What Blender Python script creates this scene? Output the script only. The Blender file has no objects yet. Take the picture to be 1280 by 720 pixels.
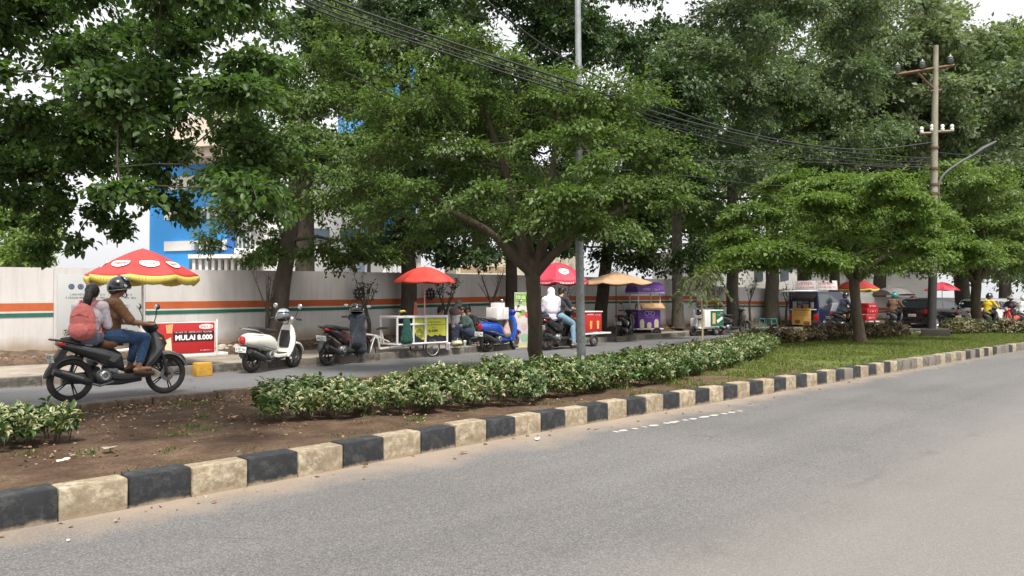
import bpy, bmesh, math, random
import numpy as np
from mathutils import Vector, Matrix, Euler
from math import sin, cos, pi, radians, atan2, sqrt

SC = bpy.context.scene
COL = SC.collection
rnd = random.Random(7)

# ------------------------------------------------------------------ camera
FPX = 950.0; CH = 1.45
TH = atan2(960, 950); PIT = atan2(15, 950)
FW = (cos(TH), sin(TH)); RT = (sin(TH), -cos(TH))
cam = bpy.data.cameras.new('camera'); camo = bpy.data.objects.new('camera', cam); COL.objects.link(camo)
cam.lens = FPX / 1280 * 36; cam.sensor_width = 36; cam.clip_end = 2000; cam.clip_start = 0.05
camo.location = (0, 0, CH)
camo.rotation_euler = (pi / 2 + PIT, 0, TH - pi / 2)
SC.camera = camo

# ------------------------------------------------------------------ sky, sun, exposure
SUN_EL, SUN_AZ = radians(62), radians(-115)      # azimuth of the sun as a direction in the XY plane
w = bpy.data.worlds.new("World"); SC.world = w; w.use_nodes = True
nt = w.node_tree; bg = nt.nodes['Background']
sky = nt.nodes.new('ShaderNodeTexSky'); sky.sky_type = 'NISHITA'; sky.sun_disc = False
sky.sun_elevation = SUN_EL; sky.sun_rotation = pi / 2 - SUN_AZ
sky.air_density = 1.0; sky.dust_density = 6.0; sky.ozone_density = 1.0
# a veil of cloud: the blue is greyed towards white
hs = nt.nodes.new('ShaderNodeHueSaturation'); hs.inputs['Saturation'].default_value = 0.16
mixc = nt.nodes.new('ShaderNodeMix'); mixc.data_type = 'RGBA'; mixc.inputs[0].default_value = 0.45
mixc.inputs[7].default_value = (9.5, 9.6, 9.8, 1)
nt.links.new(sky.outputs[0], hs.inputs['Color']); nt.links.new(hs.outputs[0], mixc.inputs[6])
nt.links.new(mixc.outputs[2], bg.inputs['Color']); bg.inputs['Strength'].default_value = 0.125
sl = bpy.data.lights.new('sun', 'SUN'); slo = bpy.data.objects.new('sun', sl); COL.objects.link(slo)
sl.energy = 3.6; sl.angle = radians(10); sl.color = (1.0, 0.95, 0.87)
slo.rotation_euler = Vector((cos(SUN_AZ) * cos(SUN_EL), sin(SUN_AZ) * cos(SUN_EL), sin(SUN_EL))).to_track_quat('Z', 'Y').to_euler()
SC.view_settings.view_transform = 'Standard'; SC.view_settings.look = 'None'
SC.view_settings.gamma = 1; SC.view_settings.use_curve_mapping = False
SC.view_settings.exposure = 0.6
SC.cycles.max_bounces = 6; SC.cycles.diffuse_bounces = 3; SC.cycles.transmission_bounces = 4; SC.cycles.transparent_max_bounces = 6
SC.cycles.volume_bounces = 0

# ------------------------------------------------------------------ placing helpers
def ray(u, v):
    a = (u - 640) / FPX; b = -(v - 360) / FPX
    fwd = cos(PIT) - b * sin(PIT); up = sin(PIT) + b * cos(PIT)
    return (fwd * FW[0] + a * RT[0], fwd * FW[1] + a * RT[1], up), fwd
def at(u, v, z=0.0):
    d, _ = ray(u, v); t = (z - CH) / d[2]
    return Vector((d[0] * t, d[1] * t, z))
def pd(u, v, Z):
    d, fw = ray(u, v); t = Z / fw
    return Vector((d[0] * t, d[1] * t, CH + d[2] * t))
def onY(u, Y, z=0.0):
    d, _ = ray(u, 375); return Vector((d[0] * Y / d[1], Y, z))

# ------------------------------------------------------------------ materials
def new_mat(name):
    m = bpy.data.materials.new(name); m.use_nodes = True
    n = m.node_tree.nodes; l = m.node_tree.links
    return m, n, l, n['Principled BSDF']
def N(n, t, **kw):
    x = n.new(t)
    for k, v in kw.items(): setattr(x, k, v)
    return x
def ramp(n, l, fac, stops):
    r = n.new('ShaderNodeValToRGB'); e = r.color_ramp.elements
    while len(e) < len(stops): e.new(0.5)
    for i, (p, c) in enumerate(stops):
        e[i].position = p; e[i].color = (c[0], c[1], c[2], 1) if not isinstance(c, (int, float)) else (c, c, c, 1)
    l.new(fac, r.inputs[0]); return r.outputs[0]
def noise(n, l, vec, scale, detail=4, rough=0.55, out=0):
    t = n.new('ShaderNodeTexNoise'); t.inputs['Scale'].default_value = scale
    t.inputs['Detail'].default_value = detail; t.inputs['Roughness'].default_value = rough
    if vec is not None: l.new(vec, t.inputs['Vector'])
    return t.outputs[out]
def mixrgb(n, l, fac, a, b, mode='MIX'):
    m = n.new('ShaderNodeMix'); m.data_type = 'RGBA'; m.blend_type = mode
    for i, x in ((0, fac), (6, a), (7, b)):
        if isinstance(x, (int, float)): m.inputs[i].default_value = x
        elif isinstance(x, tuple): m.inputs[i].default_value = (x[0], x[1], x[2], 1)
        else: l.new(x, m.inputs[i])
    return m.outputs[2]
def mth(n, l, op, a, b=None, clamp=False):
    m = n.new('ShaderNodeMath'); m.operation = op; m.use_clamp = clamp
    for i, x in ((0, a), (1, b)):
        if x is None: continue
        if isinstance(x, (int, float)): m.inputs[i].default_value = x
        else: l.new(x, m.inputs[i])
    return m.outputs[0]
def bump(n, l, p, h, strength=0.3, dist=0.01):
    b = n.new('ShaderNodeBump'); b.inputs['Strength'].default_value = strength; b.inputs['Distance'].default_value = dist
    l.new(h, b.inputs['Height']); l.new(b.outputs[0], p.inputs['Normal'])
_mc = {}
def mat(name, col, rough=0.6, metal=0.0, var=0.12, scale=6.0, bmp=0.0, bscale=60.0, coat=0.0, dirt=None, dirt_amt=0.4, sheen=0.0, emit=0.0):
    """general procedural surface: base colour with uneven tone, optional dirt blotches, bump and clear coat"""
    if name in _mc: return _mc[name]
    m, n, l, p = new_mat(name)
    tc = N(n, 'ShaderNodeTexCoord').outputs['Object']
    f = noise(n, l, tc, scale, 5)
    lo = tuple(c * (1 - var) for c in col); hi = tuple(min(1, c * (1 + var)) for c in col)
    c = ramp(n, l, f, [(0.3, lo), (0.7, hi)])
    if dirt:
        g = ramp(n, l, noise(n, l, tc, scale * 2.3, 8, 0.7), [(0.48, 0.0), (0.72, 1.0)])
        c = mixrgb(n, l, mth(n, l, 'MULTIPLY', g, dirt_amt), c, dirt)
        l.new(mth(n, l, 'ADD', mth(n, l, 'MULTIPLY', g, 0.3), rough, True), p.inputs['Roughness'])
    else: p.inputs['Roughness'].default_value = rough
    l.new(c, p.inputs['Base Color'])
    p.inputs['Metallic'].default_value = metal
    p.inputs['Coat Weight'].default_value = coat; p.inputs['Coat Roughness'].default_value = 0.08
    p.inputs['Sheen Weight'].default_value = sheen
    if bmp: bump(n, l, p, noise(n, l, tc, bscale, 6, 0.65), bmp)
    if emit:
        l.new(c, p.inputs['Emission Color']); p.inputs['Emission Strength'].default_value = emit
    _mc[name] = m; return m

def srgb(r, g, b):
    return tuple(((x / 255 + 0.055) / 1.055) ** 2.4 if x > 10 else x / 255 / 12.92 for x in (r, g, b))

# ------------------------------------------------------------------ mesh builder
class MB:
    def __init__(s): s.v = []; s.f = []; s.mi = []; s.M = Matrix(); s.cur = 0
    def add(s, vs, fs, M=None):
        o = len(s.v); T = s.M @ M if M is not None else s.M
        s.v += [tuple(T @ Vector(p)) for p in vs]
        s.f += [tuple(i + o for i in f) for f in fs]; s.mi += [s.cur] * len(fs); return s
    def box(s, c, size, bev=0.0, rot=None):
        x, y, z = (q / 2 for q in size)
        M = Matrix.Translation(c)
        if rot is not None: M = M @ Euler(rot).to_matrix().to_4x4()
        if bev <= 0:
            vs = [(-x, -y, -z), (x, -y, -z), (x, y, -z), (-x, y, -z), (-x, -y, z), (x, -y, z), (x, y, z), (-x, y, z)]
            return s.add(vs, [(3, 2, 1, 0), (4, 5, 6, 7), (0, 1, 5, 4), (1, 2, 6, 5), (2, 3, 7, 6), (3, 0, 4, 7)], M)
        b = min(bev, x * .9, y * .9, z * .9)
        bm = bmesh.new(); bmesh.ops.create_cube(bm, size=1)
        for q in bm.verts: q.co = Vector((q.co.x * 2 * x, q.co.y * 2 * y, q.co.z * 2 * z))
        bmesh.ops.bevel(bm, geom=bm.edges[:], offset=b, segments=2, profile=0.6, affect='EDGES')
        bm.verts.index_update()
        vs = [tuple(q.co) for q in bm.verts]; fs = [tuple(q.index for q in f.verts) for f in bm.faces]; bm.free()
        return s.add(vs, fs, M)
    def tube(s, pts, r, n=8, cap=True):
        pts = [Vector(p) for p in pts]; k = len(pts)
        rs = [r] * k if isinstance(r, (int, float)) else list(r)
        vs = []; fs = []; prev = None
        for i in range(k):
            d = (pts[min(i + 1, k - 1)] - pts[max(i - 1, 0)])
            if d.length < 1e-9: d = Vector((0, 0, 1))
            d.normalize()
            if prev is None:
                a = Vector((0, 0, 1)) if abs(d.z) < 0.9 else Vector((1, 0, 0))
                e1 = d.cross(a).normalized()
            else: e1 = (prev - d * prev.dot(d)); e1 = e1.normalized() if e1.length > 1e-6 else d.orthogonal().normalized()
            e2 = d.cross(e1); prev = e1
            for j in range(n):
                t = 2 * pi * j / n; vs.append(pts[i] + (e1 * cos(t) + e2 * sin(t)) * rs[i])
        for i in range(k - 1):
            for j in range(n):
                a = i * n + j; b = i * n + (j + 1) % n; fs.append((a, b, b + n, a + n))
        if cap: fs.append(tuple(range(n - 1, -1, -1))); fs.append(tuple((k - 1) * n + j for j in range(n)))
        return s.add([tuple(p) for p in vs], fs)
    def lathe(s, prof, M=None, n=20, cap=False):
        """profile of (radius, z) turned about z"""
        vs = []; fs = []; k = len(prof)
        for (r, z) in prof:
            for j in range(n): t = 2 * pi * j / n; vs.append((r * cos(t), r * sin(t), z))
        for i in range(k - 1):
            for j in range(n):
                a = i * n + j; b = i * n + (j + 1) % n; fs.append((a, b, b + n, a + n))
        if cap: fs.append(tuple(range(n - 1, -1, -1))); fs.append(tuple((k - 1) * n + j for j in range(n)))
        return s.add(vs, fs, M)
    def loft(s, rings, cap=True):
        n = len(rings[0]); vs = [p for r in rings for p in r]; fs = []
        for i in range(len(rings) - 1):
            for j in range(n):
                a = i * n + j; b = i * n + (j + 1) % n; fs.append((a, b, b + n, a + n))
        if cap: fs.append(tuple(range(n - 1, -1, -1))); fs.append(tuple((len(rings) - 1) * n + j for j in range(n)))
        return s.add(vs, fs)
    def prism(s, poly, w, M=None, bev=0.0):
        """polygon in the xz plane, width w about y"""
        n = len(poly)
        if bev > 0:
            cx = sum(p[0] for p in poly) / n; cz = sum(p[1] for p in poly) / n
            def sh(p):
                d = Vector((cx - p[0], cz - p[1])); L = d.length or 1; d = d / L * min(bev, L * .8); return (p[0] + d.x, p[1] + d.y)
            inn = [sh(p) for p in poly]; h = w / 2
            vs = [(p[0], -h, p[1]) for p in inn] + [(p[0], -h + bev, p[1]) for p in poly] + [(p[0], h - bev, p[1]) for p in poly] + [(p[0], h, p[1]) for p in inn]
            fs = [tuple(range(n)), tuple(3 * n + j for j in range(n - 1, -1, -1))]
            for k in range(3):
                for j in range(n):
                    a = k * n + j; b = k * n + (j + 1) % n; fs.append((a, a + n, b + n, b))
            return s.add(vs, fs, M)
        vs = [(p[0], -w / 2, p[1]) for p in poly] + [(p[0], w / 2, p[1]) for p in poly]
        fs = [tuple(range(n)), tuple(n + j for j in range(n - 1, -1, -1))] + [(j, j + n, (j + 1) % n + n, (j + 1) % n) for j in range(n)]
        return s.add(vs, fs, M)
    def ball(s, c, r, n=14, m=9, rot=None):
        rx, ry, rz = (r, r, r) if isinstance(r, (int, float)) else r
        vs = [(0, 0, -rz)]; fs = []
        for i in range(1, m):
            a = -pi / 2 + pi * i / m
            for j in range(n): t = 2 * pi * j / n; vs.append((rx * cos(a) * cos(t), ry * cos(a) * sin(t), rz * sin(a)))
        vs.append((0, 0, rz)); L = len(vs) - 1
        for j in range(n): fs.append((0, 1 + (j + 1) % n, 1 + j)); fs.append((L, 1 + (m - 2) * n + j, 1 + (m - 2) * n + (j + 1) % n))
        for i in range(m - 2):
            for j in range(n):
                a = 1 + i * n + j; b = 1 + i * n + (j + 1) % n; fs.append((a, b, b + n, a + n))
        M = Matrix.Translation(c)
        if rot is not None: M = M @ Euler(rot).to_matrix().to_4x4()
        return s.add(vs, fs, M)
    def torus(s, c, R, r, axis='Y', n=28, m=10, rz=None):
        vs = []; fs = []; rz = rz or r
        for i in range(n):
            a = 2 * pi * i / n
            for j in range(m):
                b = 2 * pi * j / m; q = R + r * cos(b); h = rz * sin(b)
                if axis == 'Y': vs.append((q * cos(a), h, q * sin(a)))
                elif axis == 'Z': vs.append((q * cos(a), q * sin(a), h))
                else: vs.append((h, q * cos(a), q * sin(a)))
        for i in range(n):
            for j in range(m):
                fs.append((i * m + j, i * m + (j + 1) % m, ((i + 1) % n) * m + (j + 1) % m, ((i + 1) % n) * m + j))
        return s.add(vs, fs, Matrix.Translation(c))
    def build(s, name, mats, parent=None, smooth=35, fix=True):
        me = bpy.data.meshes.new(name); me.from_pydata(s.v, [], s.f)
        if not isinstance(mats, (list, tuple)): mats = [mats]
        for m in mats: me.materials.append(m)
        if len(mats) > 1: me.polygons.foreach_set('material_index', s.mi)
        if fix:
            bm = bmesh.new(); bm.from_mesh(me); bmesh.ops.recalc_face_normals(bm, faces=bm.faces[:]); bm.to_mesh(me); bm.free()
        me.update()
        if smooth: me.shade_smooth(); me.set_sharp_from_angle(angle=radians(smooth))
        o = bpy.data.objects.new(name, me); COL.objects.link(o)
        if parent is not None: o.parent = parent
        return o
def tag(o, label=None, cat=None, group=None, kind=None):
    if label: o['label'] = label
    if cat: o['category'] = cat
    if group: o['group'] = group
    if kind: o['kind'] = kind
    return o
def empty(name, loc, rz=0.0, label=None, cat=None, group=None, scale=1.0):
    o = bpy.data.objects.new(name, None); o.empty_display_size = 0.2; COL.objects.link(o)
    o.location = loc; o.rotation_euler = (0, 0, rz); o.scale = (scale,) * 3
    return tag(o, label, cat, group)
def interp(pts, x):
    if x <= pts[0][0]: return pts[0][1] + (x - pts[0][0]) * (pts[1][1] - pts[0][1]) / (pts[1][0] - pts[0][0])
    for (a, b), (c, d) in zip(pts, pts[1:]):
        if x <= c:
            t = (x - a) / (c - a); return b + (d - b) * t
    (a, b), (c, d) = pts[-2:]; return d + (x - c) * (d - b) / (c - a)
def smooth_curve(pts, lo, hi, step=0.5):
    xs = np.arange(lo - 4, hi + 4, step); ys = np.array([interp(pts, x) for x in xs])
    k = np.hanning(9 if step >= .5 else 17); k /= k.sum(); ys = np.convolve(ys, k, 'same')
    return [(float(x), float(y)) for x, y in zip(xs, ys) if lo <= x <= hi]
# ------------------------------------------------------------------ plan of the street: x runs along the road, y across it
NEAR = smooth_curve([(-40, 6.2), (0, 5.62), (3, 5.66), (5, 5.74), (8, 5.7), (12, 5.56), (20, 5.38), (26, 5.18), (34, 4.4), (45, 1.8), (70, -9)], -30, 66)
MEDF = smooth_curve([(-40, 9.6), (2, 10.1), (5, 10.25), (9, 10.75), (16, 11.15), (22, 11.15), (28, 10.75), (33, 9.9), (38, 7.9), (45, 4.2), (70, -7.0)], -30, 66)
FARK = smooth_curve([(-40, 14.2), (3, 14.72), (8, 14.95), (14, 15.6), (20, 16.3), (27, 16.7), (33, 16.4), (40, 14.9), (48, 11.0), (70, -1)], -30, 66)
SWB = smooth_curve([(-40, 17.2), (3, 17.5), (20, 17.75), (27, 17.8), (33, 17.6), (42, 16.4), (52, 12.3), (74, 1.5)], -30, 66)
WALL = smooth_curve([(-40, 18.4), (30, 18.5), (36, 18.3), (43, 17.0), (53, 13.0), (76, 2.0)], -30, 66)
fn = lambda c: (lambda x: interp(c, x))
near_y, medf_y, fark_y, swb_y, wall_y = map(fn, (NEAR, MEDF, FARK, SWB, WALL))
def wall_top(x): return interp([(-30, 1.98), (3, 2.12), (12, 2.25), (20, 2.32), (29.5, 2.34), (33, 2.34), (40, 2.2), (66, 2.0)], x) - (0.25 if x > 30 else 0) - (0.28 if x > 39 else 0)
def stripe_z(x): return interp([(-30, 1.2), (3, 1.29), (12, 1.38), (18, 1.49), (29, 1.55), (33, 1.58), (40, 1.5), (66, 1.3)], x) - (0.25 if x > 30 else 0) - (0.28 if x > 39 else 0)

def ground_strip(name, ya, yb, za, zb, material, nx=None, ny=2, lo=-30, hi=66, step=0.5, amp=0.0, seed=0, fscale=1.0):
    xs = np.arange(lo, hi + .01, step); vs = []; fs = []
    from mathutils import noise as mn
    for x in xs:
        a = ya(x) if callable(ya) else ya; b = yb(x) if callable(yb) else yb
        for j in range(ny):
            t = j / (ny - 1); y = a + (b - a) * t
            z = (za + (zb - za) * t) + (amp * mn.fractal(Vector((x * fscale, y * fscale, seed)), 0.8, 2.1, 5) * min(1, 6 * t, 6 * (1 - t)) if amp else 0)
            vs.append((x, y, z))
    for i in range(len(xs) - 1):
        for j in range(ny - 1):
            k = i * ny + j; fs.append((k, k + ny, k + ny + 1, k + 1))
    mb = MB(); mb.add(vs, fs); o = mb.build(name, material, smooth=180, fix=False)
    if o.data.polygons[0].normal.z < 0: o.data.flip_normals()
    return tag(o, kind='structure')

# --- asphalt: speckled aggregate, worn light bands, dust blown along the kerb
def asphalt(name, base, dusty_y=None, side=1, coarse=1.0):
    m, n, l, p = new_mat(name)
    tc = N(n, 'ShaderNodeTexCoord').outputs['Object']
    sep = N(n, 'ShaderNodeSeparateXYZ'); l.new(tc, sep.inputs[0])
    big = noise(n, l, tc, 0.35, 4)
    c = ramp(n, l, big, [(0.3, tuple(b * 0.88 for b in base)), (0.7, tuple(b * 1.12 for b in base))])
    vo = N(n, 'ShaderNodeTexVoronoi'); vo.inputs['Scale'].default_value = 95 / coarse; l.new(tc, vo.inputs['Vector'])
    agg = ramp(n, l, vo.outputs['Color'], [(0.25, 0.62), (0.6, 1.0), (0.9, 1.55)])
    c = mixrgb(n, l, 0.55, c, agg, 'MULTIPLY')
    mp = N(n, 'ShaderNodeMapping'); l.new(tc, mp.inputs[0]); mp.inputs['Scale'].default_value = (.12, 1.5, 1)
    c = mixrgb(n, l, .9, c, ramp(n, l, noise(n, l, mp.outputs[0], 1.0, 5, .6), [(0.3, .84), (0.5, 1.0), (0.7, 1.12)]), 'MULTIPLY')
    pt = ramp(n, l, noise(n, l, tc, .55, 7, .62), [(0.60, 0.0), (0.63, .35)]); c = mixrgb(n, l, pt, c, tuple(b * .72 for b in base))
    ck = N(n, 'ShaderNodeTexVoronoi'); ck.feature = 'DISTANCE_TO_EDGE'; ck.inputs['Scale'].default_value = .42; l.new(mixrgb(n, l, .12, tc, noise(n, l, tc, 3.5, 6, .7, 1)), ck.inputs['Vector'])
    ckm = mth(n, l, 'MULTIPLY', ramp(n, l, ck.outputs['Distance'], [(0.0, .8), (0.004, 0.0)]), ramp(n, l, noise(n, l, tc, .5, 3), [(.5, 0.), (.6, 1.)])); c = mixrgb(n, l, ckm, c, (0.05, 0.045, 0.04))
    fine = ramp(n, l, noise(n, l, tc, 60, 3, 0.7), [(0.35, 0.75), (0.65, 1.25)])
    c = mixrgb(n, l, 0.8, c, fine, 'MULTIPLY')
    # open gaps between the stones
    pit = ramp(n, l, vo.outputs['Distance'], [(0.38, 1.0), (0.62, 0.45)])
    c = mixrgb(n, l, 0.6, c, pit, 'MULTIPLY')
    if dusty_y is not None:
        y0, wd = dusty_y
        d = mth(n, l, 'SUBTRACT', sep.outputs['Y'], y0 - wd)
        d = mth(n, l, 'DIVIDE', d, wd)
        d = mth(n, l, 'ADD', d, mth(n, l, 'MULTIPLY', mth(n, l, 'SUBTRACT', noise(n, l, tc, 1.3, 6, .65), .5), 1.5))
        d = ramp(n, l, d, [(0.15, 0.0), (0.95, 0.8)])
        c = mixrgb(n, l, d, c, (0.29, 0.225, 0.165))
        # worn pale strip on the crown of the road with a tar seam
        q = mth(n, l, 'ADD', sep.outputs['Y'], mth(n, l, 'MULTIPLY', mth(n, l, 'SUBTRACT', noise(n, l, tc, .8, 4), .5), .8))
        wv = ramp(n, l, mth(n, l, 'MULTIPLY', mth(n, l, 'SUBTRACT', 2.9, q), .9), [(0.0, 0.0), (0.9, 0.9)])
        c = mixrgb(n, l, mth(n, l, 'MULTIPLY', wv, .6), c, (0.20, 0.183, 0.165))
        dk = mth(n, l, 'ABSOLUTE', mth(n, l, 'SUBTRACT', mth(n, l, 'ADD', sep.outputs['Y'], mth(n, l, 'MULTIPLY', mth(n, l, 'SUBTRACT', noise(n, l, tc, 3, 6, .7), .5), .5)), 2.35))
        dk = ramp(n, l, dk, [(0.0, 0.28), (0.07, 0.0)])
        c = mixrgb(n, l, mth(n, l, 'MULTIPLY', dk, ramp(n, l, noise(n, l, tc, .9, 3), [(.5, 0.), (.6, 1.)])), c, (0.05, 0.045, 0.04))
    l.new(c, p.inputs['Base Color']); p.inputs['Roughness'].default_value = 0.85
    hgt = mth(n, l, 'ADD', vo.outputs['Distance'], noise(n, l, tc, 60, 3))
    bump(n, l, p, hgt, 0.5, 0.006)
    return m
M_road = asphalt('asphalt_near', (0.150, 0.144, 0.140), (5.7, .75))
M_road2 = asphalt('asphalt_far', (0.15, 0.15, 0.152))
tag(MB().add([(-400, -400, -.03), (500, -400, -.03), (500, 500, -.03), (-400, 500, -.03)], [(0, 1, 2, 3)]).build('ground', mat('ground_dirt', (0.16, 0.13, 0.09), .95, scale=.3), smooth=0, fix=False), kind='structure')
ground_strip('road', -14.0, near_y, 0, 0, M_road, ny=3)
ground_strip('far_road', lambda x: medf_y(x), lambda x: fark_y(x), 0, 0, M_road2, ny=3)

# --- median soil: trampled earth, with litter and turf further along
def soil_material():
    m, n, l, p = new_mat('median_soil')
    tc = N(n, 'ShaderNodeTexCoord').outputs['Object']
    sep = N(n, 'ShaderNodeSeparateXYZ'); l.new(tc, sep.inputs[0])
    c = ramp(n, l, noise(n, l, tc, 2.2, 8, .7), [(0.3, (0.055, 0.033, 0.021)), (0.5, (0.105, 0.065, 0.042)), (0.72, (0.18, 0.128, 0.085))])
    g = ramp(n, l, noise(n, l, tc, 38, 5, .75), [(0.35, 0.55), (0.55, 1.0), (0.75, 1.5)])
    c = mixrgb(n, l, .9, c, g, 'MULTIPLY')
    vo = N(n, 'ShaderNodeTexVoronoi'); vo.inputs['Scale'].default_value = 26; l.new(tc, vo.inputs['Vector'])
    peb = ramp(n, l, vo.outputs['Distance'], [(0.10, 1.0), (0.16, 0.0)])
    pk = ramp(n, l, vo.outputs['Color'], [(0.70, 0.0), (0.74, 1.0)])
    c = mixrgb(n, l, mth(n, l, 'MULTIPLY', peb, pk), c, (0.34, 0.27, 0.19))
    # turf cover grows with x
    t = mth(n, l, 'MULTIPLY', mth(n, l, 'SUBTRACT', sep.outputs['X'], 9.5), .16)
    t = mth(n, l, 'ADD', t, mth(n, l, 'MULTIPLY', mth(n, l, 'SUBTRACT', noise(n, l, tc, 1.1, 6, .7), .5), 3.2))
    t = ramp(n, l, t, [(0.2, 0.0), (0.85, 0.85)])
    gr = ramp(n, l, noise(n, l, tc, 14, 6, .75), [(0.3, (0.055, 0.075, 0.018)), (0.6, (0.12, 0.155, 0.035)), (.8, (0.20, 0.18, 0.07))])
    c = mixrgb(n, l, t, c, gr)
    l.new(c, p.inputs['Base Color']); p.inputs['Roughness'].default_value = 0.95; p.inputs['Specular IOR Level'].default_value = 0.2
    bump(n, l, p, mth(n, l, 'ADD', noise(n, l, tc, 30, 8, .7), peb), 0.8, 0.03)
    return m
M_soil = soil_material()
ground_strip('median_soil', lambda x: near_y(x) + .19, lambda x: medf_y(x) - .14, .17, .11, M_soil, ny=40, lo=-12, hi=60, step=.14, amp=.035, seed=3, fscale=1.6)

# --- kerbs
def paint_mat(name, col, worn, amt, edge=(0.33, 0.26, 0.18)):
    m, n, l, p = new_mat(name)
    tc = N(n, 'ShaderNodeTexCoord').outputs['Object']
    sep = N(n, 'ShaderNodeSeparateXYZ'); l.new(tc, sep.inputs[0])
    c = ramp(n, l, noise(n, l, tc, 3.5, 7, .65), [(0.3, tuple(x * .78 for x in col)), (0.7, tuple(min(1, x * 1.18) for x in col))])
    g = ramp(n, l, noise(n, l, tc, 7, 10, .75), [(0.53 - amt * .1, 0.0), (0.62, 1.0)])
    c = mixrgb(n, l, mth(n, l, 'MULTIPLY', g, .75), c, worn)
    st = ramp(n, l, noise(n, l, tc, 14, 8, .75), [(0.32, .55), (0.6, 1.06)])
    c = mixrgb(n, l, .8, c, st, 'MULTIPLY')
    lowz = mth(n, l, 'ADD', sep.outputs['Z'], mth(n, l, 'MULTIPLY', mth(n, l, 'SUBTRACT', noise(n, l, tc, 6, 8, .75), .5), .13))
    lz = ramp(n, l, lowz, [(-.01, 1.0), (0.03, 0.0)])
    c = mixrgb(n, l, mth(n, l, 'MULTIPLY', lz, .85), c, edge)
    l.new(c, p.inputs['Base Color']); p.inputs['Roughness'].default_value = 0.8
    bump(n, l, p, mth(n, l, 'ADD', noise(n, l, tc, 18, 8, .7), g), 0.45, 0.008)
    return m
K_cream = paint_mat('kerb_cream_paint', (0.295, 0.235, 0.155), (0.45, 0.39, 0.29), .6)
K_black = paint_mat('kerb_black_paint', (0.019, 0.021, 0.025), (0.055, 0.056, 0.056), .4)
K_bare = paint_mat('kerb_faded_black', (0.10, 0.095, 0.085), (0.24, 0.20, 0.15), 1.2)
K_grey = paint_mat('kerb_bare_concrete', (0.22, 0.19, 0.155), (0.12, 0.11, 0.095), .8)
K_dark = paint_mat('kerb_mossy_dark', (0.085, 0.08, 0.072), (0.17, 0.15, 0.12), .8)
K_yel = paint_mat('kerb_faded_cream', (0.36, 0.28, 0.16), (0.19, 0.15, 0.10), .9)
K_brown = paint_mat('kerb_earth_stained', (0.10, 0.068, 0.045), (0.17, 0.12, 0.08), .6)
def kerb(name, curve, bounds, mats_at, width, h, sgn, jitter=.009, bev=.018):
    """row of cast blocks; front face on the curve, body on the side given by sgn"""
    mats = []; mb = MB()
    f = fn(curve)
    for i, (a, b) in enumerate(zip(bounds, bounds[1:])):
        m = mats_at(i, (a + b) / 2)
        if m not in mats: mats.append(m)
        mb.cur = mats.index(m)
        ya, yb = f(a), f(b); L = sqrt((b - a) ** 2 + (yb - ya) ** 2); ang = atan2(yb - ya, b - a)
        cx, cy = (a + b) / 2, (ya + yb) / 2
        nx, ny = -sin(ang) * sgn, cos(ang) * sgn; j = rnd.uniform(-jitter, jitter)
        mb.box((cx + nx * (width / 2 + j), cy + ny * (width / 2 + j), h / 2 - .02 + rnd.uniform(-jitter, jitter)), (L - .006, width, h + .04), bev, (0, 0, ang + rnd.uniform(-.013, .013)))
    return tag(mb.build(name, mats, smooth=50), kind='structure')
def blk(x): return interp([(-30, .44), (4.5, .435), (6, .39), (9, .365), (20, .36), (66, .36)], x)
x0 = at(77, 655).x; B = [x0]
while B[-1] < 60: B.append(B[-1] + blk(B[-1]))
while B[0] > -12: B.insert(0, B[0] - blk(B[0]))
i0 = B.index(x0)
def near_m(i, x):
    black = (i - i0) % 2 == 1
    if not black: return K_grey if 12 < x and rnd.random() < .35 else K_cream
    return K_bare if (16.2 < x < 19.5 and rnd.random() < .8) or (19.5 < x and rnd.random() < .45) else K_black
kerb('kerb', NEAR, B, near_m, .20, .215, 1)
Bf = list(np.arange(-12, 60, .42))
kerb('median_far_kerb', MEDF, Bf, lambda i, x: K_brown if x < 8.8 else ((K_yel if i % 2 else K_dark) if x < 24 else (K_cream if i % 2 else K_black)), .15, .22, -1)
kerb('sidewalk_kerb', FARK, list(np.arange(-20, 60, .6)), lambda i, x: K_grey if i % 2 else K_dark, .16, .17, 1)

# --- far pavement and planting strip below the wall
M_pave = mat('pavement_concrete', (0.27, 0.235, 0.19), .9, var=.25, scale=1.4, bmp=.4, bscale=25, dirt=(0.13, 0.10, 0.07), dirt_amt=.7)
ground_strip('sidewalk', lambda x: fark_y(x) + .15, swb_y, .147, .155, M_pave, ny=12, lo=-20, hi=64, amp=.012, seed=9)
M_bank = mat('planting_strip_earth', (0.085, 0.055, 0.036), .97, var=.5, scale=4, bmp=1, bscale=20, dirt=(0.20, 0.15, 0.10), dirt_amt=.6)
ground_strip('planting_strip', swb_y, lambda x: wall_y(x) + .1, .16, .42, M_bank, ny=16, lo=-20, hi=64, step=.12, amp=.09, seed=5, fscale=2.4)
mb = MB()
for k in range(46):
    mb.box((-20 + k * 1.83, 0, 0), (.3, .3, .02))
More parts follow.
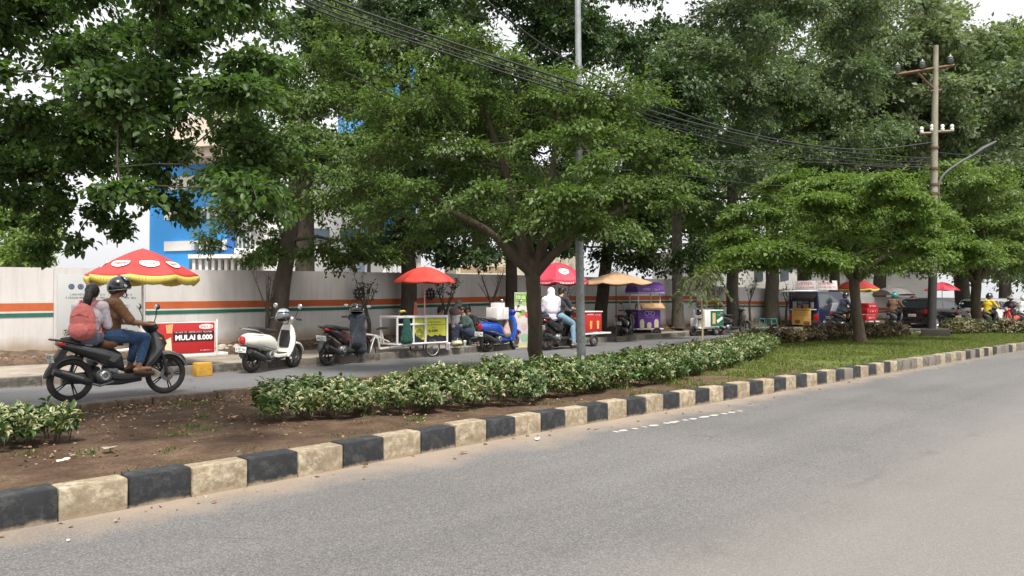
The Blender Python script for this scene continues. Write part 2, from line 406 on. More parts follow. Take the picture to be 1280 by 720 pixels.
# --- boundary wall: rendered slabs, orange and green bands, set as real courses of paint
def wall_material():
    m, n, l, p = new_mat('wall_render')
    tc = N(n, 'ShaderNodeTexCoord').outputs['Object']
    sep = N(n, 'ShaderNodeSeparateXYZ'); l.new(tc, sep.inputs[0])
    c = ramp(n, l, noise(n, l, tc, .9, 6, .6), [(0.3, (0.52, 0.495, 0.48)), (0.7, (0.60, 0.575, 0.56))])
    st = N(n, 'ShaderNodeMapping'); l.new(tc, st.inputs[0]); st.inputs['Scale'].default_value = (5, 5, .5)
    c = mixrgb(n, l, ramp(n, l, noise(n, l, st.outputs[0], 1.5, 6, .7), [(0.48, 0.0), (0.75, 0.3)]), c, (0.24, 0.22, 0.20))
    z = mth(n, l, 'ADD', sep.outputs['Z'], mth(n, l, 'MULTIPLY', mth(n, l, 'SUBTRACT', noise(n, l, tc, 1.7, 7, .7), .5), .45))
    c = mixrgb(n, l, ramp(n, l, z, [(0.45, 0.8), (0.72, 0.0)]), c, (0.30, 0.22, 0.14))
    l.new(c, p.inputs['Base Color']); p.inputs['Roughness'].default_value = .85
    bump(n, l, p, noise(n, l, tc, 12, 8, .6), .15, .01)
    return m
M_wall = wall_material()
M_or = mat('wall_orange_band', (0.44, 0.095, 0.028), .75, var=.15, scale=3, dirt=(0.30, 0.12, 0.05), dirt_amt=.5)
M_gr = mat('wall_green_band', (0.010, 0.115, 0.082), .75, var=.15, scale=3, dirt=(0.08, 0.14, 0.10), dirt_amt=.4)
M_wh = mat('wall_white_band', (0.52, 0.50, 0.46), .8, scale=3)
PX0, PX1 = onY(68, 18.4).x, onY(183, 18.4).x
wl = empty('boundary_wall', (0, 0, 0), label='long pale grey rendered wall with orange and green bands behind the pavement', cat='wall')
cuts = sorted([-20 + 2.9 * k for k in range(30) if -20 + 2.9 * k < 64])
cuts = [c for c in cuts if abs(c - PX0) > 1.4 and abs(c - PX1) > 1.4 and abs(c - 30) > 1 and abs(c - 39) > 1] + [PX0, PX1, 30, 39]; cuts.sort()
mw, mo, mg, mhh = MB(), MB(), MB(), MB()
for a, b in zip(cuts, cuts[1:]):
    xs = np.linspace(a + .003, b - .003, 5)
    panel = abs(a - PX0) < .01
    def sheet(mb, z0, z1, off, xs=xs, th=.02):
        top = []
        for x0_, x1_ in zip(xs, xs[1:]):
            m0, m1 = x0_ + 1e-4, x1_ - 1e-4
            y0, y1 = wall_y(x0_) - off, wall_y(x1_) - off
            vs = []
            for (x, y) in ((x0_, y0), (x1_, y1)):
                zz0 = z0(min(max(x, a + .01), b - .01)); zz1 = z1(min(max(x, a + .01), b - .01))
                vs += [(x, y, zz0), (x, y, zz1), (x, y + th, zz1), (x, y + th, zz0)]
            mb.add(vs, [(0, 4, 5, 1), (1, 5, 6, 2), (2, 6, 7, 3), (3, 7, 4, 0), (0, 1, 2, 3), (4, 7, 6, 5)])
    sheet(mw, lambda x: 0.1, wall_top, rnd.uniform(-.002, .002), th=.16)
    if not panel:
        sheet(mo, lambda x: stripe_z(x) - .085, lambda x: stripe_z(x) + .085, .015)
        sheet(mg, lambda x: stripe_z(x) - .205, lambda x: stripe_z(x) - .125, .015)
        sheet(mhh, lambda x: stripe_z(x) - .125, lambda x: stripe_z(x) - .085, .014)
mw.build('slab', M_wall, wl); mo.build('orange_band', M_or, wl); mg.build('green_band', M_gr, wl); mhh.build('white_band', M_wh, wl)

# --- worn paint patches on the road
mb = MB(); a = at(770, 540); b = at(925, 514); r2 = random.Random(3)
for t, L in ((0, .1), (.05, .2), (.13, .1), (.2, .06), (.27, .2), (.37, .12), (.42, .3), (.52, .12), (.58, .22), (.68, .3), (.76, .25), (.85, .14), (.92, .2), (1, .12)):
    c = a.lerp(b, t); d = (b - a).normalized(); q = Vector((-d.y, d.x, 0)); pts = []
    for k in range(11):
        g = 2 * pi * k / 11; rr = r2.uniform(.65, 1.1)
        pp = c + d * cos(g) * L * .36 * rr + q * sin(g) * .05 * rr; pts.append((pp.x, pp.y, .004))
    mb.add(pts, [tuple(range(11))])
tag(mb.build('road_marking', mat('worn_road_paint', (0.42, 0.41, 0.38), .8, dirt=(.3, .28, .25), dirt_amt=.6), smooth=0), kind='structure')
# ------------------------------------------------------------------ foliage
def leaf_mat(name, cols, transl=0.35, rough=0.5, varieg=None):
    m, n, l, p = new_mat(name)
    geo = N(n, 'ShaderNodeNewGeometry')
    r = geo.outputs['Random Per Island']
    k = len(cols)
    c = ramp(n, l, r, [(i / max(1, k - 1), q) for i, q in enumerate(cols)])
    uv = N(n, 'ShaderNodeUVMap'); sep = N(n, 'ShaderNodeSeparateXYZ'); l.new(uv.outputs[0], sep.inputs[0])
    au = mth(n, l, 'ABSOLUTE', mth(n, l, 'SUBTRACT', sep.outputs['X'], .5))
    if varieg:
        frac, pale = varieg
        tc = N(n, 'ShaderNodeTexCoord').outputs['Object']
        rr = mth(n, l, 'FRACT', mth(n, l, 'MULTIPLY', r, 37.7))
        # patches of the hedge differ in how variegated they are
        sel = ramp(n, l, mth(n, l, 'ADD', rr, mth(n, l, 'MULTIPLY', mth(n, l, 'SUBTRACT', noise(n, l, tc, 1.1, 3), .5), 1.6)), [(1 - frac - .02, 0.), (1 - frac + .02, 1.)])
        edge = mth(n, l, 'ADD', au, mth(n, l, 'MULTIPLY', mth(n, l, 'SUBTRACT', noise(n, l, tc, 40, 4), .5), .75))
        e = ramp(n, l, edge, [(0.12, 0.), (0.22, 1.)])
        c = mixrgb(n, l, mth(n, l, 'MULTIPLY', e, sel), c, pale)
    mid = ramp(n, l, au, [(0.02, 1.25), (0.06, 1.0)])
    c = mixrgb(n, l, .7, c, mid, 'MULTIPLY')
    l.new(c, p.inputs['Base Color']); p.inputs['Roughness'].default_value = rough
    p.inputs['Specular IOR Level'].default_value = .35
    tr = N(n, 'ShaderNodeBsdfTranslucent'); l.new(mixrgb(n, l, 1.0, c, (1.3, 1.45, .7), 'MULTIPLY'), tr.inputs[0])
    ms = N(n, 'ShaderNodeMixShader'); ms.inputs[0].default_value = transl
    l.new(p.outputs[0], ms.inputs[1]); l.new(tr.outputs[0], ms.inputs[2])
    l.new(ms.outputs[0], n['Material Output'].inputs[0])
    return m
def nrmz(a): return a / np.maximum(np.linalg.norm(a, axis=1, keepdims=True), 1e-9)
def leaf_object(name, P, D, Nn, L, W, material, parent=None, hi=False, curl=.12):
    """P base points, D tip directions, Nn upward normals, L lengths, W widths: one small folded blade per row"""
    n = len(P); D = nrmz(D); S = nrmz(np.cross(D, Nn)); U = np.cross(S, D)
    L = L[:, None]; W = W[:, None]
    if hi:
        tb = [(0, 0, 0), (-.5, .30, .10), (-.42, .68, .10), (0, 1, -curl), (.42, .68, .10), (.5, .30, .10), (0, .5, 0)]
        faces = [(0, 1, 2, 6), (6, 2, 3, 3), (0, 6, 4, 5), (6, 3, 4, 4)]
        fl = [[0, 6, 2, 1], [6, 3, 2], [0, 5, 4, 6], [6, 4, 3]]
    else:
        tb = [(0, 0, 0), (-.5, .45, .08), (0, 1, -curl), (.5, .45, .08)]
        fl = [[0, 3, 2, 1]] if False else [[0, 2, 1], [0, 3, 2]]
    k = len(tb); V = np.zeros((n, k, 3), np.float32)
    for j, (a, b, c) in enumerate(tb): V[:, j] = P + S * W * a + D * L * b + U * L * c
    me = bpy.data.meshes.new(name); me.vertices.add(n * k); me.vertices.foreach_set('co', V.reshape(-1))
    lens = [len(f) for f in fl]; flat = np.array([i for f in fl for i in f]); nl = len(flat)
    idx = (flat[None, :] + (np.arange(n) * k)[:, None]).reshape(-1)
    me.loops.add(n * nl); me.loops.foreach_set('vertex_index', idx.astype(np.int32))
    starts = np.cumsum([0] + lens[:-1]); st = (starts[None, :] + (np.arange(n) * nl)[:, None]).reshape(-1)
    me.polygons.add(n * len(fl)); me.polygons.foreach_set('loop_start', st.astype(np.int32))
    uvt = np.array([(a + .5, b) for a, b, c in tb])[flat]; uv = np.tile(uvt.reshape(-1), n)
    u = me.uv_layers.new(name='UVMap'); u.data.foreach_set('uv', uv.astype(np.float32))
    me.materials.append(material); me.update(calc_edges=True); me.validate()
    me.shade_smooth()
    o = bpy.data.objects.new(name, me); COL.objects.link(o)
    if parent is not None: o.parent = parent
    return o
def bark_mat(name, col, moss=(0.07, 0.075, 0.035)):
    m, n, l, p = new_mat(name)
    tc = N(n, 'ShaderNodeTexCoord').outputs['Object']
    mp = N(n, 'ShaderNodeMapping'); l.new(tc, mp.inputs[0]); mp.inputs['Scale'].default_value = (1, 1, .35)
    c = ramp(n, l, noise(n, l, mp.outputs[0], 9, 8, .7), [(0.3, tuple(x * .55 for x in col)), (0.7, tuple(x * 1.35 for x in col))])
    c = mixrgb(n, l, ramp(n, l, noise(n, l, tc, 2.4, 6, .7), [(0.5, 0.), (0.68, .75)]), c, moss)
    c = mixrgb(n, l, ramp(n, l, noise(n, l, tc, 15, 4, .7), [(0.66, 0.), (0.7, .6)]), c, (0.22, 0.21, 0.17))
    l.new(c, p.inputs['Base Color']); p.inputs['Roughness'].default_value = .95
    bump(n, l, p, noise(n, l, mp.outputs[0], 22, 8, .75), .9, .03)
    return m
BARK = bark_mat('bark_brown', (0.085, 0.064, 0.045))
BARK2 = bark_mat('bark_grey', (0.095, 0.078, 0.062), (0.085, 0.088, 0.055))
BARKD = bark_mat('bark_dark', (0.05, 0.038, 0.03))
rng = np.random.default_rng(11)
def knobbly(pts, seed, amt):
    r = random.Random(seed); return [Vector(p) + Vector((r.uniform(-amt, amt), r.uniform(-amt, amt), 0)) for p in pts]
def resample(pts, rad, k):
    P = [Vector(p) for p in pts]; out = []; ro = []; n = len(P)
    for i in range(n - 1):
        p0 = P[max(i - 1, 0)]; p1 = P[i]; p2 = P[i + 1]; p3 = P[min(i + 2, n - 1)]
        for j in range(k):
            t = j / k
            out.append(0.5 * ((2 * p1) + (p2 - p0) * t + (2 * p0 - 5 * p1 + 4 * p2 - p3) * t * t + (3 * p1 - p0 - 3 * p2 + p3) * t ** 3))
            ro.append(rad[i] + (rad[i + 1] - rad[i]) * t)
    out.append(P[-1]); ro.append(rad[-1]); return out, ro
def tree(name, label, cat, trunk, rad, pads, lmat, bark=None, group=None, leaf=.07, lw=.5, twigs=40, per=14, flat=.5, droop=0., spread=.9, twig_r=.006, limb=.05, hi=False, seed=1, start=0.45, limbs=()):
    """trunk: points, pads: (centre, (rx,ry,rz), weight); limbs grow from the trunk to every pad, twigs and leaves fill it"""
    bark = bark or BARK; g = np.random.default_rng(seed); r = random.Random(seed)
    base = Vector(trunk[0]); root = empty(name, base, 0, label, cat, group)
    loc = [Vector(p) - base for p in trunk]; tp, tr = resample(loc, rad, 6)
    tb = MB(); wob = [p + Vector((r.uniform(-1, 1), r.uniform(-1, 1), 0)) * q * .10 for p, q in zip(tp, tr)]
    wob[0] = tp[0] - Vector((0, 0, .12)); tr[0] *= 1.25; tr[1] *= 1.08
    tb.tube(wob, tr, 14)
    nodes = [(p, q) for p, q in zip(tp, tr) if p.z > tp[-1].z * start]
    tw = MB()
    for pts in limbs:
        lp_, lr_ = resample([Vector(q[:3]) - base for q in pts], [q[3] for q in pts], 6); tb.tube(lp_, lr_, 9, cap=False); nodes += [(a, b_) for a, b_ in zip(lp_[6:], lr_[6:])]
    order = sorted(pads, key=lambda q: (Vector(q[0]) - base - tp[-1]).length)
    PP, DD, NN, LL = [], [], [], []
    for (c, rr, wt) in order:
        c = Vector(c) - base; best = None
        for (p, q) in nodes:
            d = c - p; cost = d.length + (1.5 * max(0, p.z - c.z)) + abs(q - .03) * 0
            if best is None or cost < best[0]: best = (cost, p, q)
        _, p, q = best; d = c - p; L = d.length
        n1 = max(4, int(L / .35)); r0 = min(q * .72, limb * (0.5 + 0.16 * L)); path = []; rs = []
        sag = Vector((0, 0, .12 * L))
        sidev = Vector((r.uniform(-1, 1), r.uniform(-1, 1), r.uniform(-.3, .3))) * L * .07
        for i in range(n1 + 1):
            t = i / n1; w_ = sin(pi * t)
            path.append(p + d * t + sag * w_ * (0.6 - t) + sidev * w_ + Vector((r.uniform(-1, 1), r.uniform(-1, 1), r.uniform(-1, 1))) * .03 * L * w_)
            rs.append(r0 * (1 - t) + max(.008, r0 * .3) * t)
        tb.tube(path, rs, 7, cap=False)
        nodes += [(a, b) for a, b in zip(path[2:], rs[2:])]
        # twigs
        n_tw = max(4, int(twigs * wt)); rx, ry, rz = rr
        v = g.normal(size=(n_tw, 3)); v = nrmz(v) * (g.uniform(0.15, 1, (n_tw, 1)) ** .55); E_ = np.array(c) + v * np.array([rx, ry, rz])
        sl_ = g.normal(size=2) * .22; zz_ = (v[:, :1] * rx * sl_[0] + v[:, 1:2] * ry * sl_[1]) - (v[:, :1] ** 2 + v[:, 1:2] ** 2) * rx * .16; E_ = E_ + np.concatenate([0 * zz_, 0 * zz_, zz_], 1)
        S_ = np.array(c) + v * np.array([rx, ry, rz]) * g.uniform(.0, .45, (n_tw, 1)) + g.normal(size=(n_tw, 3)) * np.array([rx, ry, rz]) * .1
        for s0, e0 in zip(S_, E_):
            s1 = Vector(s0); e1 = Vector(e0); dd = e1 - s1; ln = dd.length
            if ln < .05: continue
            mid = s1 + dd * .5 + Vector((0, 0, .07 * ln)); e1 = e1 + Vector((0, 0, -droop * ln))
            if r.random() < .55: tw.tube([s1, mid, e1], [twig_r, twig_r * .8, twig_r * .4], 3, cap=False)
            k = max(3, int(per * (0.5 + ln / (rx + ry)))); t = g.uniform(.12, 1.03, k)[:, None]
            a0, b0, c0 = np.array(s1), np.array(mid), np.array(e1)
            pos = a0 * (1 - t) ** 2 + 2 * b0 * t * (1 - t) + c0 * t ** 2 + g.normal(size=(k, 3)) * leaf * np.array([.8, .8, .35])
            dh = nrmz((c0 - a0)[None, :] + 0 * pos)
            dr = dh * .8 + g.normal(size=(k, 3)) * spread * .6 + np.array([0, 0, -.15 - droop * .8])
            PP.append(pos); DD.append(dr)
            NN.append(np.array([0, 0, 1.0]) + g.normal(size=(k, 3)) * flat); LL.append(leaf * g.uniform(.5, 1.45, k))
    tb.v += tw.v; o_ = len(tb.v) - len(tw.v); tb.f += [tuple(i + o_ for i in f) for f in tw.f]; tb.mi += tw.mi
    tb.build('trunk', bark, root, smooth=60)
    P = np.concatenate(PP); D = np.concatenate(DD); Nn = np.concatenate(NN); L = np.concatenate(LL)
    cr = leaf_object('crown', P, D, Nn, L, L * lw * g.uniform(.8, 1.2, len(L)), lmat, root, hi)
    print('tree', label[:30], len(L)); return root
def pxpads(lst, Z, seed, jit=.3):
    """crown pads given as outlines seen from the street: (u, v, half width, half height, depth offset, weight)"""
    out = []
    for q in lst:
        u, v, ru, rv, dz, wt = q
        Zz = Z + dz; c = pd(u, v, Zz); rx = ru * Zz / FPX; rz = rv * Zz / FPX
        out.append((c, (rx, rx, rz), wt))
    return out
GAPS = [(622, 40, 48, 36), (350, 66, 32, 34), (752, 112, 44, 40), (832, 8, 44, 32), (1250, 8, 64, 30), (905, 150, 30, 26), (1010, 40, 30, 22), (585, 175, 26, 20)]   # openings where the sky shows between the crowns
def scatter_pads(u0, u1, v0, v1, Z, dz, n, ru, rv, seed, wt=1., shape=None, keep=None):
    r = random.Random(seed); out = []
    while len(out) < n:
        u = r.uniform(u0, u1); v = r.uniform(v0, v1)
        if shape == 'oval':
            a = (u - (u0 + u1) / 2) / ((u1 - u0) / 2); b = (v - (v0 + v1) / 2) / ((v1 - v0) / 2)
            if a * a + b * b > 1: continue
        if keep and not keep(u, v): continue
        if any(((u - a) / c) ** 2 + ((v - b) / d) ** 2 < 1 for a, b, c, d in GAPS): continue
        s = r.uniform(.7, 1.25); out.append((u, v, ru * s, rv * s, r.uniform(-dz, dz), wt * s))
    return pxpads(out, Z, seed)
L_main = leaf_mat('leaf_layered_tree', [(0.056, 0.093, 0.025), (0.084, 0.135, 0.035), (0.118, 0.180, 0.045), (0.068, 0.111, 0.032)], .35)
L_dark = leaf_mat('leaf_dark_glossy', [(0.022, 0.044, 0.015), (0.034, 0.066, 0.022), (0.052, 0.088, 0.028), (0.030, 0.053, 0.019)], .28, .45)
L_blue = leaf_mat('leaf_bluish_tall', [(0.074, 0.110, 0.059), (0.108, 0.153, 0.079), (0.143, 0.196, 0.103)], .35)
L_lite = leaf_mat('leaf_light_layered', [(0.084, 0.138, 0.030), (0.108, 0.173, 0.038), (0.138, 0.207, 0.049), (0.074, 0.119, 0.030)], .4)
L_mid = leaf_mat('leaf_mid_green', [(0.089, 0.140, 0.040), (0.125, 0.189, 0.050), (0.165, 0.237, 0.061)], .35)

L_far_haze = leaf_mat('leaf_far_haze_tint', [(0.127, 0.160, 0.092), (0.160, 0.198, 0.113), (0.193, 0.237, 0.140)], .4)  # paler, greyer leaf colour stands in for haze over the distant crowns
# --- the layered tree in the middle of the median
b = at(670, 463, .16); Zm = 13.5
def LM(*q, Z=None): return [(*pd(u, v, (Z or Zm) + dz), r) for u, v, dz, r in q]
p = [(640, 268, 0), (560, 268, .5), (480, 262, 1), (740, 262, .4), (810, 256, .6), (845, 250, 0),
     (520, 235, -1), (600, 238, -1.6), (690, 238, -1.4), (770, 232, -.8), (440, 235, .6), (650, 210, 1.8), (560, 205, 1.5), (740, 205, 1.6),
     (500, 185, .2), (580, 180, -.9), (660, 178, -1.2), (740, 172, -.8), (800, 178, .2), (430, 195, .8), (700, 150, 1.2), (620, 146, 1.3),
     (530, 135, .2), (600, 118, -.5), (670, 120, -.6), (740, 125, .2), (780, 115, .3), (560, 92, .6), (630, 80, -.2), (690, 95, .5), (600, 55, .2), (545, 60, .3), (470, 140, .4), (830, 205, .5),
     (610, 285, 1.6), (700, 283, 1.5), (540, 290, 1.6)]
p2 = [(728, 280, -1.3), (715, 240, -2.2), (745, 200, -2.0), (720, 160, -1.6), (735, 130, -1.2), (770, 285, -1), (690, 268, -1.8)] + [(rnd.uniform(430, 830), rnd.uniform(120, 255), rnd.uniform(-2, 2)) for _ in range(16)] + [(rnd.uniform(520, 760), rnd.uniform(60, 150), rnd.uniform(-1, 1)) for _ in range(6)]
tree('layered_tree', 'large layered tree with spreading tiers on the median beside the lamp post', 'tree',
     [b, pd(668, 400, Zm), pd(666, 350, Zm), pd(664, 322, Zm)], [.135, .13, .13, .145],
     pxpads([(u, v, 68 * k_, 17 * k_, dz, k_) for (u, v, dz), k_ in zip(p + p2, [rnd.uniform(.6, 1.25) for _ in range(99)])], Zm, 1), L_main, BARK, leaf=.075, lw=.62, twigs=60, per=26, flat=.3, seed=3, limb=.10, start=.9, twig_r=.006,
     limbs=[LM((668, 345, 0, .085), (642, 322, -.2, .08), (612, 290, -.4, .06), (560, 262, -.5, .045)), LM((668, 345, 0, .085), (692, 318, -.2, .075), (728, 288, -.3, .055), (785, 258, -.4, .04)), LM((664, 345, 0, .11), (652, 300, .1, .10), (640, 240, .2, .07), (610, 150, .2, .04)), LM((668, 345, 0, .11), (680, 295, -.1, .09), (690, 220, -.2, .06), (700, 120, 0, .035)), LM((668, 342, 0, .09), (665, 290, .5, .07), (720, 240, 1.3, .045)), LM((664, 335, 0, .09), (630, 300, .6, .07), (540, 245, 1.2, .045))])
# thick lower limbs belong to the same crown: they come from the pads above

# --- overhanging dark tree whose trunk stands left of the view
bt = at(-210, 600, .16); Zt = 7.6
keepL = lambda u, v: not (u > 250 and v > 250) and not (v > 255 and 30 > u) 
pl = scatter_pads(-230, 325, -110, 235, Zt, 1.7, 96, 60, 22, 5, 1.0, None, keepL)
pl += pxpads([(170, 90, 60, 26, .6, .9), (210, 140, 50, 26, 0, .9), (150, 150, 50, 24, .4, .9), (180, 40, 60, 24, 1, .9), (240, 30, 50, 22, .6, .8), (110, 200, 50, 26, .3, .9), (210, 190, 36, 18, 0, .6), (100, 60, 50, 26, .8, .9), (60, 240, 36, 24, .3, .7), (60, 270, 26, 30, 0, .5), (120, 262, 20, 30, .2, .45), (50, 310, 14, 22, .2, .25), (150, 285, 24, 22, .4, .4), (232, 262, 26, 22, .3, .5), (20, 245, 30, 24, 0, .5), (300, 205, 30, 20, .2, .5), (95, 300, 12, 20, 0, .2), (190, 240, 40, 22, .3, .6), (285, 110, 50, 26, .5, .9), (300, 160, 40, 22, .5, .8)], Zt, 5)
tree('overhanging_tree', 'dark broadleaf tree hanging in from the left above the two riders', 'tree',
     [bt, pd(-205, 430, 6.1), pd(-190, 300, 6.3), pd(-150, 180, 6.6)], [.2, .17, .16, .13], pl, leaf_mat('leaf_overhang', [(0.038, 0.074, 0.021), (0.062, 0.112, 0.03), (0.095, 0.158, 0.042)], .42, .45), BARKD, leaf=.062, lw=.6, twigs=50, per=24, flat=.55, droop=.12, seed=8, limb=.05, hi=True, start=.5)

# --- street trees on the planting strip in front of the wall
def street(u, Y, z=.38): q = onY(u, Y); q.z = z; return q
def Zof(p): return p.x * FW[0] + p.y * FW[1]
b = street(345, 17.9); Z2 = Zof(b)
tree('street_tree', 'thick leaning street tree behind the white scooter', 'tree', [b, pd(352, 370, Z2), pd(362, 300, Z2), pd(368, 230, Z2), pd(375, 150, Z2)], [.24, .21, .19, .16, .11],
     pxpads([(300, 280, 38, 26, -.5, .7), (345, 300, 30, 26, 0.2, .6), (400, 312, 42, 20, -.5, .8), (450, 300, 38, 22, 0, .8), (260, 300, 26, 20, 0, .4), (315, 322, 22, 16, .2, .4), (325, 262, 34, 22, -.6, .8), (310, 240, 30, 20, -1, .7), (338, 318, 24, 18, -.8, .5), (280, 262, 26, 18, -.4, .5), (428, 325, 30, 16, .3, .6), (485, 318, 26, 16, .5, .6)], Z2, 2)
     + pxpads([(u, v, 62, 22, dz, 1) for u, v, dz in ((330, 245, -1.5), (400, 255, -2), (465, 262, -2), (350, 205, -2.4), (420, 215, -2.5), (480, 225, -1.5), (310, 170, -2), (380, 165, -2.5), (440, 175, -2), (345, 125, -2), (400, 120, -2), (460, 130, -1), (370, 85, -1.5), (420, 70, -1.6), (300, 120, -1), (430, 30, 0), (480, 60, 0), (455, 90, -.6))], Z2, 3),
     L_main, BARK2, leaf=.10, lw=.6, twigs=66, per=26, flat=.45, droop=.08, seed=12, limb=.08, group='street trees in front of the wall')
specs = [
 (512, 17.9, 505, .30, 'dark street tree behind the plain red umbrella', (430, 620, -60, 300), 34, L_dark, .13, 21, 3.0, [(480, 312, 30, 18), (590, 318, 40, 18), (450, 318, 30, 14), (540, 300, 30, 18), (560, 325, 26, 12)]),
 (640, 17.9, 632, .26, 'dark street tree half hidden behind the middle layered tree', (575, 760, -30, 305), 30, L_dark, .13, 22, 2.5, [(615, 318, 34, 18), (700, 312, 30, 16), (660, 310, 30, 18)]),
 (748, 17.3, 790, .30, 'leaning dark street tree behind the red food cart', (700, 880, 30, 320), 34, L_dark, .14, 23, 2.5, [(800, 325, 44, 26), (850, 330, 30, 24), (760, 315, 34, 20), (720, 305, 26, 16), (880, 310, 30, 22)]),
 (848, 17.9, 842, .30, 'tall bluish-green street tree behind the purple kiosk', (740, 1000, -70, 240), 46, L_blue, .15, 24, 3.5, []),
 (916, 17.7, 914, .36, 'tall mossy street tree beside the green and white cart', (840, 1010, 60, 330), 36, L_mid, .14, 25, 3.0, []),
 (965, 17.7, 963, .42, 'stout straight street tree behind the teal stools', (930, 1130, -60, 260), 42, L_blue, .16, 26, 3.5, []),
 (1003, 17.6, 1003, .38, 'street tree rising behind the food van', (980, 1090, 120, 320), 24, L_mid, .16, 27, 3.0, []),
]
for (u, Y, utop, r0, lab, (u0, u1, v0, v1), n, lm, lf, sd, dz, extra) in specs:
    b = street(u, Y); Zb = Zof(b); vt = max(v0 + (v1 - v0) * .45, 60)
    pads = scatter_pads(u0, u1, v0, v1, Zb, dz, int(n * 1.25), 46, 25, sd, 1.0, 'oval')
    pads += pxpads([(a, c_, d, e, 0, .6) for a, c_, d, e in extra], Zb, 1)
    tree('street_tree', lab, 'tree', [b, pd(u + (utop - u) * .3, 375 + (vt - 375) * .3, Zb), pd(u + (utop - u) * .7, 375 + (vt - 375) * .65, Zb), pd(utop, vt, Zb)], [r0 * .82, r0 * .7, r0 * .62, r0 * .4],
         pads, lm, BARKD if lm is L_dark else BARK2, leaf=lf, lw=.62, twigs=58, per=27, flat=.6, seed=sd, limb=.07, twig_r=.012, group='street trees in front of the wall', start=.35)
specs = [
 (1043, 41.0, (1010, 1200, -50, 200), .30, 'tall pale green tree right of the food van', L_far_haze, 44, 31),
 (1100, 45.0, (1080, 1290, 0, 330), .40, 'broad tree behind the rider in the teal helmet', L_far_haze, 50, 32),
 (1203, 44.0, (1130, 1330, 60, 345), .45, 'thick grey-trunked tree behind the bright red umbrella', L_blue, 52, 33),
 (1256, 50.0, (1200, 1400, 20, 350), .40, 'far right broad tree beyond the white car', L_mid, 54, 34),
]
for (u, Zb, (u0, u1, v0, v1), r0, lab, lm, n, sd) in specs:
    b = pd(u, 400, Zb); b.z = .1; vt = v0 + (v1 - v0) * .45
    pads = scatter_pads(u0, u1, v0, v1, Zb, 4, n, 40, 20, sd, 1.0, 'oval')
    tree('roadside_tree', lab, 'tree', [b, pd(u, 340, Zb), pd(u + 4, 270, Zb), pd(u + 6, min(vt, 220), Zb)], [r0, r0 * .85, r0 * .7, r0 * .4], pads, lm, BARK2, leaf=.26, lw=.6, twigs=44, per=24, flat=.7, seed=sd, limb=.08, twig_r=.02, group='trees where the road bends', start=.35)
# trees of the grounds beyond the wall
for (u, Z, box_, lab, lm, n, sd) in [
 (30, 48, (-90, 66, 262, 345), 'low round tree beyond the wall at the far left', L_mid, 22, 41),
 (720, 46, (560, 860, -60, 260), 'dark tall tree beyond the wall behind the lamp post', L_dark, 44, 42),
 (1060, 62, (900, 1180, -10, 340), 'big hazy tree beyond the wall right of centre', L_far_haze, 60, 43),
 (1290, 66, (1120, 1420, 40, 360), 'hazy tree mass beyond the wall on the right', L_far_haze, 60, 44),
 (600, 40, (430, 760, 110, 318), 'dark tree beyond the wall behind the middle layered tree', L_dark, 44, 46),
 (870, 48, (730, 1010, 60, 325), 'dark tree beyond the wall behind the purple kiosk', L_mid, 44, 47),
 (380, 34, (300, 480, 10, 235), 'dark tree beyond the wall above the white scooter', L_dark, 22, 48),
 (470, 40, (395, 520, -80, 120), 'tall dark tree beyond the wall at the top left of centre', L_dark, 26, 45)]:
    b = pd(u, 400, Z); b.z = 0; u0, u1, v0, v1 = box_
    tree('garden_tree', lab, 'tree', [b, pd(u, (v0 + v1) / 2 + (v1 - v0) * .3, Z), pd(u, (v0 + v1) / 2, Z)], [.45, .4, .25], scatter_pads(u0, u1, v0, v1, Z, 4, n, 38, 22, sd, 1, 'oval'), lm, BARKD, leaf=.34 if Z > 45 else .25, lw=.62, twigs=40, per=22, flat=.8, seed=sd, limb=.1, twig_r=.03, group='trees beyond the wall')
# layered median trees further along
for (ub, vb, tr_, uc, hw, v0, v1, lab, sd, r0, Zb) in [
 (1076, 428, None, 1040, 185, 226, 335, 'umbrella shaped layered tree on the grassy median in front of the food van', 51, .18, 22.0),
 (1225, 414, None, 1215, 105, 205, 335, 'layered tree at the right edge in front of the white car', 52, .23, 29.0)]:
    b = at(ub, vb, .16); Zb = Zof(b)
    r = random.Random(sd); pads = []
    for k in range(70):
        t = r.random(); v = v0 + (v1 - v0) * t; half = hw * (.35 + .65 * min(1, t * 1.5)); u = uc + r.uniform(-1, 1) * half
        mx = hw * Zb / FPX * .8; dz = r.uniform(-1, 1) * mx * sqrt(max(.05, 1 - ((u - uc) / hw) ** 2))
        pads.append((u, v, 42, 8, dz, 1))
    tree('layered_tree', lab, 'tree', [b, pd(ub - 6, 385, Zb), pd(ub - 8 if sd == 51 else ub - 4, 350, Zb)], [r0, r0 * .8, r0 * .85], pxpads(pads, Zb, 1), L_lite if sd == 51 else L_mid, BARK, limbs=[LM((ub + a, 352, 0, r0 * .55), (ub + a + (b_ - a) * .4, 330, dz * .4, r0 * .5), (ub + b_, 312, dz, r0 * .28), Z=Zb) for a, b_, dz in ((-8, -60, -.6), (-8, -30, 1.2), (-6, 45, -.4), (-6, 10, -1.4), (-6, 70, .6))], leaf=.11, lw=.6, twigs=56, per=26, flat=.25, seed=sd, limb=.12, twig_r=.01, start=.5)
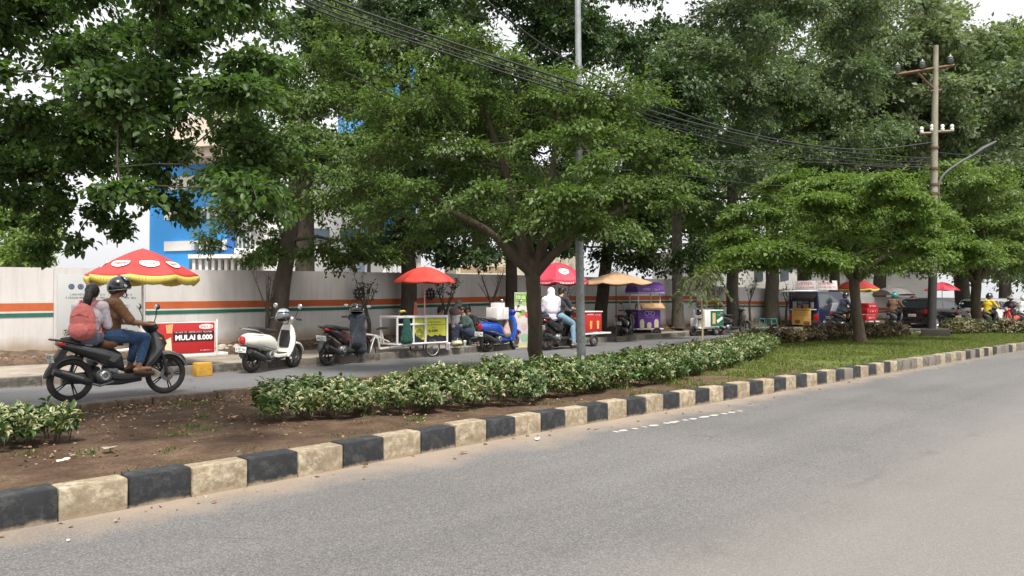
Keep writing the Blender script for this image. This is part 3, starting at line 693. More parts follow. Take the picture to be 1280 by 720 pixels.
# ------------------------------------------------------------------ low planting: variegated hedges
L_hedge = leaf_mat('leaf_hedge_green', [(0.035, 0.072, 0.02), (0.056, 0.10, 0.028), (0.09, 0.14, 0.04), (0.045, 0.085, 0.026)], .22, .38, (0.33, (0.40, 0.38, 0.22)))
L_hedge2 = leaf_mat('leaf_hedge_olive', [(0.04, 0.068, 0.025), (0.07, 0.09, 0.035), (0.10, 0.085, 0.045), (0.14, 0.10, 0.06)], .22, .5, (0.26, (0.34, 0.30, 0.19)))
L_hedge3 = leaf_mat('leaf_hedge_reddish', [(0.06, 0.055, 0.025), (0.11, 0.07, 0.045), (0.14, 0.09, 0.06), (0.07, 0.085, 0.035)], .2, .5, (0.35, (0.38, 0.32, 0.20)))
M_stem = mat('woody_stem', (0.09, 0.065, 0.04), .9)
def hedge(name, label, path, width, height, lmat, leaf, dens, seed, cat='hedge', zb=.14, ragged=.25):
    """path: ground points along the hedge; rosettes of leaves stand on an uneven rounded body"""
    g = np.random.default_rng(seed); r = random.Random(seed)
    from mathutils import noise as mn
    P0 = [Vector(p) for p in path]; seg = [(b - a).length for a, b in zip(P0, P0[1:])]; tot = sum(seg)
    root = empty(name, (P0[0].x, P0[0].y, zb), 0, label, cat); o = Vector((P0[0].x, P0[0].y, zb))
    wm = width(.4) if callable(width) else width; hm = height(.4) if callable(height) else height; n = int(dens * tot * (wm + 2 * hm)); st = MB(); PP, DD, NN, LL = [], [], [], []
    for i in range(n):
        s = r.uniform(-.04, tot + .04); k = 0; q = min(max(s, 0), tot - 1e-4)
        while q > seg[k]: q -= seg[k]; k += 1
        d = (P0[k + 1] - P0[k]).normalized(); c = P0[k] + d * q; sd = Vector((-d.y, d.x, 0))
        wl_ = width(s / tot) if callable(width) else width; hl = height(s / tot) if callable(height) else height
        e = min(s, tot - s); endf = sqrt(max(.08, 1 - max(0, 1 - (e + .12) / .45) ** 2))
        lump = 1 + ragged * mn.fractal(Vector((c.x * 1.7, c.y * 1.7, seed)), .8, 2.1, 3) * 1.6
        a = r.uniform(-.10, pi + .10); depth = 1 - .45 * r.random() ** 2.2
        y = cos(a) * wl_ / 2 * depth * endf * lump * (1.0 + r.uniform(-.12, .12)); z = max(.03, (abs(sin(a)) ** .7) * hl * depth * endf * lump * (1 + r.uniform(-.1, .16)))
        if r.random() < .28: z = r.uniform(.03, .16); y = (1 if r.random() < .5 else -1) * wl_ / 2 * endf * lump * r.uniform(.82, 1.02)
        base = c + sd * y + Vector((0, 0, z)) - Vector((o.x, o.y, 0))
        out = (sd * cos(a) * .9 + Vector((0, 0, .35 + sin(a) * .8)) + Vector((r.uniform(-.5, .5), r.uniform(-.5, .5), 0))).normalized()
        m = r.randint(6, 9); ph = r.random() * 6
        e1 = out.orthogonal().normalized(); e2 = out.cross(e1); sc = r.uniform(.7, 1.2)
        for j in range(m):
            t = ph + j * 2.4; el = .15 + .75 * j / m; dv = (e1 * cos(t) + e2 * sin(t)) * (1 - el * .6) + out * el * .9
            PP.append(base - out * (leaf * .9 * (1 - j / m))); DD.append(dv - Vector((0, 0, .28))); NN.append(out + Vector((0, 0, .25))); LL.append(leaf * sc * r.uniform(.75, 1.15))
        if r.random() < .10: 
            foot = Vector((base.x - sd.x * y * .5, base.y - sd.y * y * .5, -.05)); st.tube([foot, foot.lerp(base, .6) + Vector((0, 0, .04)), base], [.006, .005, .003], 4, cap=False)
    A = [np.array([tuple(v) for v in q]) for q in (PP, DD, NN)]; L = np.array(LL)
    leaf_object('foliage', A[0], A[1], A[2], L, L * g.uniform(.46, .6, len(L)), lmat, root, True, .22)
    st.build('stems', M_stem, root, smooth=0, fix=False)
    print('hedge', label[:20], len(L)); return root
G = lambda u, v: at(u, v, .14)
hedge('leafy_shrub', 'low green and cream variegated shrub at the left edge in bare soil', [G(-70, 568), G(-10, 560), G(78, 548)], .85, .28, L_hedge, .085, 150, 5, 'shrub')
hedge('variegated_hedge', 'long variegated hedge running along the median beside the lamp post and the middle tree',
      [G(325, 527), G(420, 520), G(540, 512), G(655, 498), G(760, 483), G(860, 463), G(925, 447), G(955, 434)], lambda t: .80 + .35 * sin(pi * min(1, t * 1.1)), lambda t: .34 - .10 * min(1, max(0, t - .2) / .4), L_hedge, .078, 165, 6)
hedge('browned_hedge', 'brownish reddish clipped hedge along the far edge of the median below the food van', [G(965, 431), G(1010, 428), G(1060, 425), G(1130, 421)], .6, .38, L_hedge3, .12, 60, 7)
hedge('variegated_hedge', 'green hedge right of the utility pole along the far edge of the median', [G(1180, 419), G(1225, 417), G(1290, 418), G(1360, 419)], .8, .42, L_hedge2, .13, 55, 8)
# an olive bleached stretch mixed into the far half of the long hedge grows as its own planting
hedge('bleached_hedge', 'pale sunburnt stretch of hedge behind the thin staked sapling', [G(790, 470), G(850, 458), G(915, 443), G(948, 430)], .6, .27, L_hedge2, .10, 60, 9)

# ------------------------------------------------------------------ grass, litter and small ground cover
def grass(name, region, n, h, seed, cols, label):
    g = np.random.default_rng(seed); r = random.Random(seed); P = []
    from mathutils import noise as mn
    while len(P) < n:
        x, y = region(r)
        if mn.noise(Vector((x * 1.3, y * 1.3, 4))) + (x - 9) * .045 + mn.noise(Vector((x * 3, y * 3, 9))) * .5 < .12 + r.uniform(-.2, .2): continue
        P.append((x, y, .125 + .02))
    P = np.array(P); D = g.normal(size=P.shape) * .45 + np.array([0, 0, 1.0]); Nn = g.normal(size=P.shape) + np.array([0, 0, .2]); L = h * g.uniform(.5, 1.3, n)
    o = leaf_object(name, P, D, Nn, L, L * .13, leaf_mat(name + '_blades', cols, .3, .6), None, False, .3)
    return tag(o, label, 'grass', kind='stuff')
def reg(r):
    x = 8 + 34 * r.random() ** 1.15; a = near_y(x) + .22; b = medf_y(x) - .18; return x, a + (b - a) * r.random()
grass('grass', reg, 90000, .07, 3, [(0.10, 0.16, 0.03), (0.15, 0.22, 0.045), (0.21, 0.25, 0.07), (0.27, 0.22, 0.10)], 'short patchy green grass growing on the right half of the median')
def tufts(r, _c=[]):
    if not _c:
        for k in range(60): x = r.uniform(.5, 9); _c.append((x, near_y(x) + .3 + r.random() ** 1.5 * (medf_y(x) - near_y(x) - .6)))
    c = r.choice(_c); return c[0] + r.gauss(0, .07), c[1] + r.gauss(0, .06)
g_ = np.random.default_rng(4); r_ = random.Random(4); Q = np.array([(*tufts(r_), .14) for _ in range(2600)])
tag(leaf_object('weeds', Q, g_.normal(size=Q.shape) * .6 + np.array([0, 0, .8]), g_.normal(size=Q.shape) + np.array([0, 0, .6]), .045 * g_.uniform(.5, 1.4, len(Q)), .012 * g_.uniform(.6, 1.6, len(Q)), leaf_mat('weed_blades', [(0.06, 0.11, 0.025), (0.11, 0.16, 0.04)], .3)), 'small weeds sprouting from the bare soil on the left of the median', 'weeds', kind='stuff')
# dead leaves on soil, along the kerb and on the far planting strip
L_dead = leaf_mat('dead_leaf', [(0.10, 0.045, 0.02), (0.19, 0.10, 0.05), (0.30, 0.20, 0.11), (0.13, 0.06, 0.03), (0.42, 0.35, 0.25)], .1, .8)
Q = []; 
for _ in range(2600):
    x = r_.uniform(.5, 12); t = r_.random(); y = near_y(x) + .22 + (medf_y(x) - near_y(x) - .4) * (t if r_.random() < .6 else .7 + .3 * t ** .4); Q.append((x, y, .155))
for _ in range(120):
    x = r_.uniform(1, 20); Q.append((x, near_y(x) - abs(r_.gauss(0, .25)) - .02, .008))
for _ in range(2200):
    x = r_.uniform(1, 40); Q.append((x, swb_y(x) + r_.random() * .8, .30))
for _ in range(500):
    x = r_.uniform(1, 40); Q.append((x, fark_y(x) - abs(r_.gauss(0, .12)), .01))
Q = np.array(Q); D = g_.normal(size=Q.shape) * np.array([1, 1, .15]); Lq = .038 * g_.uniform(.5, 1.7, len(Q))
tag(leaf_object('leaf_litter', Q, D, g_.normal(size=Q.shape) * .35 + np.array([0, 0, 1.]), Lq, Lq * .5, L_dead, None, True, .3), 'dry brown fallen leaves scattered over the soil and along the kerbs', 'leaf litter', kind='stuff')
# stones and crumbs of soil
mb = MB()
for k in range(900):
    x = r_.uniform(.5, 11) if k < 700 else r_.uniform(2, 30)
    y = near_y(x) + .25 + r_.random() * (medf_y(x) - near_y(x) - .5) if k < 700 else swb_y(x) + r_.random() * .9
    s = r_.uniform(.006, .02) * (1 if k < 700 else 2.4); mb.ball((x, y, .15 if k < 700 else .30), (s, s * r_.uniform(.6, 1), s * .6), 6, 4)
tag(mb.build('pebbles', mat('pebble_stone', (0.28, 0.22, 0.16), .9, var=.5, scale=1.5), smooth=60), 'small pale pebbles lying on the bare soil', 'pebbles', kind='stuff')
def scrap(u, v, z, size, col, label, cat, name, seed):
    r = random.Random(seed); p = at(u, v, z); mb = MB(); k = 9; top = []
    vs = [(0, 0, size * .25)]
    for j in range(k):
        a = 2 * pi * j / k; q = size * r.uniform(.45, 1); vs.append((q * cos(a), q * sin(a) * .6, r.uniform(0, size * .35)))
    mb.add(vs, [(0, 1 + j, 1 + (j + 1) % k) for j in range(k)]); o = mb.build(name, mat('scrap_' + label[:12], col, .8), smooth=0, fix=False); o.location = p
    tag(o, label, cat)
scrap(672, 549, .012, .055, (0.75, 0.75, 0.75), 'crumpled white paper scrap on the road by the kerb', 'litter', 'paper_scrap', 1)
scrap(579, 566, .012, .05, (0.22, 0.08, 0.04), 'curled reddish brown dead leaf on the road below a cream kerb block', 'leaf', 'fallen_leaf', 2)
scrap(268, 627, .012, .032, (0.20, 0.06, 0.03), 'small red brown dead leaf on the road near the left kerb', 'leaf', 'fallen_leaf', 3)
scrap(87, 675, .012, .022, (0.7, 0.7, 0.68), 'tiny white paper scrap on the road at the lower left', 'litter', 'paper_scrap', 4)
scrap(80, 576, .17, .06, (0.62, 0.55, 0.45), 'pale torn paper scrap on the bare soil', 'litter', 'paper_scrap', 5)
scrap(135, 562, .17, .09, (0.30, 0.25, 0.19), 'flat tan piece of cardboard on the bare soil', 'litter', 'cardboard_scrap', 6)
scrap(290, 523, .17, .10, (0.42, 0.28, 0.16), 'tan chip of wood lying left of the long hedge', 'litter', 'wood_chip', 7)

# ------------------------------------------------------------------ poles and cables
M_galv = mat('galvanised_steel', (0.30, 0.32, 0.32), .5, .35, var=.18, scale=5, dirt=(0.13, 0.14, 0.13), dirt_amt=.5)
M_conc = mat('pole_concrete', (0.25, 0.23, 0.18), .85, var=.2, scale=3, bmp=.3, bscale=30, dirt=(0.18, 0.15, 0.10), dirt_amt=.7)
M_tar = mat('tarred_black', (0.028, 0.027, 0.026), .8, var=.3, bmp=.3)
M_rust = mat('rusty_iron', (0.13, 0.075, 0.045), .8, .2, var=.3, scale=12)
M_cable = mat('black_cable', (0.018, 0.018, 0.02), .6)
M_white = mat('white_paint', (0.72, 0.71, 0.68), .45, var=.06, dirt=(0.45, 0.40, 0.33), dirt_amt=.3)
b = at(727, 461, .14); Zb = Zof(b)
lp = empty('lamp_post', b, 0, 'tall grey galvanised lamp post standing in the long hedge', 'lamp post')
mb = MB(); top = pd(720.5, -160, Zb) - b; mid = pd(724, 300, Zb) - b
mb.tube([Vector((0, 0, -.05)), mid, Vector((0, 0, 0)).lerp(top, .5) * 1.0, top], [.088, .078, .062, .05], 20); mb.build('shaft', M_galv, lp)
mb = MB(); mb.box((0, 0, .01), (.34, .34, .025), .004); [mb.tube([(x, y, .0), (x, y, .07)], .013, 6) for x in (-.12, .12) for y in (-.12, .12)]; mb.build('base_plate', M_galv, lp)
mb = MB(); mb.tube([mid + Vector((0, 0, .0)), mid + Vector((0, 0, .10))], .088, 20); mb.build('collar', M_galv, lp)
b = at(1164, 421, .14); Zu = Zof(b)
up_ = empty('utility_pole', b, 0, 'tall concrete utility pole with rusty crossarms and a tarred black foot', 'utility pole')
P_ = lambda u, v, dz=0: pd(u, v, Zu + dz) - b
mb = MB(); mb.tube([Vector((0, 0, .1)), P_(1166.5, 330)], [.15, .14], 16); mb.build('tarred_foot', M_tar, up_)
mb = MB(); mb.tube([P_(1166.6, 331), P_(1168, 180), P_(1170, 57)], [.13, .115, .08], 16); mb.build('shaft', M_conc, up_)
mb = MB(); mb.box((0.1, -.1, .12), (1.15, .9, .34), .03, (0, 0, .3)); mb.build('foot_block', mat('old_dark_concrete', (0.045, 0.038, 0.032), .95, bmp=.5, scale=5), up_)
mb = MB(); a, c = P_(1120, 93.5), P_(1193, 81.5); mb.tube([a, c], .06, 4); mb.build('crossarm', M_rust, up_)
mb = MB(); mb.tube([P_(1146, 90), P_(1168, 113)], .045, 4); mb.build('brace', M_rust, up_)
mb = MB(); mb.tube([P_(1163, 114.5), P_(1176, 113)], .055, 6); mb.build('clamp', M_rust, up_)
M_porc = mat('grey_porcelain', (0.20, 0.22, 0.22), .3); M_porw = mat('white_porcelain', (0.75, 0.75, 0.72), .3)
for (u, v) in ((1122, 88), (1153, 84), (1188, 78)):
    c = P_(u, v) + Vector((0, 0, -.1)); mb = MB()
    mb.lathe([(.02, 0), (.05, .02), (.12, .07), (.06, .09), (.12, .14), (.06, .17), (.10, .22), (.04, .27), (.02, .33), (0.001, .34)], Matrix.Translation(c + Vector((0, 0, .06))), 12); mb.build('insulator', M_porc, up_)
for (u0, v0, u1, v1) in ((1150, 167, 1166, 166), (1168, 165, 1192, 163.5)):
    mb = MB(); mb.tube([P_(u0, v0), P_(u1, v1)], .045, 4); mb.build('bracket', mat('pale_rust', (0.25, 0.19, 0.12), .8), up_)
for (u, v) in ((1152, 163), (1165, 160), (1178, 160), (1190, 160)):
    mb = MB(); mb.lathe([(.02, -.12), (.055, -.1), (.07, -.04), (.05, 0), (.07, .05), (.05, .12), (0.001, .14)], Matrix.Translation(P_(u, v)), 10); mb.build('insulator', M_porw, up_)
mb = MB(); pts = [P_(1180, 264), P_(1173.5, 246), P_(1174, 228), P_(1183, 215), P_(1200, 203), P_(1216, 194)]
q, rr = resample(pts, [.042] * 6, 5); mb.tube(q, rr, 8); arm = mb.build('lamp_arm', mat('arm_grey', (0.08, 0.085, 0.085), .6), up_)
mb = MB(); mb.tube([P_(1215, 195), P_(1228, 186), P_(1245, 177)], [.05, .09, .045], 8); mb.build('lamp_head', mat('lamp_head_dark', (0.03, 0.03, 0.03), .5), arm)
for v in (186, 212, 232, 243): mb = MB(); c = P_(1167.5, v); mb.tube([c, c + Vector((0, 0, .07))], .16, 12); mb.build('band', M_rust, up_)
CAB = dict(cat='cable', group='overhead cables')
def cable(pts, r, label, name='overhead_cable'):
    pp = [pd(*p) for p in pts]; q, _ = resample(pp, [r] * len(pp), 10); o = MB().tube(q, r, 5).build(name, M_cable); tag(o, label, 'cable', 'overhead cables over the median')
for i, (dv, dz, r, lb) in enumerate([(0, 0, .022, 'thick black cable, the uppermost crossing the view to the utility pole'), (7, .15, .017, 'black cable strung just beneath the thickest cable'), (12, .25, .013, 'thin black cable, the third of the bundle'), (16, .4, .018, 'lowest black cable of the sagging bundle')]):
    cable([(250 + i * 10, -84 + dv * 1.8, 8.5 + dz), (392, -10 + dv * 1.3, 9.3 + dz), (520, 38 + dv, 10.3 + dz), (700, 98 + dv, 12 + dz), (860, 152 + dv * .9, 17 + dz), (1000, 183 + dv * .8, 24 + dz), (1100, 194 + dv * .9, 26.2), (1166, 198 + dv * .6, Zu)], r * .78, lb)
cable([(560, -40, 14), (700, 70, 17), (860, 145, 21), (980, 176, 24), (1080, 187, 26), (1166, 178, Zu)], .022, 'bright edged grey cable rising to the upper crossarm of the utility pole')
cable([(430, 90, 12), (620, 170, 15), (840, 199, 20), (1000, 202, 24), (1166, 210, Zu)], .012, 'thin slack wire running through the tree crowns')
cable([(700, 205, 17), (860, 220, 20), (980, 232, 23.5), (1080, 218, 26), (1166, 196, Zu)], .012, 'thin wire dipping over the umbrella shaped tree')
cable([(1168, 190, Zu), (1230, 195, 29), (1330, 196, 32)], .012, 'single wire leaving the utility pole to the right')
cable([(1168, 178, Zu), (1190, 205, 28), (1225, 250, 30)], .012, 'wire falling from the utility pole to the right hand tree')

# ------------------------------------------------------------------ buildings beyond the wall
M_blue = mat('blue_cladding', (0.04, 0.32, 0.78), .5, var=.08, scale=.6)
M_blued = mat('deep_blue_panel', (0.03, 0.12, 0.40), .5)
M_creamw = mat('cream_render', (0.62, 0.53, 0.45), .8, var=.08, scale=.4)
M_bwhite = mat('building_white', (0.74, 0.73, 0.71), .8, var=.07, scale=.5)
M_glass = mat('window_glass_dark', (0.10, 0.13, 0.16), .12, var=.4, scale=.8)
M_louv = mat('louvre_grey', (0.5, 0.52, 0.54), .5)
def wallbox(name, parent, u0, u1, v0, v1, Z0, Z1, material, th=.5):
    """a slab that stands between two lines of sight, from depth Z0 at its left end to Z1 at its right"""
    a = pd(u0, v1, Z0); b_ = pd(u1, v1, Z1); t0 = pd(u0, v0, Z0).z; o = parent.location; n_ = (b_ - a); n_.z = 0; n_.normalize(); q = Vector((-n_.y, n_.x, 0)) * th
    if q.dot(Vector((FW[0], FW[1], 0))) < 0: q = -q
    mb = MB(); B = [a, Vector((b_.x, b_.y, a.z)), Vector((b_.x, b_.y, a.z)) + q, a + q]
    vs = [tuple(p - o) for p in B] + [(p.x - o.x, p.y - o.y, t0) for p in B]
    mb.add(vs, [(0, 1, 2, 3), (4, 5, 6, 7), (0, 1, 5, 4), (1, 2, 6, 5), (2, 3, 7, 6), (3, 0, 4, 7)]); return mb.build(name, material, parent, smooth=0)
bb = empty('blue_building', Vector((pd(250, 375, 44).x, pd(250, 375, 44).y, 0)), 0, 'bright blue and white office building with ribbon windows behind the trees on the left', 'building')
for k, (v0, v1) in enumerate(((190, 232), (270, 400))):
    pass
wallbox('facade', bb, 186, 284, 190, 400, 46, 44, M_blue, 8)
wallbox('corner_pier', bb, 283.5, 292, 188, 400, 43.9, 43.7, M_blued, 8)
wallbox('side_wing', bb, 292.5, 455, 150, 400, 43.8, 48, M_bwhite, 7)
wallbox('blue_stair_tower', bb, 462, 520, 70, 400, 47, 48.5, M_blue, 7)
for (u0, u1, v0, v1) in ((205, 283, 302, 314), (205, 283, 262, 275), (205, 283, 222, 238)):
    fr = wallbox('window', bb, u0, u1, v0, v1, 45.5, 43.92, M_bwhite, .3)
    for j in range(9): wallbox('pane', fr if False else bb, u0 + 34 + j * 4.8, u0 + 37.5 + j * 4.8, v0 + 1.5, v1 - 1.5, 44.55 - j * .09, 44.48 - j * .09, M_glass if j % 2 else M_louv, .2)
for (v0, v1) in ((195, 214), (248, 265), (290, 310)):
    wallbox('window', bb, 294, 315, v0, v1, 43.6, 43.9, M_glass, .2); wallbox('sill', bb, 293, 330, v1, v1 + 7, 43.3, 43.9, M_bwhite, .6)
    for j in range(4): wallbox('mullion', bb, 297 + j * 5, 298 + j * 5, v0, v1, 43.5, 43.5, M_louv, .1)
for (v0, v1) in ((120, 145), (185, 205), (285, 300)):
    for j in range(4): wallbox('window', bb, 350 + j * 38, 374 + j * 38, v0, v1, 45 + j, 45.6 + j, M_glass, .2)
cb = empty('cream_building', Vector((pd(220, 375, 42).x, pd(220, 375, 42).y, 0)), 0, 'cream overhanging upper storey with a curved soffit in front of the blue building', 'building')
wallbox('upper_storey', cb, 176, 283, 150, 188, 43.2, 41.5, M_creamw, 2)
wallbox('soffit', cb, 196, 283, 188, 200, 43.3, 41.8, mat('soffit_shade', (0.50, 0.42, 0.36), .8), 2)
wallbox('white_fin', cb, 174, 208, 160, 176, 42.5, 42.2, M_bwhite, .6)
lw_ = empty('low_white_building', Vector((pd(260, 375, 40).x, pd(260, 375, 40).y, 0)), 0, 'low white colonnade building just above the wall below the blue facade', 'building')
wallbox('roof', lw_, 235, 312, 318, 323, 40, 39.6, M_bwhite, 4)
wallbox('back_wall', lw_, 236, 310, 323.5, 400, 42.5, 42.2, M_glass, .5)
for j in range(9): wallbox('column', lw_, 240 + j * 8, 243.5 + j * 8, 323.5, 400, 40.1, 40.1, M_bwhite, .3)
w2 = empty('white_building', Vector((pd(505, 375, 36).x, pd(505, 375, 36).y, 0)), 0, 'small white building with barred windows seen between trees above the wall', 'building')
wallbox('wall', w2, 478, 526, 308, 400, 36, 36.6, M_bwhite, 6)
for j in range(6): wallbox('window', w2, 484 + j * 6.5, 487.5 + j * 6.5, 318, 340, 35.9 + j * .07, 35.95 + j * .07, M_louv, .2)
wallbox('roof', w2, 474, 530, 303, 308, 35.6, 36.2, mat('dull_red_tiles', (0.26, 0.16, 0.13), .8), 6.6)
w3 = empty('long_white_building', Vector((pd(980, 375, 58).x, pd(980, 375, 58).y, 0)), 0, 'long pale building with a pitched roof glimpsed beyond the wall behind the food van', 'building')
wallbox('wall', w3, 860, 1170, 322, 400, 56, 60, M_bwhite, 7)
wallbox('roof', w3, 852, 1180, 312, 322, 55.5, 59.5, mat('weathered_roof', (0.40, 0.33, 0.28), .8), 8)
for j in range(9): wallbox('window', w3, 880 + j * 32, 890 + j * 32, 330, 350, 56 + j * .45, 56.2 + j * .45, M_glass, .3)
w4 = empty('pale_pavilion', Vector((pd(620, 375, 34).x, pd(620, 375, 34).y, 0)), 0, 'cream roofed shelter with railings above the wall left of the red umbrella', 'building')
wallbox('railing_band', w4, 576, 640, 333, 341, 33.4, 33.8, mat('railing_tan', (0.38, 0.28, 0.18), .8), .1)
wallbox('wall', w4, 570, 720, 318, 400, 34.5, 36, mat('pavilion_cream', (0.62, 0.56, 0.44), .8), 3)
# ------------------------------------------------------------------ soft bodies: overlapping tapered limbs fused by a voxel remesh
def cap_shape(mb, p0, p1, r0, r1, n=12):
    p0, p1 = Vector(p0), Vector(p1); d = p1 - p0; L = d.length or 1e-4; d = d / L
    pts, rs = [], []
    for k in range(5): a = -pi / 2 + pi / 2 * k / 4; pts.append(p0 + d * r0 * sin(a)); rs.append(max(.001, r0 * cos(a)))
    for k in range(5): a = pi / 2 * k / 4; pts.append(p1 + d * r1 * sin(a)); rs.append(max(.001, r1 * cos(a)))
    mb.tube(pts, rs, n)
def blob(name, shapes, voxel, material, parent, amp=0.0, fs=9.0, it=3, seed=0.0, smooth=180, cut=None):
    mb = MB()
    for s in shapes:
        if s[0] == 'c': cap_shape(mb, *s[1:])
        else: mb.ball(s[1], s[2], 16, 10, s[3] if len(s) > 3 else None)
    o = mb.build(name, material, None, smooth=0)
    m = o.modifiers.new('r', 'REMESH'); m.mode = 'VOXEL'; m.voxel_size = voxel
    q = o.modifiers.new('s', 'SMOOTH'); q.factor = .5; q.iterations = it
    dg = bpy.context.evaluated_depsgraph_get(); me = bpy.data.meshes.new_from_object(o.evaluated_get(dg))
    old = o.data; o.modifiers.clear(); o.data = me; bpy.data.meshes.remove(old); me.name = name
    if amp:
        from mathutils import noise as mn
        nn = [v.normal.copy() for v in me.vertices]
        for v, k in zip(me.vertices, nn):
            c = Vector((v.co.x * fs, v.co.y * fs, v.co.z * fs * .8 + seed)); v.co += k * amp * (mn.noise(c) + .6 * (1 - abs(mn.noise(c * 1.9 + Vector((seed, 0, 0)))) * 3))
    if cut:
        bm = bmesh.new(); bm.from_mesh(me)
        for co, no in cut: bmesh.ops.bisect_plane(bm, geom=bm.verts[:] + bm.edges[:] + bm.faces[:], plane_co=co, plane_no=no, clear_outer=True)
        bm.to_mesh(me); bm.free()
    if not me.materials: me.materials.append(material)
    me.shade_smooth(); o.parent = parent; return o
M_skin = mat('skin_tan', (0.30, 0.155, 0.09), .55, var=.08); M_skin2 = mat('skin_light', (0.38, 0.21, 0.135), .55, var=.08)
M_hair = mat('hair_black', (0.010, 0.008, 0.008), .45, var=.3, scale=30, bmp=.5, bscale=60)
M_eye = mat('eye_dark', (0.01, 0.01, 0.01), .2); M_lip = mat('lip', (0.26, 0.09, 0.07), .5)
def fabric(name, col, rough=.9): return mat('cloth_' + name, col, rough, var=.14, scale=14, bmp=.35, bscale=140, sheen=.15)
def V3(p): return Vector(p)
def hand(shapes, wrist, direction, palm_n, side, s=1.0, curl=1.0):
    """palm, four unequal curled fingers and a thumb from the side of the palm"""
    d = V3(direction).normalized(); n = V3(palm_n).normalized(); w_ = d.cross(n).normalized() * side; wr = V3(wrist)
    shapes.append(('c', wr, wr + d * .075 * s, .024 * s, .028 * s)); 
    for k, (off, L) in enumerate(((-.027, .066), (-.009, .076), (.009, .072), (.027, .056))):
        a = wr + d * .075 * s + w_ * off * s; b = a + (d * .75 + n * .55 * curl).normalized() * L * .5 * s; c = b + (d * (.2 if curl > .4 else .8) + n * curl).normalized() * L * .5 * s
        shapes.append(('c', wr + d * .03 * s + w_ * off * .8 * s, a, .011 * s, .0095 * s)); shapes.append(('c', a, b, .0095 * s, .0085 * s)); shapes.append(('c', b, c, .0085 * s, .007 * s))
    t0 = wr + d * .02 * s - w_ * .02 * s; t1 = t0 + (d * .6 - w_ * .8).normalized() * .035 * s; t2 = t1 + (d * .8 + n * .6 * curl).normalized() * .03 * s
    shapes.append(('c', t0, t1, .013 * s, .011 * s)); shapes.append(('c', t1, t2, .0105 * s, .008 * s))
def person(root, J, skin, shirt=None, sleeves=1.0, trousers=None, leg_len=1.0, shoes=None, vox=.012, hair=None, face=(1, 0, 0), shirt_hem=.0, sex=1.0, hands='grip', seed=1, skirt=None, barefoot=False):
    """J: joints. one continuous skin body; clothes and hair are fitted over it"""
    g = {k: V3(v) for k, v in J.items() if k != 'tail'}; f = V3(face).normalized(); up = (g['head'] - g['neck']).normalized()
    hip, ch, nk, hd = g['hip'], g['chest'], g['neck'], g['head']; S = []
    lat = (g['shL'] - g['shR']).normalized()
    S += [('e', hip, (.13, .165, .12)), ('c', hip, hip.lerp(ch, .5), .135, .125), ('c', hip.lerp(ch, .5) , ch, .125, .145), ('c', ch + lat * .07, ch - lat * .07, .125, .125), ('c', nk - up * .05, hd - up * .03, .062, .055),
          ('c', nk - up * .05, g['shL'], .07, .065), ('c', nk - up * .05, g['shR'], .07, .065)]
    # head: cranium, jaw, nose, ears
    S += [('e', hd + up * .015, (.093, .078, .105)), ('c', hd - up * .05 + f * .02, hd - up * .085 + f * .05, .062, .036), ('c', hd + f * .085 + up * .01, hd + f * .108 - up * .022, .011, .016),
          ('e', hd + lat * .078 - up * .012, (.02, .012, .032)), ('e', hd - lat * .078 - up * .012, (.02, .012, .032))]
    for s in 'LR':
        sg = 1 if s == 'L' else -1
        S += [('c', g['sh' + s], g['el' + s], .052, .040), ('c', g['el' + s], g['el' + s].lerp(g['ha' + s], .35), .041, .039), ('c', g['el' + s].lerp(g['ha' + s], .35), g['ha' + s], .039, .025)]
        d = (g['ha' + s] - g['el' + s]).normalized()
        hd_dir = V3(J.get('hd' + s, d)); pn = V3(J.get('pn' + s, (0, 0, -1)))
        hand(S, g['ha' + s], hd_dir, pn, -sg, 1.0, 1.0 if hands == 'grip' else .35)
        hp = hip + lat * .09 * sg
        S += [('c', hp, g['kn' + s], .092, .06), ('c', g['kn' + s], g['kn' + s].lerp(g['an' + s], .35), .058, .056), ('c', g['kn' + s].lerp(g['an' + s], .35), g['an' + s], .056, .036)]
        toe = g['an' + s] + V3(J.get('ft' + s, (1, 0, -.25))).normalized() * .15
        S += [('c', g['an' + s] - Vector((0, 0, .03)), g['an' + s] - Vector((0, 0, .035)) - (toe - g['an' + s]) * .3, .034, .032), ('c', g['an' + s] - Vector((0, 0, .02)), toe + Vector((0, 0, .0)), .036, .028)]
        lt = (toe - g['an' + s]).cross(Vector((0, 0, 1))).normalized()
        for q in (-.022, -.008, .006, .02): S.append(('c', toe + lt * q, toe + lt * q + (toe - g['an' + s]).normalized() * .035, .013, .009))
    body = blob('body', S, vox, skin, root)
    for sg in (1, -1):
        MB().ball(hd + f * .083 + lat * .032 * sg + up * .018, .012, 8, 6).build('eye', M_eye, root)
    mb = MB(); mb.ball(hd + f * .088 - up * .052, (.009, .022, .007), 10, 6); mb.build('mouth', M_lip, root)
    if shirt:
        r_ = .022; hm = hip + (hip - ch).normalized() * shirt_hem
        T = [('e', hm, (.15, .178, .10)), ('c', hip, hip.lerp(ch, .5), .14 + r_, .153), ('c', hip.lerp(ch, .5), ch, .153, .148 + r_), ('c', ch - f * .03, nk - up * .08 - f * .03, .13, .10), ('c', ch + lat * .06 - f * .01, ch - lat * .06 - f * .01, .135, .135), ('c', nk - up * .06, nk - up * .03, .085, .07),
             ('c', nk - up * .06, g['shL'], .085, .08), ('c', nk - up * .06, g['shR'], .085, .08)]
        for s in 'LR':
            T.append(('c', g['sh' + s], g['sh' + s].lerp(g['el' + s], min(1, sleeves * 1.0)), .078, .062))
            if sleeves > 1: T.append(('c', g['el' + s], g['el' + s].lerp(g['ha' + s], sleeves - 1), .06, .042))
        blob('shirt', T, vox, shirt, root, .0055, 10, it=4, seed=seed)
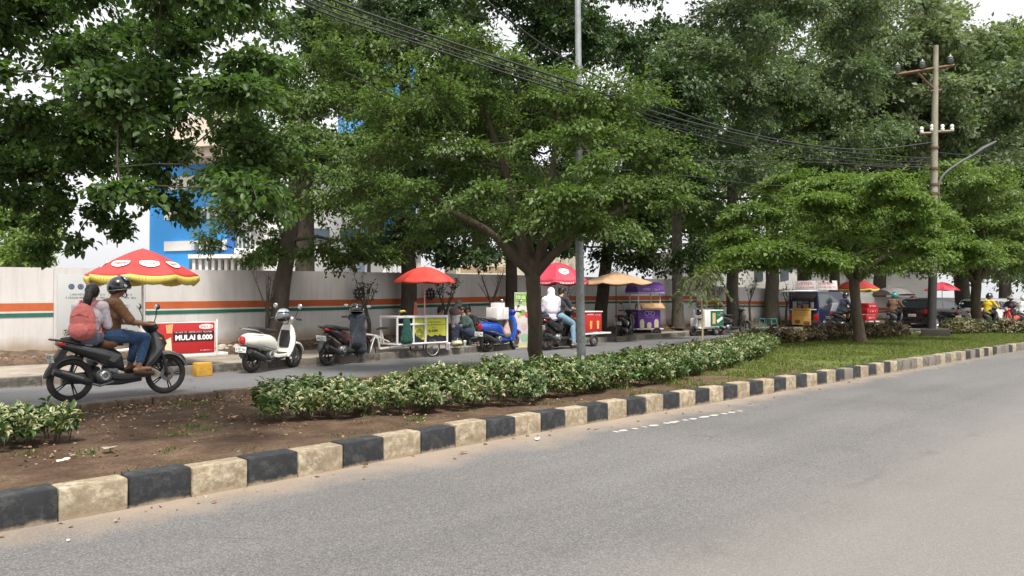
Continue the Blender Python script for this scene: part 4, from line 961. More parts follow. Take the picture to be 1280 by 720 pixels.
    if trousers:
        T = [('e', hip, (.15, .182, .13))]
        for s in 'LR':
            sg = 1 if s == 'L' else -1; hp = hip + lat * .09 * sg
            T += [('c', hp, g['kn' + s], .112, .078), ('c', g['kn' + s], g['kn' + s].lerp(g['an' + s], leg_len * .95), .076, .056)]
        blob('trousers', T, vox, trousers, root, .006, 11, it=4, seed=seed + 3)
    if skirt:
        T = [('e', hip, (.17, .19, .14))]
        for s in 'LR':
            sg = 1 if s == 'L' else -1; hp = hip + lat * .08 * sg
            T += [('c', hp, g['kn' + s], .13, .11), ('c', g['kn' + s], g['kn' + s].lerp(g['an' + s], .8), .11, .09), ('c', g['kn' + s].lerp(g['anL'] if s == 'L' else g['anR'], .3), g['knL'].lerp(g['knR'], .5), .10, .10)]
        blob('skirt', T, vox, skirt, root, .006, 7, it=7, seed=seed + 5)
    if shoes:
        for s in 'LR':
            toe = g['an' + s] + V3(J.get('ft' + s, (1, 0, -.25))).normalized() * .17
            blob('shoe', [('c', g['an' + s] - Vector((0, 0, .035)) - (toe - g['an' + s]) * .3, toe - Vector((0, 0, .005)), .045, .038), ('c', g['an' + s], g['an' + s] - Vector((0, 0, .03)), .042, .045)], vox, shoes, root)
    elif barefoot:
        for s in 'LR':
            dd = V3(J.get('ft' + s, (1, 0, -.25))).normalized(); a = g['an' + s] - Vector((0, 0, .065)) - dd * .06; b = a + dd * .27
            mb = MB(); mb.tube([a, a.lerp(b, .5) , b], [.04, .045, .035], 8); sd = mb.build('sandal', mat('sandal_brown', (0.06, 0.035, 0.02), .8), root)
            mb = MB(); c = g['an' + s] + dd * .10 - Vector((0, 0, .005)); lt = dd.cross(Vector((0, 0, 1))).normalized()
            mb.tube([c - lt * .045 - Vector((0, 0, .03)), c + Vector((0, 0, .026)), c + lt * .045 - Vector((0, 0, .03))], .01, 6); mb.build('strap', mat('sandal_brown', (0.06, 0.035, 0.02), .8), sd)
    if hair == 'short':
        blob('hair', [('e', hd + up * .03 - f * .015, (.10, .088, .098)), ('c', hd - f * .06, hd - f * .06 - up * .05, .05, .04), ('c', hd + up * .09 + f * .03 + lat * .03, hd + up * .085 + f * .05 - lat * .03, .035, .035)], vox, M_hair, root, .006, 30, it=1,
             cut=[(hd + f * .055 + up * .02, f * 1.0 - up * .55)])
    if hair == 'pony':
        p = J.get('tail', [(-.09, 0, .0), (-.16, 0, -.1), (-.22, .01, -.25), (-.27, .02, -.36)])
        pts = [hd + V3(q) for q in p]; S = [('e', hd + up * .02 - f * .018, (.105, .09, .108))] + [('c', a, b, r0, r1) for a, b, r0, r1 in zip(pts, pts[1:], (.055, .056, .045), (.056, .045, .022))] + [('c', hd - f * .05, pts[0], .08, .055)]
        blob('hair', S, vox, M_hair, root, .005, 26, it=2, cut=[(hd + f * .05 + up * .01, f * 1.0 - up * .35)])
    return body
def hijab(root, J, material, vox=.012, long=.55, face=(1, 0, 0), seed=2):
    g = {k: V3(v) for k, v in J.items() if k != 'tail'}; f = V3(face); up = (g['head'] - g['neck']).normalized(); hd, nk, ch, hip = g['head'], g['neck'], g['chest'], g['hip']
    b = nk.lerp(hip, long)
    S = [('e', hd + up * .018 - f * .012, (.118, .102, .125)), ('c', hd - up * .04 - f * .015, nk - f * .02, .10, .115), ('c', nk - f * .01, nk.lerp(b, .4) - f * .02, .125, .19), ('c', nk, g['shL'], .10, .105), ('c', nk, g['shR'], .10, .105),
         ('c', nk.lerp(b, .4) - f * .02, b - f * .02, .18, .19), ('c', g['shL'], g['shL'].lerp(g['elL'], .5), .10, .085), ('c', g['shR'], g['shR'].lerp(g['elR'], .5), .10, .085)]
    return blob('headscarf', S, vox, material, root, .004, 5, it=16, seed=seed, cut=[(hd + f * .092 - up * .01, f - up * .15)])
def helmet(root, hd, colm, visor=None, face=(1, 0, 0), open_=True, as_child=True, stripe=None, name='helmet'):
    """shell, peak, raised visor and chin strap round a head centre"""
    f = V3(face).normalized(); hd = V3(hd); mb = MB(); n, m = 24, 14; vs = []; fs = []
    ang = atan2(f.y, f.x)
    M = Matrix.Translation(hd + Vector((0, 0, .025))) @ Euler((0, -.12, ang)).to_matrix().to_4x4()
    for i in range(m + 1):
        th_ = pi * .0 + (pi * .70) * i / m
        for j in range(n):
            t = 2 * pi * j / n; back = .5 - .5 * cos(t)
            th2 = th_ * (0.78 + .22 * back); rr = .150
            vs.append((rr * 1.08 * sin(th2) * cos(t), rr * .95 * sin(th2) * sin(t), rr * 1.02 * cos(th2)))
    for i in range(m):
        for j in range(n): a = i * n + j; b = i * n + (j + 1) % n; fs.append((a, a + n, b + n, b))
    mb.add(vs, fs, M); h = mb.build(name, colm, root, smooth=60)
    sm = h.modifiers.new('t', 'SOLIDIFY'); sm.thickness = .016; sm.offset = -1
    par = h
    # visor: a curved clear-dark shell, raised
    mb = MB(); vs = []; fs = []; kk = 12
    for i in range(5):
        for j in range(kk + 1):
            t = radians(-75 + 150 * j / kk); e = radians((8 + 11 * i) + (22 if open_ else -22)); R_ = .172
            vs.append((R_ * cos(e) * cos(t) * 1.08, R_ * cos(e) * sin(t) * .98, R_ * sin(e)))
    for i in range(4):
        for j in range(kk): a = i * (kk + 1) + j; fs.append((a, a + 1, a + kk + 2, a + kk + 1))
    mb.add(vs, fs, M); v = mb.build('visor', visor or mat('visor_smoke', (0.04, 0.045, 0.05), .08, coat=1), par, smooth=60)
    v.modifiers.new('t', 'SOLIDIFY').thickness = .004
    mb = MB(); mb.torus((0, 0, 0), .148, .008, 'Z', 28, 6); ob = MB(); ob.add([tuple(M @ Matrix.Translation((-.004, 0, -.035)) @ Vector(p)) for p in mb.v], mb.f); ob.build('rim_trim', mat('trim_grey', (0.16, 0.16, 0.16), .5), par)
    for sg in (1, -1):
        mb = MB(); mb.lathe([(.001, .012), (.02, .01), (.022, 0)], M @ Matrix.Translation((.03, .147 * sg, .01)) @ Euler((-sg * pi / 2, 0, 0)).to_matrix().to_4x4(), 10); mb.build('visor_pivot', mat('pivot_silver', (0.5, 0.5, 0.5), .3, .8), par)
    mb = MB(); mb.tube([M @ Vector((.03, .12, -.03)), M @ Vector((.06, .07, -.14)), M @ Vector((.065, 0, -.155)), M @ Vector((.06, -.07, -.14)), M @ Vector((.03, -.12, -.03))], .008, 6); mb.build('chin_strap', mat('strap_black', (0.02, 0.02, 0.02), .8), par)
    return h

# ------------------------------------------------------------------ scooters and motorcycles
M_tyre = mat('tyre_rubber', (0.022, 0.021, 0.020), .85, var=.3, bmp=.4, bscale=50, dirt=(0.10, 0.085, 0.065), dirt_amt=.4)
M_rim = mat('rim_black', (0.03, 0.03, 0.032), .4, .5); M_rimw = mat('rim_silver', (0.5, 0.5, 0.5), .35, .8)
M_blk = mat('plastic_black', (0.025, 0.025, 0.027), .5, var=.2, dirt=(0.10, 0.085, 0.07), dirt_amt=.25); M_seat = mat('seat_vinyl', (0.022, 0.021, 0.021), .65, var=.2, bmp=.3, bscale=200)
M_met = mat('engine_alloy', (0.20, 0.20, 0.20), .45, .7, dirt=(0.08, 0.07, 0.06), dirt_amt=.6); M_chr = mat('chrome', (0.6, 0.6, 0.6), .15, 1.0)
M_red = mat('lens_red', (0.45, 0.015, 0.012), .15, coat=.6); M_amb = mat('lens_amber', (0.55, 0.18, 0.02), .2, coat=.5); M_clear = mat('lens_clear', (0.55, 0.57, 0.6), .12, .3, coat=.8)
M_plate = mat('number_plate_white', (0.66, 0.67, 0.62), .5); M_plk = mat('plate_ink', (0.02, 0.02, 0.02), .6)
M_mirror = mat('mirror_glass', (0.55, 0.6, 0.62), .05, 1.0)
def paint(name, col, metal=.2, rough=.35): return mat('paint_' + name, col, rough, metal, var=.06, coat=.8, dirt=(0.16, 0.13, 0.10), dirt_amt=.12)
def ringx(x, zc, hw, hh, e=2.6, n=20, yc=0.0, tilt=0.0):
    out = []
    for j in range(n):
        t = 2 * pi * j / n; c, s = cos(t), sin(t)
        y = hw * (abs(c) ** (2 / e)) * (1 if c >= 0 else -1); z = hh * (abs(s) ** (2 / e)) * (1 if s >= 0 else -1)
        out.append((x - z * tilt, yc + y, zc + z))
    return out
def ringz(z, xc, hx, hw, e=2.6, n=20, tilt=0.0):
    out = []
    for j in range(n):
        t = 2 * pi * j / n; c, s = cos(t), sin(t)
        x = hx * (abs(c) ** (2 / e)) * (1 if c >= 0 else -1); y = hw * (abs(s) ** (2 / e)) * (1 if s >= 0 else -1)
        out.append((xc + x, y, z + x * tilt))
    return out
def wheel(root, x, R, w, rim, spokes=5, name='wheel', disc=True):
    mb = MB(); M = Matrix.Translation((x, 0, R)) @ Euler((pi / 2, 0, 0)).to_matrix().to_4x4()
    mb.lathe([(.001, -.05), (.035, -.05), (.04, -.03), (.03, 0), (.04, .03), (.035, .05), (.001, .05)], M, 14)
    for k in range(spokes):
        for d in (-.13, .13) if spokes <= 6 else (0,):
            a = 2 * pi * k / spokes; p0 = Vector((x + .03 * cos(a + d), 0, R + .03 * sin(a + d))); rr = R - w - .008; p1 = Vector((x + rr * cos(a + d * .7), 0, R + rr * sin(a + d * .7)))
            mb.tube([p0, p1], [.012, .008] if spokes <= 6 else [.003, .003], 5, cap=False)
    h = mb.build(name, rim, root)
    mb = MB(); mb.torus((x, 0, R), R - w, w, 'Y', 36, 10, rz=w * .92); mb.build('tyre', M_tyre, h)
    mb = MB(); r0 = R - w * 1.75; mb.lathe([(r0 + .012, -.6 * w), (r0, -.55 * w), (r0 - .012, -.1 * w), (r0 - .012, .1 * w), (r0, .55 * w), (r0 + .012, .6 * w)], M, 36); mb.build('rim', rim, h)
    if disc:
        mb = MB(); mb.lathe([(.05, .052), (.1, .052), (.1, .056), (.05, .056)], M, 24); mb.build('brake_disc', M_met, h)
    return h
def plate(root, c, w, h, rot, name='number_plate', parent=None):
    mb = MB(); mb.box((0, 0, 0), (.004, w, h), .0015); o = mb.build(name, M_plate, parent or root); o.location = c; o.rotation_euler = rot
    r = random.Random(int(w * 1000 + c[0] * 77)); mb = MB(); y = -w * .4
    while y < w * .38:
        cw = w * .085; k = r.randint(0, 2)
        for q in ((0,), (0, 1), (1,))[k]: mb.box((-.003, y + q * cw * .8, .1 * h), (.001, cw * .22, h * .42))
        for zz in ((.28, -.08), (.28,), (-.08, .1))[r.randint(0, 2)]: mb.box((-.0034, y + cw * .4, zz * h), (.001, cw * .9, h * .08))
        y += cw * 1.45
    mb.box((-.003, 0, -.32 * h), (.001, w * .35, h * .1)); mb.build('plate_lettering', M_plk, o); return o
def scooter(loc, rz, label, kind='sport', body=None, accent=None, seatm=None, scale=1.0, group=None, lean=0.0, R=None, detail=True, cat='scooter', name='scooter', mirror_h=0.0, rack=False, stand=True):
    root = empty(name, loc, rz, label, cat, group, scale); root.rotation_euler = (lean, 0, rz)
    body = body or paint('charcoal', (0.035, 0.036, 0.038)); accent = accent or M_blk; seatm = seatm or M_seat
    sport = kind == 'sport'; R = R or (.285 if sport else .25); w_ = .043 if sport else .05
    xr, xf = -.62, .64
    wheel(root, xr, R, w_, M_rim, 5, disc=False); wheel(root, xf, R, w_ * .92, M_rim if sport else M_rimw, 5 if sport else 6)
    # rear bodywork
    mb = MB()
    if sport: sec = [(.02, .50, .085, .14, .2), (-.10, .56, .135, .15, .1), (-.25, .61, .15, .125, 0), (-.42, .66, .145, .10, 0), (-.56, .71, .125, .08, 0), (-.70, .755, .085, .055, -.1), (-.80, .79, .04, .028, -.2)]
    else: sec = [(.02, .44, .10, .13, .1), (-.10, .51, .145, .17, 0), (-.28, .57, .172, .175, 0), (-.48, .60, .18, .16, 0), (-.66, .62, .17, .145, 0), (-.80, .625, .14, .125, 0), (-.90, .63, .085, .08, 0)]
    mb.loft([ringx(x, z, hw, hh, 2.5 if sport else 2.3, 22, 0, t) for x, z, hw, hh, t in sec]); bd = mb.build('rear_body', body, root)
    if sport:   # side panel crease in the accent colour
        for sg in (1, -1):
            mb = MB(); mb.prism([(-.02, .60), (-.28, .70), (-.55, .755), (-.72, .79), (-.54, .70), (-.30, .60), (-.12, .50)], .02, Matrix.Translation((0, .142 * sg, 0)) @ Euler((0, 0, .07 * sg)).to_matrix().to_4x4(), .006); spn = mb.build('side_panel', accent, root); mb = MB(); mb.prism([(-.34, .695), (-.50, .735), (-.60, .745), (-.46, .705)], .004, Matrix.Translation((0, .158 * sg, 0)) @ Euler((0, 0, .07 * sg)).to_matrix().to_4x4()); mb.build('decal', mat('decal_silver', (0.45, 0.45, 0.46), .3, .5), spn)
    # seat
    mb = MB(); zs = .775 if sport else .78
    sec = [(.02, zs - .035, .07, .02), (-.04, zs - .01, .11, .04), (-.18, zs, .135, .045), (-.34, zs + .01, .14, .045), (-.42, zs + .03, .135, .05), (-.54, zs + .045, .13, .048), (-.66, zs + .055, .11, .04), (-.73, zs + .055, .06, .025)]
    mb.loft([ringx(x, z, hw, hh, 2.8, 20) for x, z, hw, hh in sec]); mb.build('seat', seatm, root)
    # front shield and nose
    mb = MB()
    if sport: sec = [(.27, .30, .06, .13, 0), (.42, .33, .075, .17, .1), (.56, .42, .13, .20, .3), (.68, .475, .155, .18, .4), (.80, .465, .12, .14, .4), (.90, .43, .06, .085, .3)]
    else: sec = [(.26, .29, .05, .16, 0), (.38, .34, .05, .205, 0), (.52, .385, .065, .215, .1), (.66, .41, .075, .195, .15), (.80, .41, .065, .15, .2), (.90, .40, .05, .09, .1)]
    mb.loft([ringz(z, xc, hx, hw, 2.4, 24, tl) for z, xc, hx, hw, tl in sec]); sh = mb.build('leg_shield', body, root)
    if not sport:
        mb = MB(); mb.loft([ringz(z, xc, hx, hw, 2.6, 18, tl) for z, xc, hx, hw, tl in [(.44, .315, .03, .12, .1), (.60, .335, .035, .13, .1), (.78, .345, .03, .10, .1)]]); mb.build('glove_box', M_blk, root)
        mb = MB(); mb.box((.12, 0, .335), (.34, .24, .02), .008); mb.build('floor_mat', M_blk, root)
        for sg in (1, -1): mb = MB(); mb.tube([(-.84, .10 * sg, .56), (-.45, .17 * sg, .50), (-.12, .14 * sg, .42)], .012, 6); mb.build('trim_strip', M_chr if seatm is not M_seat else M_blk, root)
    # floorboard and side skirts
    mb = MB(); mb.loft([ringx(x, z, hw, hh, 5, 16) for x, z, hw, hh in [(.36, .315, .13, .03), (.2, .29, .15, .035), (-.02, .29, .15, .04), (-.14, .33, .13, .06)]]); mb.build('floorboard', M_blk if sport else body, root)
    mb = MB(); mb.loft([ringx(x, z, hw, hh, 3, 14) for x, z, hw, hh in [(.28, .24, .06, .03), (.0, .23, .10, .05), (-.3, .27, .10, .08)]]); mb.build('under_tray', M_blk, root)
    # fenders
    def fender(x, Rr, a0, a1, hw, th, m, nm):
        mb = MB(); k = 12; rings = []
        for i in range(k + 1):
            a = radians(a0 + (a1 - a0) * i / k); ww = hw * (.75 + .25 * sin(pi * i / k)); rings.append([(x + (Rr + dr) * cos(a), yy, R + (Rr + dr) * sin(a)) for yy, dr in ((-ww, -.035), (-ww * .8, 0), (0, .014), (ww * .8, 0), (ww, -.035), (ww * .8, -.012), (0, .0), (-ww * .8, -.012))])
        mb.loft(rings); return mb.build(nm, m, root)
    fender(xf, R + .03, 18, 165, .062 if sport else .075, .01, accent if sport and accent is not M_blk else body, 'front_fender')
    fender(xr, R + .03, 62, 172, .06, .01, M_blk, 'rear_fender')
    # fork, headset, bars
    for sg in (1, -1):
        mb = MB(); mb.tube([(xf, .07 * sg, R), (xf - .07, .065 * sg, R + .26), (.47, .05 * sg, .72)], [.022, .024, .018], 8); mb.build('fork_leg', M_met if not sport else M_blk, root)
    mb = MB(); mb.tube([(.47, 0, .62), (.40, 0, .99)], .03, 8); mb.build('steering_column', M_blk, root)
    mb = MB()
    if sport: mb.loft([ringz(z, xc, hx, hw, 2.4, 20, .1) for z, xc, hx, hw in [(.90, .43, .06, .09), (.96, .42, .09, .15), (1.01, .40, .09, .15), (1.045, .38, .05, .10)]])
    else: mb.loft([ringz(z, xc, hx, hw, 2.2, 20, 0) for z, xc, hx, hw in [(.88, .41, .05, .07), (.94, .42, .085, .12), (1.0, .41, .095, .15), (1.05, .39, .06, .12)]])
    mb.build('handlebar_cowl', body if not sport else M_blk, root)
    for sg in (1, -1):
        mb = MB(); mb.tube([(.39, .12 * sg, 1.0), (.36, .24 * sg, 1.01), (.33, .36 * sg, 1.0)], .016, 8); mb.build('handlebar', M_chr if not sport else M_blk, root)
        mb = MB(); mb.tube([(.352, .26 * sg, 1.008), (.33, .37 * sg, 1.0)], .021, 10); mb.build('grip', M_blk, root)
        mb = MB(); mb.tube([(.40, .20 * sg, 1.0), (.42, .28 * sg, 1.0), (.40, .36 * sg, .99)], .007, 6); mb.build('brake_lever', M_met, root)
        mb = MB(); mh = 1.22 + mirror_h; mb.tube([(.38, .19 * sg, 1.02), (.40, .22 * sg, 1.12), (.38, .28 * sg, mh)], .007, 6); ms = mb.build('mirror_stem', M_blk, root)
        mb = MB(); mb.ball((.385, .30 * sg, mh + .04), (.02, .07, .045) if sport else (.02, .055, .055), 16, 10); mb.build('mirror', M_blk if sport else M_chr, root)
        mb = MB(); mb.ball((.370, .30 * sg, mh + .04), (.008, .06, .037) if sport else (.009, .046, .046), 16, 10); mb.build('mirror_face', M_mirror, root)
    # lights
    if sport:
        mb = MB(); mb.loft([ringx(x, z, hw, hh, 2.3, 16) for x, z, hw, hh in [(.52, .72, .12, .05), (.575, .71, .115, .05), (.60, .70, .08, .03)]]); mb.build('headlight', M_clear, root)
    else:
        mb = MB(); mb.ball((.495, 0, .97), (.03, .065, .065), 18, 12); mb.build('headlight', M_clear, root); mb = MB(); mb.torus((.49, 0, .97), .066, .009, 'X', 22, 6); mb.build('headlight_ring', M_chr, root)
    for sg in (1, -1):
        mb = MB(); mb.ball((.50 if sport else .44, (.14 if sport else .17) * sg, .80 if sport else .70), (.03, .02, .018), 10, 8); mb.build('indicator', M_amb, root)
    zt = .765 if sport else .63; xt = -.77 if sport else -.90
    mb = MB(); mb.loft([ringx(x, z, hw, hh, 2.6, 16) for x, z, hw, hh in ([(xt + .09, zt, .085, .036), (xt, zt + .01, .07, .034), (xt - .03, zt + .012, .04, .018)] if sport else [(xt + .05, zt, .085, .085), (xt - .005, zt, .075, .08), (xt - .022, zt, .05, .055)])]); mb.build('tail_light', M_red, root)
    # mudflap, plate
    mb = MB(); mb.prism([(xt + .12, zt - .06), (xt + .02, zt - .06), (xt - .08, zt - .22), (xt - .15, zt - .40), (xt - .125, zt - .41), (xt + .03, zt - .2)] if sport else [(xt + .10, zt - .10), (xt + .0, zt - .10), (xt - .02, zt - .3), (xt + .02, zt - .32), (xt + .07, zt - .2)], .11, None, .008); mb.build('mudflap', M_blk, root)
    plate(root, (xt - .10, 0, zt - .17) if sport else (xt - .035, 0, zt - .17), .25, .115 if sport else .11, (0, -.25 if sport else .1, 0))
    # engine, transmission, exhaust, shock
    mb = MB(); mb.loft([ringx(x, z, hw, hh, 3, 14, .085) for x, z, hw, hh in [(-.08, .30, .04, .07), (-.25, .30, .055, .09), (-.55, .30, .045, .075), (-.70, R, .04, .06)]]); mb.build('transmission', M_met, root)
    mb = MB(); mb.ball((-.22, -.06, .32), (.11, .10, .10), 14, 10); mb.box((-.12, -.02, .36), (.16, .14, .13), .03); mb.build('engine', M_met, root)
    mb = MB(); Me = Matrix.Translation((-.24, -.155, .33)) @ Euler((pi / 2, 0, 0)).to_matrix().to_4x4(); mb.lathe([(.03, .01), (.052, .012), (.066, .0), (.066, -.03)], Me, 20); mb.build('fan_cover', M_rimw, root)
    mb = MB(); mb.tube([(-.12, -.10, .24), (-.3, -.14, .20), (-.45, -.16, .25)], .016, 8); mb.build('exhaust_pipe', M_met, root)
    mb = MB(); q, rr = resample([(-.42, -.16, .25), (-.5, -.165, .285), (-.74, -.165, .38), (-.88, -.165, .43)], [.03, .055, .058, .045], 4); mb.tube(q, rr, 12); mf = mb.build('muffler', M_blk, root)
    mb = MB(); mb.tube([(-.54, -.205, .315), (-.80, -.205, .42)], [.034, .03], 8); mb.build('heat_shield', mat('shield_grey', (0.12, 0.12, 0.12), .4, .5), mf)
    mb = MB(); mb.tube([(-.60, .12, R + .02), (-.52, .10, .62)], .018, 8); k = 7
    for j in range(k): c = Vector((-.60, .12, R + .02)).lerp(Vector((-.52, .10, .62)), .3 + .6 * j / k); mb.torus(c, .026, .006, 'Z', 12, 5)
    mb.build('shock_absorber', M_blk, root)
    mb = MB(); mb.tube([(-.50, .15, zs - .02), (-.68, .17, zs + .03), (-.84, .12, zs + .06), (-.87, 0, zs + .065), (-.84, -.12, zs + .06), (-.68, -.17, zs + .03), (-.50, -.15, zs - .02)], .013, 8); mb.build('grab_rail', M_blk if sport or rack else M_chr, root)
    mb = MB(); mb.tube([(-.15, .10, .22), (-.2, .20, .05), (-.22, .24, .0)] if stand else [(-.15, .10, .22), (-.3, .12, .21), (-.42, .13, .22)], .012, 6); mb.build('side_stand', M_met, root)
    return root
def rider_pose(hx=-.14, hz=.87, lean=.1, arm=(.335, .31, 1.03), knee=(.30, .15, .82), ankle=(.22, .13, .41), head=(.05, .0)):
    h = Vector((hx, 0, hz)); ch = h + Vector((lean, 0, .30)); nk = h + Vector((lean * 1.55, 0, .49)); hd = nk + Vector((.035 + head[0], head[1], .155))
    J = dict(hip=h, chest=ch, neck=nk, head=hd)
    for s, g in (('L', 1), ('R', -1)):
        sh = nk + Vector((-.01, .175 * g, -.05)); ha = Vector((arm[0] - .05, arm[1] * g, arm[2] + .015)); mid = sh.lerp(ha, .5) + Vector((-.06, .07 * g, -.10))
        J['sh' + s] = sh; J['el' + s] = mid; J['ha' + s] = ha; J['kn' + s] = Vector((knee[0], knee[1] * g, knee[2])); J['an' + s] = Vector((ankle[0], ankle[1] * g, ankle[2])); J['hd' + s] = (1, 0, -.1); J['pn' + s] = (.1, 0, -1)
    return J
def pillion_pose(hx=-.47, hz=.93, lean=.05):
    J = rider_pose(hx, hz, lean); 
    for s, g in (('L', 1), ('R', -1)):
        J['kn' + s] = Vector((hx + .38, .23 * g, .80)); J['an' + s] = Vector((hx + .24, .21 * g, .42)); J['ha' + s] = Vector((hx + .27, .16 * g, hz + .10)); J['el' + s] = Vector((hx + .08, .24 * g, hz + .17)); J['hd' + s] = (.8, -.3 * g, -.3); J['pn' + s] = (0, -g, 0)
    return J
def text_mesh(s, size, material, parent, loc, rot, ext=.001, bold=0.0, name='lettering', sx=1.0, align='CENTER'):
    c = bpy.data.curves.new(name, 'FONT'); c.body = s; c.size = size; c.extrude = ext; c.offset = bold; c.align_x = align; c.align_y = 'CENTER'; c.resolution_u = 2
    o = bpy.data.objects.new(name, c); COL.objects.link(o); dg = bpy.context.evaluated_depsgraph_get(); me = bpy.data.meshes.new_from_object(o.evaluated_get(dg))
    bpy.data.objects.remove(o); o = bpy.data.objects.new(name, me); COL.objects.link(o); me.materials.clear(); me.materials.append(material)
    o.parent = parent; o.location = loc; o.rotation_euler = rot; o.scale = (sx, 1, 1); return o
def scribble(mb, x, z, w, h, seed, y=0.0, th=.001, dens=1.0):
    """a run of letter-like strokes too small to read, in the xz plane"""
    r = random.Random(seed); q = 0
    while q < w:
        cw = h * r.uniform(.45, .65)
        if r.random() < .16: q += cw; continue
        k = r.random()
        if k < .75: mb.box((x + q + cw * .12, y, z), (h * .13, th, h))
        if k > .35: mb.box((x + q + cw * .7, y, z - h * .1), (h * .12, th, h * .75))
        for zz in r.sample((-.42, 0, .42), 2 if k > .3 else 1): mb.box((x + q + cw * .42, y - th * .3, z + zz * h * .95), (cw * .7, th, h * .14))
        q += cw * 1.25
# ------------------------------------------------------------------ umbrellas
def umbrella(base, r, zr, zt, pole_m, canopy_m, label, name='market_umbrella', n=8, valance=None, valh=.12, logos=None, rot=0.0, group=None, pole_z=None, tilt=(0, 0), flat=2.0, finial=True, val_text=None):
    root = empty(name, base, rot, label, 'umbrella', group); bz = base[2]
    H_ = zt - bz; hr = zr - bz
    def surf(t, q):
        seg = 2 * pi / n; u = ((t / seg) % 1.0); rib = 1 - .055 * sin(pi * u) * q ** 1.5
        edge = (cos(seg / 2) / cos((u - .5) * seg)) * .6 + .4
        z = H_ - (H_ - hr) * (q ** flat) - .035 * r * sin(pi * u) * q
        return Vector((r * q * edge * rib * cos(t) + tilt[0] * (z - hr), r * q * edge * rib * sin(t) + tilt[1] * (z - hr), z))
    mats = canopy_m if isinstance(canopy_m, (list, tuple)) else [canopy_m]
    mb = MB(); K = n * 6; Q = 10
    vs = [surf(0, 0)]; fs = []
    for i in range(1, Q + 1):
        for j in range(K): vs.append(surf(2 * pi * j / K, i / Q))
    for j in range(K): fs.append((0, 1 + j, 1 + (j + 1) % K))
    for i in range(Q - 1):
        for j in range(K): a = 1 + i * K + j; b = 1 + i * K + (j + 1) % K; fs.append((a, a + K, b + K, b))
    mb.add([tuple(v) for v in vs], fs); mb.mi = [((f[1] - 1) % K) // 6 % len(mats) for f in mb.f]
    c = mb.build('canopy', mats, root, smooth=30); c.modifiers.new('t', 'SOLIDIFY').thickness = .004
    if valance:
        mb = MB(); vs = []; fs = []
        for j in range(K + 1):
            t = 2 * pi * j / K; p = surf(t, 1.0); u = (j % 6) / 6; drop = valh * (.62 + .38 * sin(pi * u)); o = Vector((p.x, p.y, 0)).normalized() * .012
            vs += [tuple(p + o * .3), tuple(p + o + Vector((0, 0, -drop * .5))), tuple(p + o * .6 + Vector((0, 0, -drop)))]
        for j in range(K): a = j * 3; fs += [(a, a + 1, a + 4, a + 3), (a + 1, a + 2, a + 5, a + 4)]
        mb.add(vs, fs); v = mb.build('valance', valance, root, smooth=50); v.modifiers.new('t', 'SOLIDIFY').thickness = .003
        if val_text:
            mb = MB(); rr = random.Random(4)
            for k in range(n):
                for q in range(9):
                    t = (k + .2 + .07 * q) * 2 * pi / n; p = surf(t, 1.0); o = Vector((p.x, p.y, 0)).normalized(); tt = Vector((-o.y, o.x, 0)); c0 = p + o * .018 + Vector((0, 0, -valh * .42)); hh = .025; ww = .014
                    mb.add([tuple(c0 - tt * ww - Vector((0, 0, hh))), tuple(c0 + tt * ww * rr.uniform(-.2, 1) - Vector((0, 0, hh))), tuple(c0 + tt * ww * rr.uniform(.2, 1) + Vector((0, 0, hh))), tuple(c0 - tt * ww * rr.uniform(.2, 1) + Vector((0, 0, hh)))], [(0, 1, 2, 3)])
            mb.build('valance_lettering', val_text, v, smooth=0)
    if logos:
        lm, im, rng_, (wd, ht) = logos
        for k in rng_:
            tc_ = (k + .5) * 2 * pi / n; mb = MB(); m2 = MB(); qc = .66
            def lp_(a, b, off): # a along the edge, b up the slope, in metres
                q = qc - b / r / 1.15; t = tc_ + a / (r * max(q, .2)); p = surf(t, q); p2 = surf(t, q - .02); p3 = surf(t + .02, q); nn = (p3 - p).cross(p2 - p).normalized()
                if nn.z < 0: nn = -nn
                return tuple(p + nn * off)
            m = 18; prev = [lp_(0, 0, .022)]
            for q in (.5, 1.0): prev += [lp_(wd * q * cos(2 * pi * j / m) * (1 + .12 * sin(4 * pi * j / m) ** 2), ht * q * sin(2 * pi * j / m), .022) for j in range(m)]
            mb.add(prev, [(0, 1 + j, 1 + (j + 1) % m) for j in range(m)] + [(1 + j, 1 + m + j, 1 + m + (j + 1) % m, 1 + (j + 1) % m) for j in range(m)]); lo = mb.build('logo_patch', lm, root, smooth=0)
            rr = random.Random(k + 3); a = -wd * .72
            while a < wd * .66:
                s1 = wd * rr.uniform(.09, .15); h1 = ht * .34
                for (x0_, z0_, x1_, z1_) in ((0, -h1, s1 * .45, h1), (0, h1 * .45, s1, h1), (s1 * .65, -h1, s1, h1 * rr.uniform(-.2, 1)), (0, -h1, s1, -h1 * .6))[:rr.randint(2, 4)]:
                    m2.add([lp_(a + x0_, z0_, .028), lp_(a + x1_, z0_, .028), lp_(a + x1_, z1_, .028), lp_(a + x0_, z1_, .028)], [(0, 1, 2, 3)])
                a += s1 * 1.35
            m2.build('logo_lettering', im, lo, smooth=0)
    mb = MB()
    for k in range(n):
        t = 2 * pi * k / n; mb.tube([surf(t, .06) - Vector((0, 0, .03)), surf(t, .5) - Vector((0, 0, .02)), surf(t, .98) - Vector((0, 0, .012))], .006, 5)
        mb.tube([Vector((tilt[0] * .1, 0, hr + .1)), surf(t, .5) - Vector((0, 0, .02))], .005, 4)
    mb.build('ribs', M_rimw, root)
    mb = MB(); mb.tube([(0, 0, pole_z - bz if pole_z else 0), (tilt[0] * .2, tilt[1] * .2, hr * .7), tuple(surf(0, 0) - Vector((0, 0, .02)))], .019, 10); mb.build('pole', pole_m, root)
    if finial: mb = MB(); mb.ball(surf(0, 0) + Vector((0, 0, .02)), (.02, .02, .035), 10, 8); mb.build('finial', pole_m, root)
    return root
